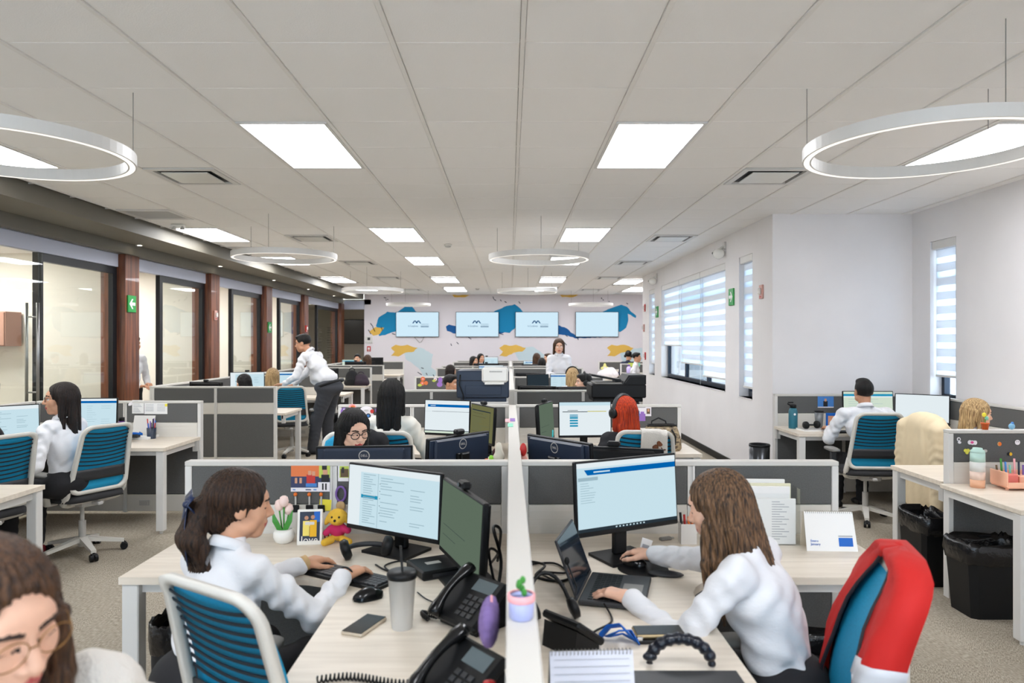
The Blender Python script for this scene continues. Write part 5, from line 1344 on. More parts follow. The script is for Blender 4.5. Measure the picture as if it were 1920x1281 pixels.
obj('lid', MB().add([(.06, -.24, 1.20), (.30, -.24, 1.20), (.30, -.24, 1.295), (.12, -.24, 1.295), (.06, .22, 1.20), (.30, .22, 1.20), (.30, .22, 1.295), (.12, .22, 1.295)], [(0, 1, 2, 3), (7, 6, 5, 4), (3, 2, 6, 7), (0, 3, 7, 4), (1, 5, 6, 2), (4, 5, 1, 0)]), M_BLACK, t)
obj('lid_trim', MB().tube([(.085, -.243, 1.215), (.135, -.243, 1.278), (.285, -.243, 1.278)], .004, 6), M_DKGREY, t)
obj('tray', MB().rbox(-.22, .06, -.2, .2, 1.20, 1.215, .003), M_GREY, t)
obj('open_cover', MB().cbox((-.10, .0, 1.262), (.30, .26, .02), Matrix.Rotation(.18, 3, 'Y')).rbox(.0, .06, -.1, .1, 1.2, 1.25, .004), M_BLACK, t)
obj('column', MB().rbox(-.18, .24, -.2, .2, .04, 1.02, .01), M_DKGREY, t)
for i in range(3): obj('drawer', MB().rbox(-.17, .23, -.212, -.2, .1+i*.28, .34+i*.28, .005), M_BLACK, t)

# ------------------------------------------------------------------ bins
def bin_(x, y, w, d, h, label, liner=True, rz=0., chrome=False, rnd=False):
    t = thing('waste_bin', label, 'bin', (x, y, 0), rz, 'waste bins')
    if rnd: obj('body', MB().lathe([(w*.44, 0), (w*.46, .01), (w*.5, h), (w*.47, h), (w*.43, .02)], 24, cap=False).lathe([(w*.44, .004), (.001, .004)], 24, cap=False), mat('dark_steel', (70, 72, 76), .25, metal=.8) if chrome else M_BLACK, t, True)
    else:
        rows = [[(sx*w/2*(.84+.16*q), sy*d/2*(.84+.16*q), h*q) for sx, sy in ((-1, -.8), (-.8, -1), (.8, -1), (1, -.8), (1, .8), (.8, 1), (-.8, 1), (-1, .8))] for q in (0, .03, .75, 1.)]
        obj('body', MB().sheet(rows, -.004 if False else .004, close_u=True).prism([(p[0]*.98, p[1]*.98) for p in rows[0]], .002, .008), M_BLACK, t)
    if chrome: obj('rim', MB().lathe([(w*.5, h-.02), (w*.52, h-.01), (w*.5, h+.006), (w*.46, h)], 24, cap=False), M_BLACK, t, True)
    if liner:
        rr = random.Random(int(x*100)); rows = []
        for (q, o, zz) in ((.90, .0, -.12), (1.05, .012, -.10), (1.08, .02, -.05), (1.06, .016, .0), (1.0, .0, .018), (.93, -.01, -.03), (.80, -.02, -.14)):
            n = 40; ring = []
            for i in range(n):
                a = 2*PI*i/n; ex = .35 if not rnd else 1.
                cx_ = math.copysign(abs(math.cos(a))**ex, math.cos(a)); sy_ = math.copysign(abs(math.sin(a))**ex, math.sin(a))
                ring.append((cx_*w/2*q*(1+rr.uniform(-.025, .025)), sy_*d/2*q*(1+rr.uniform(-.025, .025)), h+zz+rr.uniform(-.012, .012)))
            rows.append(ring)
        obj('bin_liner', MB().sheet(rows, close_u=True), M_BAG, t, True)
    return t
bin_(2.90, 4.36, .40, .28, .43, 'black bin with crumpled liner under the desk with the tumbler')
bin_(2.86, 4.95, .22, .34, .46, 'slim black bin behind the post of the magnet screen')
bin_(-1.39, 3.02, .21, .21, .47, 'tall round black bin under the front left desk', rnd=True)
bin_(1.20, 2.78, .34, .26, .46, 'black bin with shiny liner behind the brunette woman')
bin_(2.62, 7.55, .21, .21, .56, 'dark chrome round bin at the wall corner', liner=False, rnd=True, chrome=True)
bin_(-2.62, 11.05, .24, .24, .52, 'black bin beside the legs of the leaning man', rnd=True)

# ------------------------------------------------------------------ garments on chairs
def chair_sheet(P, off): return [(u, backy(u, z)+off, z) for u, z in P]
c_ = chair_vest
t = thing('safety_vest', 'red vest with dark trim and reflective stripe hung over the teal chair', 'vest', c_.location, c_.rotation_euler[2])
M_VEST = mat('red_vest_cloth', (192, 20, 14), .75, bump=.25, bscale=25); M_TRIM = mat('vest_trim', (36, 28, 36), .7)
def hwv(z): return .256-.040*max(0, min(1, (z-.5)/.5))
def vest_row(z, lift=0.):
    k = 1.0 if z < .94 else math.sqrt(max(.12, 1-((z-.94)/.135)**2))
    wo = hwv(z)*k*1.03; v = max(0, (z-.46)/.6); row = []
    for s in (-1, 1):
        wi = wo*((.93-.60*v**1.6) if s < 0 else (.88-.62*v**1.3)) if z < 1.04 else 0.
        seg = []
        for q in range(6):
            u = s*(wi+(wo-wi)*q/5); seg.append((u, backy(u*.8, min(z, 1.02))+.034+.005*math.sin(q*2.1+z*23)-(.012 if q == 5 else 0), z))
        row.append(seg)
    back = []
    for i in range(13):
        u = wo*1.03*(1-i/6); back.append((u, backy(u*.8, min(z, 1.02))-.046-.03*max(0, 1.0-z)+.010*math.sin(u*38+z*9)*min(1, max(0, 1.0-z)*4), z))
    return row, back
rows = []; L0, R0 = [], []
for z in (.46, .52, .58, .64, .70, .76, .82, .88, .93, .97, 1.0, 1.025, 1.045, 1.06):
    (lf, rt), back = vest_row(z); rows.append(rt+back+lf[::-1]); R0.append(rt[0]); L0.append(lf[0])
top = [((p[0]*.55), backy(0, 1.02)-.006+(p[1]-backy(0, 1.02))*.25, 1.068) for p in rows[-1]]
rows.append(top); rows.append([(0, top[0][1]*.5+top[9][1]*.5, 1.070)]*len(top))
vb = obj('vest_body', MB().sheet(rows, .004), M_VEST, t, True)
for E_ in (L0, R0): obj('trim', MB().tube([(p[0], p[1]+.003, p[2]) for p in E_[:12]], .006, 6), M_TRIM, vb, True)
def around(z, off):
    (lf, rt), back = vest_row(z); row = rt+back+lf[::-1]; out = []
    for i, p in enumerate(row):
        a_, b_ = Vector(row[max(i-1, 0)]), Vector(row[min(i+1, len(row)-1)]); d_ = (b_-a_).normalized(); n_ = Vector((-d_.y, d_.x, 0))
        q = Vector(p); c0 = Vector((0, backy(0, z)-.006, z))
        if n_.dot(q-c0) < 0: n_ = -n_
        out.append(tuple(q+n_*off))
    return out
rws = [around(z, .008)[9:24] for z in (.765, .785, .805, .825)]
obj('reflective_band', MB().sheet(rws, .002), mat('reflective_silver', (196, 198, 204), .3), vb, True)
obj('strap', MB().tube(around(.715, .010)[9:24], .010, 6, sq=(.4, 1.6)), M_TRIM, vb, True)
c_ = chair_coat
t = thing('cream_coat', 'long cream coat draped over the chair of the blonde woman', 'coat', c_.location, c_.rotation_euler[2])
sc_ = Sculpt(); sc_.put([ell((0, -.32, .98), (.225, .085, .10), k=.05), ell((0, -.36, .78), (.235, .075, .22), k=.06), cap((-.20, -.36, .95), (-.24, -.37, .35), .062, .060, wr=.004), cap((.20, -.36, .95), (.22, -.38, .38), .060, .055, wr=.004), ell((-.02, -.37, .52), (.20, .055, .26), k=.05), ell((.0, -.24, .92), (.19, .04, .10), k=.03)], .008, .04, lambda P: .45*folds(P*np.array([1.3, 1.3, .55])))
sc_.obj('coat_body', [mat('cream_wool', (222, 204, 170), .9, bump=.2, bscale=30)], t)
t = thing('pale_blanket', 'white blanket with a brown paw pattern over the chair of red haired woman', 'blanket', (.98, 5.35, 0), ang(.1, 1))
rows = [[(u*(1+.25*(1-z)), backy(u, min(z, 1.0))-.040-.012*math.sin(u*60+z*7)*(1.05-z)*3, z-(.02 if u > .1 else 0)) for u in (-.03, -.01, .02, .045, .07, .095, .12, .14, .15)] for z in (.70, .80, .88, .95, 1.0, 1.035)]+[[(u, backy(u, 1.0)+.035, 1.02) for u in (-.03, -.01, .02, .045, .07, .095, .12, .14, .15)]]
bl = obj('cloth', MB().sheet(rows, .006), mat('white_fleece', (226, 220, 212), .95, bump=.4, bscale=120), t, True)
for (u, z) in ((.07, .90), (.10, .93), (.13, .90), (.10, .87)): obj('patch', MB().sphere((u, backy(u, z)-.045, z), (.022, .004, .022)), mat('brown_fleece', (116, 70, 46), .95), bl, True)

# ------------------------------------------------------------------ desk things, front left
def slab(name, label, cat, c, L_, W_, H_, rz, mats, b=.003, group=None):
    t = thing(name, label, cat, c, rz, group); return t
def keyboard(c, rz, label, w=.42, d=.13):
    t = thing('keyboard', label, 'keyboard', c, rz, 'keyboards')
    obj('case', MB().prism([(-w/2, -d/2), (w/2, -d/2), (w/2, d/2), (-w/2, d/2)], 0, .012), M_BLACK, t)
    ky = MB(); cols = 15
    for r in range(5):
        for q in range(cols+4):
            x = -w/2+.012+q*(w-.024)/(cols+4); y = -d/2+.012+r*(d-.024)/5
            ky.box(x+.0012, x+(w-.024)/(cols+4)-.0012, y+.0015, y+(d-.024)/5-.0015, .012, .018)
    o = obj('keys', ky, M_DKGREY, t); o['kind'] = 'stuff'
    return t
def mouse(c, rz, label):
    t = thing('computer_mouse', label, 'mouse', c, rz, 'computer mice')
    rows = []
    for j in range(9):
        v = j/8; y = -.055+.11*v; hw_ = .031*math.sqrt(max(.02, 1-(2*v-1)**4)); zt_ = .036*math.sin(PI*(.12+.76*v))+.004
        rows.append([(hw_*math.cos(a), y, .002+zt_*math.sin(a)) for a in [PI*i/10 for i in range(11)]])
    obj('shell', MB().sheet(rows), M_BLACKG, t, True); obj('wheel', MB().cyl((-.004, .03, .034), (.004, .03, .034), .008), M_DKGREY, t)
    return t
keyboard((-.628, 2.765, ZD), math.atan2(-.21, .34), 'black keyboard under the hands of the woman with the bow')
mouse((-.497, 2.53, ZD), -1.0, 'black mouse in front of the black keyboard')
t = thing('smartphone', 'smartphone with pale edge lying on the front left desk', 'phone', (-.46, 2.28, ZD), -.36)
obj('case', MB().rbox(-.038, .038, -.077, .077, 0, .011, .004), mat('champagne', (206, 190, 168), .3), t); obj('glass', MB().rbox(-.035, .035, -.074, .074, .011, .0125, .0007), M_BLACKG, t)
t = thing('tumbler', 'clear plastic tumbler with black lid and straw on front left desk', 'tumbler', (-.34, 2.275, ZD))
obj('cup', MB().lathe([(.031, 0), (.033, .004), (.044, .165), (.045, .165), (.0425, .16), (.031, .006)], 28, cap=False).lathe([(.031, .003), (.001, .003)], 28, cap=False), mat('frosted_plastic', (236, 234, 230), .25, alpha=.6), t, True)
obj('lid', MB().lathe([(.047, .160), (.048, .172), (.044, .180), (.001, .181)], 28), M_BLACK, t, True); obj('straw', MB().tube([(.012, .0, .02), (-.004, -.004, .26)], .004, 8), M_BLACK, t, True)
t = thing('over_ear_headphones', 'black headphones lying below the mail monitor', 'headphones', (-.60, 3.02, ZD), .3)
obj('headband', MB().tube([(.085*math.cos(a), .085*math.sin(a)*.9, .035) for a in [PI*i/14 for i in range(15)]], .011, 8), M_DKGREY, t, True)
for s in (-1, 1): obj('ear_cup', MB().lathe([(.012, -.022), (.040, -.016), (.043, .006), (.032, .018)], 22, (s*.085, -.01, .043), Matrix.Rotation(PI/2+.3*s, 3, 'Y')), M_BLACK, t, True)
t = thing('mini_computer', 'flat black mini computer beside the monitor stand', 'computer', (-.29, 2.83, ZD), .5)
obj('case', MB().rbox(-.09, .09, -.09, .09, 0, .036, .006), M_BLACK, t); obj('label_strip', MB().box(-.04, .02, -.01, .02, .036, .0368), M_LTGREY, t); obj('port_row', MB().box(-.05, .05, -.0915, -.09, .01, .022), M_DKGREY, t)
# tulip pot
t = thing('tulip_pot', 'artificial pale pink tulips in a round white pot by the grey screen', 'plant', (-1.016, 3.24, ZD))
obj('pot', MB().lathe([(.026, 0), (.040, .008), (.048, .03), (.046, .05), (.036, .064), (.032, .060), (.03, .05)], 26, cap=False).lathe([(.03, .052), (.001, .052)], 26, cap=False), M_CERAMIC, t, True)
for i, (dx, dy, h_) in enumerate(((-.02, 0, .165), (.018, .01, .145), (.004, -.012, .185))):
    st = obj('stem', MB().tube([(dx*.3, dy*.3, .05), (dx, dy, h_-.02)], .0035, 6), M_LEAF, t, True)
    obj('bloom', MB().lathe([(.004, -.022), (.018, -.014), (.022, .004), (.017, .022), (.008, .028)], 12, (dx, dy, h_)), mat('tulip_pink', (244, 216, 208), .5), st, True)
for s in (-1, 1): obj('leaf', MB().sheet([[(s*.006-.012, -.02, .05), (s*.006+.012, -.02, .05)], [(s*.03-.014, -.025, .10), (s*.03+.014, -.025, .10)], [(s*.045, -.02, .15), (s*.047, -.02, .15)]], .002), M_LEAF, t)
# photo frame
t = thing('framed_photo', 'white picture frame with two people in yellow beside the tulip pot', 'picture frame', (-.89, 3.20, ZD), .12)
Rt_ = Matrix.Rotation(-.16, 3, 'X')
obj('frame', MB().rbox(-.055, .055, 0, .012, 0, .155, .003).xf(Rt_, (0, 0, 0)), M_CERAMIC, t); obj('easel', MB().box(-.02, .02, .012, .05, 0, .1), M_WHITE, t)
ph = MB().m(0).box(-.044, .044, -.001, 0, .018, .145).m(1).box(-.03, -.002, -.002, -.001, .04, .105).m(2).box(.0, .03, -.002, -.001, .036, .108).m(3)
ph.lathe([(.009, 0), (.009, .001)], 12, (-.015, -.001, .118), Matrix.Rotation(PI/2, 3, 'X')).lathe([(.009, 0), (.009, .001)], 12, (.013, -.001, .121), Matrix.Rotation(PI/2, 3, 'X')).m(4).box(.018, .044, -.0015, -.001, .10, .145)
obj('photograph', ph.xf(Rt_, (0, 0, 0)), [M_NAVY, mat('photo_pale_yellow', (240, 220, 110), .6), mat('photo_yellow', (236, 180, 20), .6), SK['tan'], M_BLUE], t)
obj('lettering', text_mb('love', .045).xf(RX, (0, -.003, .022)).xf(Rt_, (0, 0, 0)), M_CERAMIC, t)
# plush puppy
t = thing('plush_puppy', 'yellow plush puppy in a magenta shirt sitting below the monitor', 'plush toy', (-.775, 3.24, ZD))
M_PL = mat('yellow_plush', (232, 186, 62), .95, bump=.5, bscale=200)
pz = Sculpt(); pz.put([ell((0, 0, .115), (.042, .04, .038)), ell((0, -.03, .104), (.022, .02, .016)), ell((-.04, .004, .108), (.013, .018, .034), np.array(Matrix.Rotation(.5, 3, 'Y'))), ell((.04, .004, .108), (.013, .018, .034), np.array(Matrix.Rotation(-.5, 3, 'Y'))), ell((0, .01, .05), (.03, .03, .045)), cap((-.025, -.02, .018), (-.045, -.05, .014), .018, .016), cap((.03, -.02, .018), (.06, -.04, .014), .018, .016)], .003, .008)
pz.obj('body', [M_PL], t)
pz = Sculpt(); pz.put([ell((0, .008, .058), (.037, .036, .036)), cap((-.03, -.005, .065), (-.045, -.025, .05), .014, .014), cap((.03, -.005, .065), (.05, -.015, .06), .016, .016)], .003, .008); pz.obj('shirt', [mat('magenta_knit', (190, 36, 92), .9)], t)
for (x, y, z, r_) in ((-.016, -.036, .122, .005), (.016, -.036, .122, .005), (0, -.050, .110, .006)): obj('eye' if z > .115 else 'nose', MB().sphere((x, y, z), r_), M_BLACKG, t, True)
t = thing('letter_sign', 'small red word sign topped with white snow beside the plush puppy', 'sign', (-.845, 3.28, ZD+.001), .1)
obj('letters', text_mb('Cut', .06, depth=.004).xf(RX, (0, 0, .022)), mat('dark_red', (150, 30, 46), .5), t); obj('snow_cap', MB().tube([(-.05+.01*i, 0, .046+.004*math.sin(i*2)) for i in range(11)], .006, 6), M_CERAMIC, t, True)
# things pinned to the front screen
YP1 = 3.42-.0285
def pinned(name, label, cat, x0, x1, y0, y1, Yp, base, blocks=(), group='papers and pictures pinned to screens', rz=0.):
    a, b_ = at(x0, y0, Yp), at(x1, y1, Yp); cx_, cz_ = (a.x+b_.x)/2, (a.z+b_.z)/2; w_, h_ = abs(b_.x-a.x), abs(a.z-b_.z)
    t = thing(name, label, cat, (cx_, Yp-.001, cz_), 0, group)
    obj('sheet', MB().box(-w_/2, w_/2, -.0015, 0, -h_/2, h_/2).xf(Matrix.Rotation(rz, 3, 'Y'), (0, 0, 0)), base, t)
    if blocks:
        mb = MB(); ms = []
        for i, (u0, u1, v0, v1, m_) in enumerate(blocks):
            if m_ not in ms: ms.append(m_)
            mb.m(ms.index(m_)).box((u0-.5)*w_, (u1-.5)*w_, -.002-.00025*i, -.0012, (v0-.5)*h_, (v1-.5)*h_)
        obj('print', mb.xf(Matrix.Rotation(rz, 3, 'Y'), (0, 0, 0)), ms, t)
    return t
M_PO = mat('photo_orange', (224, 120, 66), .6); M_PN = mat('photo_navy', (50, 58, 96), .6); M_PS = SK['mid']; M_PK = mat('photo_black', (30, 28, 32), .6); M_PG = mat('photo_lime', (190, 206, 90), .6); M_PR = mat('photo_red', (196, 50, 44), .6); M_PB = mat('photo_blue', (70, 130, 200), .6); M_PW = mat('photo_white', (236, 232, 236), .7); M_PV = mat('photo_violet', (150, 110, 190), .6); M_PBR = mat('photo_brown', (100, 80, 56), .6)
pinned('photo_calendar', 'photo calendar page with people pinned to the front screen', 'calendar', 546, 619, 870, 921, YP1, M_PN, ((0, .72, .55, 1, M_PO), (.72, 1, .5, 1, M_PG), (.40, .62, .2, .62, M_PR), (.44, .52, .6, .76, M_PS), (.54, .62, .58, .74, M_PS), (.38, .66, .17, .3, M_PB), (.10, .16, .3, .5, M_PS), (.22, .28, .3, .5, M_PS), (.78, .98, .35, .62, M_PK), (.82, .94, .62, .8, M_PS), (.80, .92, .8, .95, M_PK), (.70, 1, 0, .34, M_PW), (.80, .84, .06, .3, M_PK), (.88, .92, .06, .3, M_PK), (0, .72, 0, .14, M_PW), (.05, .12, .05, .09, M_PB), (.38, .52, .05, .09, M_PN), (.58, .66, .05, .09, M_PB)))
pinned('polaroid', 'small instant photo pinned right of the photo calendar', 'photo', 634, 657, 871, 902, YP1, M_PW, ((.12, .88, .22, .92, M_PG), (.2, .85, .25, .75, M_PBR), (.3, .5, .5, .85, M_PK)))
pinned('sticky_note', 'yellow sticky note on the front screen above the plush', 'note', 599, 621, 936, 957, YP1, M_YELLOW, (), rz=.08)
for i, x in enumerate((555, 581, 603)):
    p = at(x, 926, YP1); t = thing('badge_clip', 'badge clip hanging with orange stud, %s of three under the photo calendar' % ('first', 'second', 'third')[i], 'clip', (p.x, YP1-.002, p.z), 0, 'badge clips')
    obj('stud', MB().sphere((0, -.008, 0), .009), M_ORANGE, t, True); obj('strap', MB().box(-.004, .004, -.006, -.003, -.05, 0), M_LTGREY, t); obj('tag', MB().rbox(-.017, .017, -.007, -.003, -.085, -.05, .002), M_BLACK, t)
p = at(640, 925, YP1); t = thing('purple_hoop', 'purple plastic hoop hanging above the plush puppy', 'keyring', (p.x, YP1-.01, p.z))
obj('hoop', MB().tube([(.022*math.cos(a), 0, .034*math.sin(a)) for a in [2*PI*i/24 for i in range(24)]], .0055, 8, closed=True), M_PURPLE, t, True); obj('charm', MB().sphere((0, -.004, -.055), (.022, .008, .022)), M_TAN, t, True)
# desk phones
def desk_phone(x, y, dx, dy, label, sc=.88, handset=True):
    t = thing('desk_phone', label, 'telephone', (x, y, ZD), ang(-dx, -dy), 'black desk phones'); t.scale = (sc, sc, sc)
    R = Matrix.Rotation(.62, 3, 'X')
    obj('stand', MB().add([(-.10, -.06, 0), (.10, -.06, 0), (.10, .10, 0), (-.10, .10, 0), (-.10, -.06, .02), (.10, -.06, .02), (.10, .085, .115), (-.10, .085, .115)], [(3, 2, 1, 0), (4, 5, 6, 7), (0, 1, 5, 4), (1, 2, 6, 5), (2, 3, 7, 6), (3, 0, 4, 7)]), M_BLACK, t)
    b_ = MB().rbox(-.115, .115, 0, .21, -.012, .022, .01).xf(R, (0, -.08, .02)); bo = obj('console', b_, M_BLACK, t)
    obj('display', MB().box(-.02, .085, .14, .19, .022, .0235).xf(R, (0, -.08, .02)), mat('lcd_grey', (96, 108, 112), .2), bo)
    for i in range(4):
        for q in range(3): obj('key', MB().rbox(-.01+q*.03, .012+q*.03, .03+i*.024, .047+i*.024, .022, .026, .001).xf(R, (0, -.08, .02)), M_DKGREY, bo)
    if handset:
        pts = [(-.085, -.01+.23*q/12, .026+.020*math.sin(PI*q/12)+.008) for q in range(13)]
        rd = [.026, .028, .026, .020, .018, .017, .017, .017, .018, .020, .026, .028, .026]
        obj('handset', MB().tube(pts, rd, 10, sq=(1.0, .75)).xf(R, (0, -.08, .02)), M_BLACKG, t, True)
        n = 120; obj('coiled_cord', MB().tube([(-.12-.06*math.sin(PI*i/n)+.010*math.cos(i*.9), -.10+.04*i/n, .014+.05*(1-i/n)*0+.010*math.sin(i*.9)) for i in range(n)], .0026, 5), M_BLACK, t, True)
    return t
desk_phone(-.125, 2.30, -.72, -.70, 'black desk phone by the spine next to the greenish monitor')
desk_phone(-.125, 1.78, -.78, -.62, 'black desk phone cut by the bottom edge, left of the spine')
t = thing('coiled_cable', 'coiled black phone cord lying at the bottom edge of front left desk', 'cable', (-.36, 1.90, ZD))
obj('coil', MB().tube([(-.15+.30*i/200+.0, .02*math.sin(i*.03)+.009*math.cos(i*.9), .011+.009*math.sin(i*.9)) for i in range(201)], .0028, 5), M_BLACK, t, True)
def cable(pts, r, label, m_=M_BLACK):
    P = [Vector(p) for p in pts]; Q = []
    for i in range(len(P)-1):
        a, b_, c, d_ = P[max(i-1, 0)], P[i], P[i+1], P[min(i+2, len(P)-1)]
        for k in range(6):
            s = k/6; Q.append(.5*((2*b_)+(c-a)*s+(2*a-5*b_+4*c-d_)*s*s+(3*b_-a-3*c+d_)*s**3))
    Q.append(P[-1]); t = thing('cable', label, 'cable', (0, 0, 0), 0, 'loose cables'); obj('wire', MB().tube(Q, r, 6), m_, t, True)
z = ZD+.006
cable([(-.30, 2.85, z), (-.42, 2.78, z), (-.50, 2.88, z), (-.44, 2.95, z), (-.38, 2.86, z), (-.47, 2.82, z), (-.54, 2.9, z)], .0035, 'tangled thin black cable beside the headphones')
cable([(-.14, 2.62, z), (-.20, 2.45, z), (-.28, 2.50, z), (-.33, 2.58, z)], .0025, 'thin dark cable on the desk near the tumbler')
cable([(-.05, 2.95, z), (-.035, 2.80, .90), (-.06, 2.66, .95), (-.03, 2.55, .86), (-.05, 2.48, z)], .006, 'thick black cable looping behind the greenish monitor')
cable([(-.08, 2.9, z), (-.045, 2.72, .84), (-.075, 2.60, .88), (-.04, 2.50, z)], .005, 'second black cable loop behind the greenish monitor')
cable([(.07, 2.95, z), (.14, 2.86, z+.01), (.10, 2.76, z), (.18, 2.70, z), (.24, 2.74, z)], .005, 'bundled black cables on the desk right of the spine')
cable([(.07, 2.90, z), (.18, 2.92, z), (.22, 2.80, z), (.12, 2.80, z), (.20, 2.66, z)], .004, 'second black cable on the desk right of the spine')
cable([(.32, 2.44, z+.01), (.33, 2.32, z), (.27, 2.24, z), (.24, 2.2, z)], .0035, 'black cable from the laptop to the desk phone')
# on the spine
t = thing('tiny_planter', 'tiny blue and pink planter with a sprout on the white spine', 'plant', (.024, 1.47, ZT))
obj('pot', MB().lathe([(.021, 0), (.025, .004), (.027, .045), (.023, .047), (.02, .04)], 22, cap=False).lathe([(.022, .038), (.001, .04)], 22, cap=False), mat('lavender_glaze', (176, 182, 226), .3), t, True)
obj('rim_band', MB().lathe([(.0275, .036), (.029, .040), (.0285, .050), (.024, .050)], 22, cap=False), M_PINK, t, True)
for i in range(5): obj('leaf', MB().sphere((.006*math.cos(i*1.3), .006*math.sin(i*1.3), .052+.007*i), (.006, .004, .008)), M_LEAF, t, True)
t = thing('purple_net_bag', 'small purple net pouch hanging on the left side of the spine', 'pouch', (-.030, 1.60, .80))
pz = Sculpt(); pz.put([ell((-.016, -.01, .215), (.022, .050, .048)), ell((-.012, .03, .235), (.015, .03, .03))], .004, .02, lambda P: .002*np.sin(P[:, 1]*300)*np.sin(P[:, 2]*300)); pz.obj('pouch', [mat('dusty_purple', (120, 98, 150), .9)], t); obj('ribbon', MB().tube([(-.010, 0, .24), (-.010, 0, .275)], .003, 6), M_PINK, t)
t = thing('pink_bottle', 'pink bottle with red cap at the bottom edge beside the spine', 'bottle', (-.042, 1.50, ZD))
obj('bottle', MB().lathe([(.001, 0), (.018, .0), (.021, .006), (.021, .16), (.014, .175), (.012, .18)], 22), M_PINK, t, True); obj('cap', MB().lathe([(.013, .178), (.013, .195), (.001, .197)], 18), M_RED, t, True)
for i, (x, yy, m_, nm) in enumerate(((952, 788, M_PINK, 'pink'), (961, 787, M_PURPLE, 'purple'), (957, 797, M_MINT, 'mint'))):
    p = atz(x, yy, ZT+.001); tag(obj('sticky_tab', MB().box(-.018, .018, -.10, .10, 0, .0012), m_, loc=(p.x, p.y, ZT+.0006*(i+1))), '%s sticky note lying on the spine behind the front screen' % nm, 'note', 'sticky notes on the spine')

# ------------------------------------------------------------------ front right desk
t = thing('laptop', 'open dark grey laptop under the brunette hand', 'laptop', (.275, 2.615, ZD), math.atan2(.305, .083)-PI/2 if False else 0.)
hx = Vector((.083, .305)).normalized(); nx = Vector((hx.y, -hx.x)); Lw, Ld = .318, .225
Mh = Matrix(((nx.x, hx.x, 0), (nx.y, hx.y, 0), (0, 0, 1)))     # local x: away from hinge, y: along hinge
obj('base', MB().rbox(0, Ld, -Lw/2, Lw/2, .004, .020, .004, Mh), M_DKGREY, t)
kb = MB()
for r_ in range(5):
    for q in range(14): kb.box(.03+r_*.019, .046+r_*.019, -Lw/2+.02+q*.0200, -Lw/2+.037+q*.0200, .020, .0225, Mh, (0, 0, 0))
o = obj('keys', kb, M_BLACK, t); o['kind'] = 'stuff'
obj('touchpad', MB().box(.135, .205, -.055, .055, .020, .0206, Mh, (0, 0, 0)), M_GREY, t)
Rl = Mh @ Matrix.Rotation(-.36, 3, 'Y')
ld = obj('lid', MB().rbox(-.008, 0, -Lw/2, Lw/2, 0, .215, .003, Rl, (0, 0, .018)), M_DKGREY, t)
obj('screen', MB().box(0, .0008, -Lw/2+.008, Lw/2-.008, .014, .208, Rl, (0, 0, .018)), mat('laptop_dark_glass', (30, 40, 52), .08), ld)
t = thing('mouse_pad', 'black mouse pad with wrist rest under the brunette far hand', 'mouse pad', (.53, 2.86, ZD), -.25)
obj('pad', MB().lathe([(.10, 0), (.10, .004), (.001, .004)], 28), M_BLACK, t); obj('wrist_rest', MB().sphere((.09, -.06, .008), (.07, .03, .012)), M_DKGREY, t, True)
mouse((.50, 2.90, ZD+.004), .9, 'black mouse on the round mouse pad')
t = thing('headset', 'black headset with boom microphone lying beside the spine', 'headset', (.155, 2.36, ZD), .2)
obj('headband', MB().tube([(-.02+.07*math.cos(a), .09*math.sin(a), .02+.10*math.sin(a)) for a in [PI*i/12 for i in range(13)]], .007, 8), M_BLACK, t, True)
obj('ear_cup', MB().lathe([(.012, -.015), (.034, -.01), (.034, .01), (.02, .016)], 18, (-.08, -.01, .035), Matrix.Rotation(1.2, 3, 'Y')), M_BLACK, t, True); obj('ear_cup', MB().lathe([(.012, -.015), (.034, -.01), (.034, .01), (.02, .016)], 18, (.05, -.02, .035), Matrix.Rotation(1.2, 3, 'Y')), M_BLACK, t, True)
bm_ = obj('microphone_boom', MB().tube([(.05, -.02, .04), (.08, .04, .08), (.06, .09, .15)], .003, 6), M_BLACK, t, True); obj('microphone_tip', MB().sphere((.06, .09, .155), (.009, .009, .014)), M_BLACK, bm_, True)
desk_phone(.19, 2.14, .75, .66, 'black desk phone seen from behind right of the spine', sc=.66, handset=False)
t = thing('flip_pad', 'white spiral flip pad with ruled page at the bottom edge right of the spine', 'notepad', (.195, 1.72, ZD), .05)
obj('cover', MB().add([(-.10, -.05, 0), (.10, -.05, 0), (.10, .0, .165), (-.10, .0, .165), (-.10, -.047, 0), (.10, -.047, 0), (.10, .003, .165), (-.10, .003, .165)], [(0, 1, 2, 3), (7, 6, 5, 4), (0, 4, 5, 1), (2, 6, 7, 3), (1, 5, 6, 2), (0, 3, 7, 4)]), mat('pad_paper', (214, 216, 228), .8), t)
obj('back_cover', MB().add([(-.10, .055, 0), (.10, .055, 0), (.10, .003, .165), (-.10, .003, .165), (-.10, .058, 0), (.10, .058, 0), (.10, .006, .165), (-.10, .006, .165)], [(3, 2, 1, 0), (4, 5, 6, 7), (0, 1, 5, 4), (2, 3, 7, 6), (1, 2, 6, 5), (0, 4, 7, 3)]), M_GREY, t)
for i in range(22): obj('spiral_ring', MB().tube([(-.095+i*.009, .0015+.007*math.cos(a), .163+.007*math.sin(a)) for a in [2*PI*k/8 for k in range(8)]], .0008, 4, closed=True), M_GREY, t)
ln = MB()
for i in range(10): ln.box(-.09, .09, -.0515+.0475*(i/10)*1.05, -.0505+.0475*(i/10)*1.05, .012+i*.0148*1.02, .0128+i*.0148*1.02)
o = obj('ruling', ln, M_PAPER2, t); o['kind'] = 'stuff'
t = thing('lanyard', 'crumpled bright blue lanyard beside the stacked phones', 'lanyard', (.325, 2.17, ZD), 0)
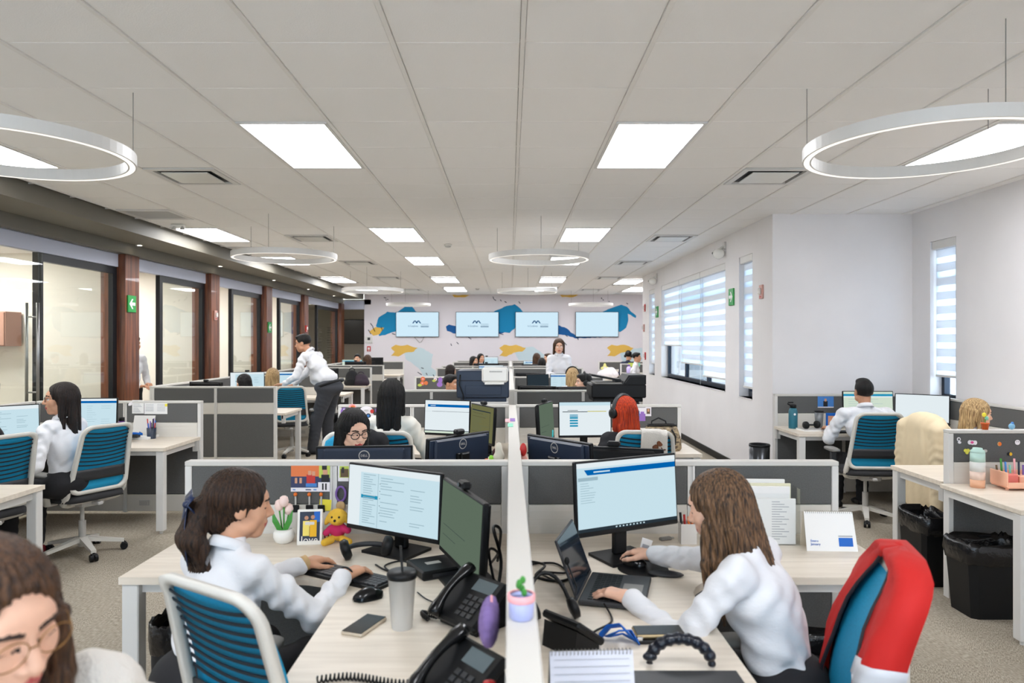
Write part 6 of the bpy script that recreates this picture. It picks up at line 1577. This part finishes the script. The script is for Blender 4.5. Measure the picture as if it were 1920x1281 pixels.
obj('ribbon', MB().tube([(-.05, .02, .008), (-.02, .04, .03), (.01, .0, .05), (.03, -.03, .035), (.05, -.01, .01), (.02, .03, .012), (-.03, -.01, .02), (.0, -.03, .045), (.04, .01, .03), (.06, -.03, .006)], .012, 8, sq=(.25, 1)), M_BLUE, t, True); obj('clip', MB().rbox(.055, .075, -.02, .01, .004, .02, .003), M_RIM, t)
t = thing('smartphone', 'smartphone with gold edge resting on a dark phone before the brunette', 'phone', (.455, 2.20, ZD+.012), 1.62)
obj('case', MB().rbox(-.037, .037, -.076, .076, 0, .011, .004), mat('gold_case', (176, 156, 118), .3, metal=.4), t); obj('glass', MB().rbox(-.034, .034, -.073, .073, .011, .0125, .0007), M_BLACKG, t)
t = thing('smartphone', 'dark phone lying under the gold edged smartphone', 'phone', (.462, 2.185, ZD), 1.58)
obj('case', MB().rbox(-.038, .038, -.078, .078, 0, .0118, .004), M_BLACK, t); obj('screen_edge', MB().box(-.030, .030, -.072, .072, .0116, .012), M_BLACKG, t)
t = thing('hair_band', 'gathered black satin hair band standing on the desk at the bottom edge', 'hair band', (.475, 2.00, ZD), -.1)
n = 60; obj('band', MB().tube([(.085*math.cos(PI*i/n)*1.0, 0, .008+.072*math.sin(PI*i/n)) for i in range(n+1)], [.016*(1 if 4 < i < 56 else .6)+.0018*math.sin(i*1.05) for i in range(n+1)], 10), mat('black_satin', (22, 26, 38), .3), t, True)
obj('bow_knot', MB().sphere((-.085, -.01, .03), (.02, .012, .012)), MATS['black_satin'], t, True)
t = thing('closed_laptop', 'closed dark laptop at the bottom edge before the brunette', 'laptop', (.46, 1.83, ZD), .0)
obj('base', MB().rbox(-.15, .15, -.105, .105, 0, .014, .004), M_BLACK, t); obj('lid', MB().rbox(-.15, .15, -.105, .105, .0145, .022, .003), M_DKGREY, t)
t = thing('tent_calendar', 'white tent desk calendar with blue month grid on front right desk', 'calendar', (1.395, 3.15, ZD), -.05)
obj('front_page', MB().add([(-.108, -.045, 0), (.108, -.045, 0), (.100, -.004, .16), (-.108, -.004, .16), (-.108, -.042, 0), (.108, -.042, 0), (.100, -.001, .16), (-.108, -.001, .16)], [(0, 1, 2, 3), (7, 6, 5, 4), (0, 4, 5, 1), (2, 6, 7, 3), (1, 5, 6, 2), (0, 3, 7, 4)]), M_PAPER, t)
obj('back_page', MB().add([(-.108, .045, 0), (.108, .045, 0), (.100, .002, .16), (-.108, .002, .16), (-.108, .048, 0), (.108, .048, 0), (.1, .005, .16), (-.108, .005, .16)], [(3, 2, 1, 0), (4, 5, 6, 7), (0, 1, 5, 4), (2, 3, 7, 6), (1, 2, 6, 5), (0, 4, 7, 3)]), mat('buff_card', (222, 214, 196), .8), t)
k_ = .041/.16; sl = lambda z: -.0457+k_*z-.0006
obj('month_grid', MB().add([(.03, sl(.02), .02), (.09, sl(.02), .02), (.09, sl(.055), .055), (.03, sl(.055), .055)], [(0, 1, 2, 3)]), M_BLUE, t)
obj('grid_header', MB().add([(.03, sl(.059), .059), (.09, sl(.059), .059), (.09, sl(.064), .064), (.03, sl(.064), .064)], [(0, 1, 2, 3)]), M_PAPER2, t)
tx = text_mb('Enero\nJanuary', .014, 'LEFT', .0003); obj('month_name', tx.xf(Matrix.Rotation(PI/2-.25, 3, 'X'), (-.09, sl(.035)-.001, .035)), M_BLUE, t)
for i in range(24): obj('spiral_ring', MB().tube([(-.1+i*.0085, .007*math.cos(a), .158+.007*math.sin(a)) for a in [2*PI*k/8 for k in range(8)]], .0008, 4, closed=True), M_GREY, t)
t = thing('document_holder', 'clear acrylic holder full of printed papers beside the tent calendar', 'document holder', (1.17, 3.27, ZD), -.05)
M_ACR = glassmat('clear_acrylic', (253, 254, 254), 1.3)
obj('acrylic_tray', MB().box(-.12, .12, -.075, -.073, 0, .23).box(-.12, .12, .04, .042, 0, .27).box(-.122, -.12, -.075, .042, 0, .25).box(.12, .122, -.075, .042, 0, .25).box(-.12, .12, -.073, .04, 0, .002), M_ACR, t)
for i, (dy, h_, dx) in enumerate(((-.066, .205, 0), (-.05, .20, .004), (-.02, .25, -.01), (.0, .26, .0), (.02, .275, -.02))):
    pg = obj('paper_stack', MB().rbox(-.105+dx, .105+dx, dy, dy+.012, .003, h_, .001), M_PAPER if i != 3 else mat('buff_paper', (226, 222, 192), .8), t)
pr_ = MB()
for i in range(16): pr_.box(.0, .035+.05*((i*7) % 5)/5, -.0668, -.0662, .19-i*.011, .193-i*.011)
for i in range(10): pr_.box(-.09, -.04, -.0668, -.0662, .12-i*.01, .122-i*.01)
o = obj('print', pr_, M_PAPER2, t); o['kind'] = 'stuff'
t = thing('pen_box', 'white pen box with orange and red pens beside the blue banner monitor', 'pen holder', (.80, 3.24, ZD), 0)
obj('box', MB().box(-.035, .035, -.03, -.028, 0, .09).box(-.035, .035, .028, .03, 0, .09).box(-.035, -.033, -.028, .028, 0, .09).box(.033, .035, -.028, .028, 0, .09).box(-.033, .033, -.028, .028, 0, .002), M_WHITE, t)
for i, (x, m_) in enumerate(((-.02, M_BLACK), (-.006, M_RED), (.01, M_ORANGE), (.024, M_ORANGE))): obj('pen', MB().tube([(x, 0, .004), (x*1.3-.006, .004*i, .135-.01*i)], .0055, 8), m_, t, True)
t = thing('usb_dongle', 'small grey adapter lying behind the blue banner monitor', 'adapter', (.71, 3.28, ZD), .4)
obj('body', MB().rbox(-.03, .03, -.012, .012, 0, .014, .004), M_GREY, t); obj('plug', MB().rbox(.03, .045, -.006, .006, .003, .010, .001), M_RIM, t)
t = thing('paper_tag', 'white paper tag leaning on the stand of the blue banner monitor', 'tag', (.56, 3.02, ZD), -.3)
obj('tag', MB().rbox(-.022, .022, 0, .002, 0, .075, .0005).xf(Matrix.Rotation(.25, 3, 'Y'), (0, 0, .005)), M_PAPER, t); obj('print', MB().box(-.014, .014, -.0008, 0, .02, .05).xf(Matrix.Rotation(.25, 3, 'Y'), (0, 0, .005)), M_PAPER2, t)

# ------------------------------------------------------------------ behind the front screen
for (x, Yp, m1, m2, h_, nm) in ((912, 3.62, M_ORANGE, mat('peach', (242, 190, 150), .6), .155, 'orange and peach marker'), (921, 3.66, mat('lime', (150, 220, 70), .6), M_MINT, .165, 'green and mint marker'), (839, 3.70, M_PAPER, mat('peach', (0, 0, 0)), .125, 'thin peach marker')):
    p = at(x, 860, Yp); t = thing('marker_pen', '%s standing upright behind the front screen' % nm, 'marker', (p.x, Yp, ZD), 0, 'markers behind the front screen')
    hh_ = h_+.16; obj('barrel', MB().lathe([(.001, 0), (.009, 0), (.010, .01), (.010, hh_-.05)], 12), m2, t, True); obj('cap', MB().lathe([(.0115, hh_-.05), (.0115, hh_-.01), (.008, hh_), (.001, hh_)], 12), m1, t, True)
p = at(937, 845, 3.75); t = thing('fabric_pouch', 'off white fabric pouch with blue print leaning on the spine behind the front screen', 'pouch', (p.x-.005, 3.75, ZD))
pz = Sculpt(); pz.put([ell((0, 0, .19), (.035, .035, .19)), ell((-.02, 0, .10), (.045, .035, .10))], .005, .03, folds); pz.obj('cloth', [mat('canvas', (216, 208, 192), .9)], t)
obj('print', MB().sphere((-.018, -.034, .27), (.02, .006, .02)), M_PB, t, True)
p = at(934, 822, 4.3); t = thing('figurine', 'little dark figurine with a pale scarf by the spine', 'figurine', (p.x-.01, 4.3, ZD))
pz = Sculpt(); pz.put([ell((0, 0, .24), (.025, .025, .03)), cap((0, 0, .02), (0, 0, .20), .028, .02)], .005, .015); pz.obj('body', [mat('plum', (92, 52, 56), .7)], t); obj('scarf', MB().tube([(.024*math.cos(a), .024*math.sin(a), .205) for a in [2*PI*i/14 for i in range(14)]], .008, 6, closed=True), M_PAPER, t, True)
p = at(981, 842, 3.78); t = thing('pink_bottle', 'pink bottle with a red charm right of the spine behind the front screen', 'bottle', (p.x, 3.78, ZD))
obj('bottle', MB().lathe([(.001, 0), (.03, 0), (.032, .01), (.032, .27), (.02, .3), (.018, .31)], 18), mat('salmon', (226, 160, 146), .4), t, True); obj('charm', MB().sphere((.0, -.02, .34), (.018, .012, .035)), M_RED, t, True)
p = at(1030, 826, 5.5); t = thing('tumbler', 'tumbler with turquoise lid and straw right of the spine', 'tumbler', (p.x+.02, 5.45, ZD))
obj('cup', MB().lathe([(.001, 0), (.035, 0), (.046, .15)], 20), M_LTGREY, t, True); obj('lid', MB().lathe([(.05, .15), (.05, .165), (.03, .172), (.001, .172)], 20), mat('turquoise', (30, 170, 180), .4), t, True); obj('straw', MB().tube([(0, 0, .1), (.004, 0, .235)], .005, 8), MATS['turquoise'], t, True)
YP2 = 6.45-.0285
p = at(1243, 830, 6.0); t = thing('handbag', 'brown patterned tote bag with dark handles right of the red haired woman', 'bag', (1.26, 5.98, ZD), .1)
def tote():
    rows = []
    for (w_, d_, z) in ((.15, .07, 0), (.165, .08, .02), (.16, .075, .10), (.135, .055, .18), (.12, .045, .21)):
        rows.append([(w_*math.copysign(abs(math.cos(a))**.5, math.cos(a)), d_*math.copysign(abs(math.sin(a))**.6, math.sin(a)), z) for a in [2*PI*i/28 for i in range(28)]])
    return MB().sheet(rows, .004, close_u=True)
m_pat = mat('monogram_canvas', (178, 158, 124), .7, rgb2=(66, 54, 44), vscale=34, vstretch=(1, 1, 2.2))
obj('body', tote(), m_pat, t, True); obj('rim', MB().tube([(.122*math.copysign(abs(math.cos(a))**.5, math.cos(a)), .047*math.copysign(abs(math.sin(a))**.6, math.sin(a)), .212) for a in [2*PI*i/28 for i in range(28)]], .007, 6, closed=True), M_BLACK, t, True)
for s in (-1, 1): obj('handle', MB().tube([(-.07, s*.06, .17), (-.06, s*.075, .235), (0, s*.08, .262), (.06, s*.075, .235), (.07, s*.06, .17)] if s > 0 else [(-.05, -.06, .18), (-.02, -.085, .12), (.04, -.09, .08), (.09, -.085, .06), (.10, -.07, .12), (.07, -.06, .18)], .007, 6), M_BLACK, t, True)
pinned('photo_print', 'pink and violet group photo pinned right of the red hair', 'photo', 1186, 1210, 764, 789, YP2, M_PV, ((0, 1, .55, 1, M_PW), (.1, .3, .1, .7, M_PINK), (.4, .55, .15, .75, M_PB), (.62, .9, .1, .7, M_PV)))
pinned('photo_print', 'small portrait photo pinned beside the group photo', 'photo', 1210, 1221, 763, 780, YP2, M_PW, ((.2, .8, .25, .85, M_PBR), (.35, .65, .5, .8, M_PS)))
# paper decorations on the left half of the second screen
def deco(name, label, px, py, Yp, shapes, cat='decoration'):
    p = at(px, py, Yp); t = thing(name, label, cat, (p.x, Yp-.002, p.z), 0, 'paper decorations on screens')
    for i, (x, z_, rx, rz_, m_) in enumerate(shapes): obj('paper_shape', MB().lathe([(1, 0), (1, .003+.0012*i), (.001, .003+.0012*i)], 18, (0, 0, 0)).xf(Matrix(((rx, 0, 0), (0, 0, -1), (0, rz_, 0))), (x, 0, z_)), m_, t)
deco('paper_skull', 'paper skull mask with flowers on the screen behind the black glasses woman', 687, 775, YP2, ((0, .02, .062, .045, M_PW), (.02, -.025, .05, .04, M_PW), (.018, -.02, .022, .022, M_PK), (.018, -.02, .013, .013, M_PB), (-.055, .015, .014, .014, M_PR), (.052, .02, .016, .018, M_PR), (-.055, .015, .006, .006, M_PW), (0, .03, .02, .006, M_LTGREY)))
deco('paper_flower', 'purple paper flower at the left end of the second screen', 644, 770, YP2, ((0, -.01, .025, .035, M_PV), (.006, .015, .016, .016, M_PURPLE), (.006, .015, .006, .006, M_PW)))
deco('paper_card', 'pink paper card on the second screen left of the skull', 661, 763, YP2, ((0, 0, .034, .028, M_PINK), (.004, .004, .02, .012, M_PO)))
deco('paper_sun', 'yellow paper face on the second screen right of the skull', 715, 767, YP2, ((.004, .01, .032, .026, mat('deco_yellow', (238, 190, 40), .7)), (-.03, -.01, .024, .026, M_PURPLE), (-.028, -.008, .010, .010, M_PR), (0, -.036, .022, .014, M_PW)))
YP4 = 11.6-.0285
deco('paper_flowers', 'three pink paper roses with a green leaf on the far left screen', 793, 716, YP4, ((0, .05, .036, .036, M_PO), (-.01, -.02, .036, .036, M_PO), (.05, -.015, .032, .032, M_PO), (-.05, -.05, .034, .022, M_PG), (0, .05, .014, .014, M_PINK), (-.01, -.02, .014, .014, M_PINK)))
deco('paper_dinosaur', 'lilac paper dinosaur with a white flower on the far left screen', 822, 716, YP4, ((.03, .03, .034, .05, M_PV), (.02, -.04, .045, .04, M_PV), (-.05, .045, .026, .026, M_PW), (-.07, .02, .03, .018, M_PG), (-.05, .045, .010, .010, M_PO)))

# ------------------------------------------------------------------ left bench things
YL = 6.86-.0285
pinned('pinned_paper', 'narrow paper sheet pinned to the left bench screen', 'paper', 248, 270, 750, 775, YL, M_PAPER, tuple((.1, .5+.08*(i % 5), .9-i*.1, .93-i*.1, M_PAPER2) for i in range(9)))
pinned('pinned_paper', 'wide paper sheet with yellow flag pinned to the left bench screen', 'paper', 271, 314, 752, 776, YL, M_PAPER, tuple((.06+.5*(i % 2), .4+.5*(i % 2), .85-(i//2)*.12, .88-(i//2)*.12, M_PAPER2) for i in range(12))+((.9, 1.0, .6, .8, M_YELLOW),))
deco('star_magnet', 'small white star magnet on the left bench screen', 245, 757, YL, ((0, 0, .016, .016, M_PW), (.010, .010, .010, .010, M_PW), (-.01, -.008, .010, .010, M_PW)), 'magnet')
p = atz(284, 822, ZD); t = thing('pen_cup', 'wire pen cup full of coloured pens on the left bench desk', 'pen holder', (p.x, p.y, ZD))
obj('cup', MB().lathe([(.038, 0), (.042, .10), (.040, .10), (.036, .004)], 18, cap=False).lathe([(.038, .003), (.001, .003)], 18, cap=False), M_NAVY, t, True)
for i in range(9): a = i*2*PI/9; obj('pen', MB().tube([(.02*math.cos(a), .02*math.sin(a), .01), (.034*math.cos(a), .034*math.sin(a), .145+.02*(i % 3))], .005, 6), (M_RED, M_BLUE, M_PURPLE, M_BLACK, M_PAPER)[i % 5], t, True)
p = atz(262, 822, ZD); t = thing('paper_tray', 'stack of papers and a white leaning folder on the left bench desk', 'paper stack', (p.x, p.y+.03, ZD))
obj('stack', MB().rbox(-.16, .12, -.11, .10, 0, .022, .002), M_PAPER, t); obj('folder', MB().rbox(-.10, .10, 0, .006, 0, .19, .002).xf(Matrix.Rotation(-.3, 3, 'X'), (-.01, .03, .022)), M_WHITE, t); obj('pink_card', MB().rbox(-.05, .05, 0, .003, .19, .25, .001).xf(Matrix.Rotation(-.3, 3, 'X'), (0, .034, .022)), M_PINK, t)
t = thing('lanyard', 'blue lanyard on a grey case on the left bench desk', 'lanyard', (p.x-.02, p.y-.09, ZD+.022)); obj('case', MB().rbox(-.10, .06, -.03, .03, 0, .03, .006), M_DKGREY, t); obj('ribbon', MB().tube([(-.1, -.02, .035), (-.03, -.04, .045), (.04, -.02, .04), (.09, .0, .03), (.05, .03, .04)], .012, 6, sq=(.4, 1)), M_BLUE, t, True)
p = at(228, 800, 6.5); t = thing('purple_bottle', 'purple water bottle behind the chair on the left bench desk', 'bottle', (p.x, 6.5, ZD)); obj('bottle', MB().lathe([(.001, 0), (.035, 0), (.037, .01), (.037, .16), (.024, .19)], 18), mat('deep_purple', (88, 44, 120), .25), t, True); obj('cap', MB().lathe([(.026, .19), (.026, .22), (.001, .222)], 16), M_BLACK, t, True)
keyboard((-3.98, 5.5, ZD), 1.4, 'black keyboard before the woman in glasses at left bench'); mouse((-3.9, 5.2, ZD), 1.5, 'black mouse on the left bench desk')
# room behind the front glass
t = thing('meeting_desk', 'white desk inside the glass room at the left edge', 'desk', (-6.2, 8.0, 0)); obj('top', MB().rbox(-.9, .6, -.4, .4, .71, .74, .003), M_WHITE, t)
for s in (-1, 1):
    for q in (-1, 1): obj('leg', leg(-.15+s*.68, q*.34, .71), M_WHITE, t)
monitor(-5.95, 8.05, -1, .25, .86, 'off', 'monitor seen edge on inside the glass room', zdesk=.74)
t = thing('wall_cabinet', 'pinkish wooden wall cabinet inside the glass room', 'cabinet', (-6.45, 9.37, 1.70)); obj('carcass', MB().rbox(-.45, .10, -.30, 0, -.12, .32, .004), mat('pink_wood', (176, 132, 116), .5), t)
for s in (0, 1): obj('door', MB().rbox(-.44+.27*s, -.175+.265*s, -.318, -.30, -.11, .31, .003), MATS['pink_wood'], t)
t = thing('paper_pile', 'pile of papers and a blue packet on the glass room desk', 'papers', (-5.75, 7.85, .74), .3)
for i in range(4): obj('sheet_bundle', MB().rbox(-.15, .15, -.10, .10, .02*i, .02*i+.019, .002, Matrix.Rotation(.12*i, 3, 'Z')), M_PAPER if i % 2 else M_TAN, t)
obj('blue_packet', MB().rbox(-.08, .06, -.08, .05, .08, .13, .008), M_PB, t)
# bags on the left bench
def bag_back(x, y, w_, h_, m_, label, name, cat):
    t = thing(name, label, cat, (x, y, ZD)); pz = Sculpt(); pz.put([ell((0, 0, h_*.42), (w_*.5, .10, h_*.45), k=.05), ell((0, -.06, h_*.28), (w_*.38, .07, h_*.24), k=.03), cap((-w_*.35, 0, .06), (w_*.35, 0, .06), .07, .07)], .009, .03); pz.obj('body', [m_], t)
    obj('handle', MB().tube([(w_*.2*math.cos(a), 0, h_*.84+h_*.16*math.sin(a)) for a in [PI*i/10 for i in range(11)]], .010, 6), m_, t, True); obj('pocket_zip', MB().tube([(-w_*.25, -.128, h_*.36), (0, -.134, h_*.39), (w_*.25, -.128, h_*.36)], .004, 5), M_DKGREY, t)
bag_back(-3.24, 14.80, .27, .36, M_BLACKCL, 'black backpack standing on the left bench desk', 'backpack', 'backpack')
bag_back(-2.97-.08, 14.78, .30, .28, mat('aubergine', (52, 38, 52), .7), 'dark purple handbag beside the black backpack', 'handbag', 'bag')

# ------------------------------------------------------------------ right bench things
YR = 4.62-.0285
for (name, label, px, py, sh) in (('clip_magnet', 'white ribbon magnet at the left of the magnet screen', 1797, 825, ((0, .006, .012, .013, M_PW), (0, .006, .006, .007, M_FABRIC), (.004, -.014, .010, .008, M_PW))),
    ('word_magnet', 'pink and white word magnet on the magnet screen', 1822, 829, ((-.014, 0, .014, .014, M_PW), (.002, -.002, .016, .014, M_PW), (.018, -.002, .012, .014, M_PW), (-.002, 0, .010, .008, mat('hot_pink', (214, 70, 140), .6)))),
    ('heart_magnet', 'yellow heart magnet on the magnet screen', 1812, 846, ((-.008, .006, .011, .011, mat('heart_yellow', (232, 226, 90), .6)), (.008, .006, .011, .011, MATS['heart_yellow']), (0, -.006, .010, .012, MATS['heart_yellow']))),
    ('silver_magnet', 'small silver magnet right of the pastel tumbler', 1846, 845, ((0, 0, .012, .010, M_LTGREY), (.006, 0, .008, .009, M_LTGREY))),
    ('square_magnet', 'orange wooden magnet on the magnet screen', 1873, 832, ((0, 0, .012, .014, M_TAN), (.003, 0, .010, .012, M_ORANGE))),
    ('smiley_magnet', 'round white smiley magnet on the magnet screen', 1907, 829, ((0, 0, .016, .016, M_PW), (-.005, .004, .002, .002, M_PK), (.005, .004, .002, .002, M_PK))),
    ('bee_magnet', 'black and yellow magnet on the magnet screen', 1893, 851, ((-.006, 0, .012, .011, M_PK), (.004, 0, .009, .011, mat('bee_yellow', (236, 186, 40), .6))))): deco(name, label, px, py, YR, sh, 'magnet')
p = at(1847, 805, 4.62); t = thing('mini_flower_pot', 'tiny orange pot with a flower on top of the magnet screen', 'plant', (p.x, 4.62, ZT)); obj('pot', MB().lathe([(.017, 0), (.023, .036), (.026, .036), (.026, .044), (.02, .044)], 18), mat('terracotta_orange', (206, 92, 34), .5), t, True)
obj('stem', MB().tube([(0, 0, .04), (.002, 0, .09)], .003, 6), M_LEAF, t); obj('flower', MB().sphere((-.006, 0, .095), (.014, .008, .014)), M_YELLOW, t, True); obj('bud', MB().sphere((.010, 0, .072), (.012, .008, .014)), M_MINT, t, True)
p = at(1897, 805, 4.62); t = thing('blue_trinket', 'little blue trinket on top of the magnet screen', 'ornament', (p.x, 4.62, ZT)); obj('body', MB().sphere((0, 0, .02), (.020, .014, .020)), mat('sky_blue', (130, 182, 214), .4), t, True); obj('crest', MB().sphere((.004, 0, .038), (.010, .008, .012)), M_PB, t, True)
t = thing('tumbler', 'pastel green to peach water tumbler on the desk by the right wall', 'tumbler', (2.905, 4.47, ZD))
for (z0_, z1_, m_, r0, r1) in ((0, .05, mat('peach_frost', (238, 182, 146), .35), .040, .041), (.05, .10, mat('pale_peach', (236, 208, 192), .35), .041, .042), (.10, .16, mat('pale_grey_frost', (222, 222, 218), .35), .042, .042), (.16, .215, mat('mint_frost', (186, 218, 208), .35), .042, .041)): obj('cup_band', MB().lathe([(r0, z0_), (r1, z1_)], 24), m_, t, True)
obj('lid', MB().lathe([(.041, .215), (.039, .228), (.028, .236), (.026, .245), (.001, .246)], 24), MATS['mint_frost'], t, True)
t = thing('desk_organiser', 'peach pink desk organiser full of pens by the right wall', 'organiser', (3.14, 4.46, ZD), 0)
M_PEA = mat('peach_plastic', (246, 190, 160), .5)
obj('tray', MB().rbox(-.12, .14, -.10, .06, .012, .02, .003).rbox(-.12, .14, -.104, -.098, .02, .05, .002).rbox(-.126, -.118, -.10, .06, .02, .11, .003).rbox(-.12, .14, .058, .064, .02, .10, .002), M_PEA, t)
obj('cup', MB().rbox(-.09, .0, -.02, .055, .02, .085, .006), mat('coral', (228, 128, 118), .5), t); obj('cup', MB().rbox(.01, .13, -.02, .055, .02, .075, .006), M_PEA, t)
for s in (-1, 1): obj('foot', MB().cyl((s*.1, -.06, 0), (s*.1, -.06, .013), .01), M_PEA, t)
for i in range(9): obj('pen', MB().tube([(-.10+.026*i, .02, .05), (-.105+.028*i, .03, .135+.02*((i*5) % 3))], .006, 7), (M_PBR, M_LEAF, M_PB, M_MINT, M_PINK, M_NAVY, M_PURPLE, M_PAPER, M_BLUE)[i], t, True)
obj('scissors', MB().tube([(-.03, -.06, .024), (.06, -.055, .024)], .005, 6).tube([(-.03, -.06, .024), (-.05, -.05, .03), (-.06, -.06, .03), (-.05, -.07, .03), (-.03, -.06, .024)], .004, 6), M_DKGREY, t)
YM = 7.74-.0285
p = at(1487, 800, 7.5); t = thing('steel_bottle', 'teal insulated bottle with black lid left of the man in white', 'bottle', (p.x, 7.5, ZD)); obj('bottle', MB().lathe([(.001, 0), (.043, 0), (.045, .01), (.045, .18), (.03, .215)], 22), mat('teal_blend', (34, 104, 122), .4), t, True); obj('cap', MB().lathe([(.032, .213), (.034, .25), (.001, .252)], 18), M_BLACK, t, True); obj('loop', MB().tube([(-.03, 0, .24), (-.055, 0, .255), (-.05, 0, .27), (0, 0, .27)], .008, 6), M_BLACK, t); obj('emblem', MB().lathe([(.012, 0), (.012, .001)], 12, (0, -.0455, .15), Matrix.Rotation(PI/2, 3, 'X')), M_PAPER, t)
p = at(1538, 800, 7.45); t = thing('grey_tumbler', 'grey steel tumbler next to the headphones of the man', 'tumbler', (p.x, 7.48, ZD)); obj('cup', MB().lathe([(.001, 0), (.034, 0), (.044, .17)], 20), mat('grey_steel', (118, 122, 126), .4, metal=.4), t, True); obj('lid', MB().lathe([(.046, .17), (.046, .185), (.001, .187)], 20), M_BLACK, t, True)
t = thing('over_ear_headphones', 'black headphones on a notebook left of the man in white', 'headphones', (3.07, 7.32, ZD+.02), .4); obj('headband', MB().tube([(.075*math.cos(a), .075*math.sin(a), .03) for a in [PI*i/12 for i in range(13)]], .009, 8), M_BLACK, t, True)
for s in (-1, 1): obj('ear_cup', MB().lathe([(.012, -.018), (.038, -.012), (.038, .01), (.02, .018)], 18, (s*.075, 0, .038), Matrix.Rotation(PI/2, 3, 'Y')), M_BLACK, t, True)
t = thing('notebook', 'pale notebook under the headphones of the man', 'notebook', (3.07, 7.32, ZD), .1); obj('pages', MB().rbox(-.12, .12, -.09, .09, 0, .017, .002), M_PAPER, t); obj('cover', MB().box(-.122, .122, -.092, .092, .017, .02), M_LTGREY, t)
pinned('photo_print', 'blue photo of a man pinned to the screen above the grey tumbler', 'photo', 1533, 1563, 743, 764, YM, M_PB, ((.35, .62, .1, .6, M_PK), (.42, .55, .55, .8, M_PS), (0, 1, 0, .08, M_PW)))
p = at(1558, 782, 7.5); t = thing('picture_stand', 'blue framed portrait beside the left arm of the man', 'picture frame', (p.x, 7.5, ZD)); obj('frame', MB().rbox(-.05, .05, 0, .012, 0, .16, .003), M_BLUE, t); obj('portrait', MB().box(-.03, .03, -.001, 0, .03, .13), M_PS, t)
desk_phone(4.05, 6.85, -.8, -.4, 'black desk phone right of the blank monitor')
keyboard((3.40, 7.15, ZD), .05, 'black keyboard in front of the man in white shirt')

# ------------------------------------------------------------------ far right odds
p = at(1140, 700, 17.5); t = thing('white_bag', 'crumpled white plastic bag on the far right bench desk', 'bag', (p.x, 17.5, ZD)); pz = Sculpt(); pz.put([ell((0, 0, .10), (.26, .15, .13)), ell((.06, 0, .2), (.12, .1, .08))], .015, .05, folds); pz.obj('bag', [M_PW], t)
p = at(1178, 700, 17.6); t = thing('lilac_bottle', 'lilac bottle on the far right bench desk', 'bottle', (p.x, 17.5, ZD)); obj('bottle', MB().lathe([(.001, 0), (.06, 0), (.06, .26), (.03, .3)], 16), mat('lilac', (196, 180, 226), .4), t, True); obj('cap', MB().lathe([(.03, .3), (.03, .35), (.001, .35)], 12), M_PURPLE, t, True)
pinned('sticky_note', 'lime sticky notes on the far right screen', 'note', 1178, 1192, 680, 687, 17.9-.03, M_PG, ()); pinned('sticky_note', 'blue sticky notes beside the lime ones on far right screen', 'note', 1192, 1200, 680, 687, 17.9-.03, M_MINT, ())
deco('paper_daisy', 'pale yellow paper daisy on the far right bench', 1134, 690, 19.9-.03, ((0, 0, .12, .05, mat('pale_lemon', (236, 232, 150), .7)), (0, .02, .05, .12, MATS['pale_lemon']), (0, 0, .04, .04, M_PW)))
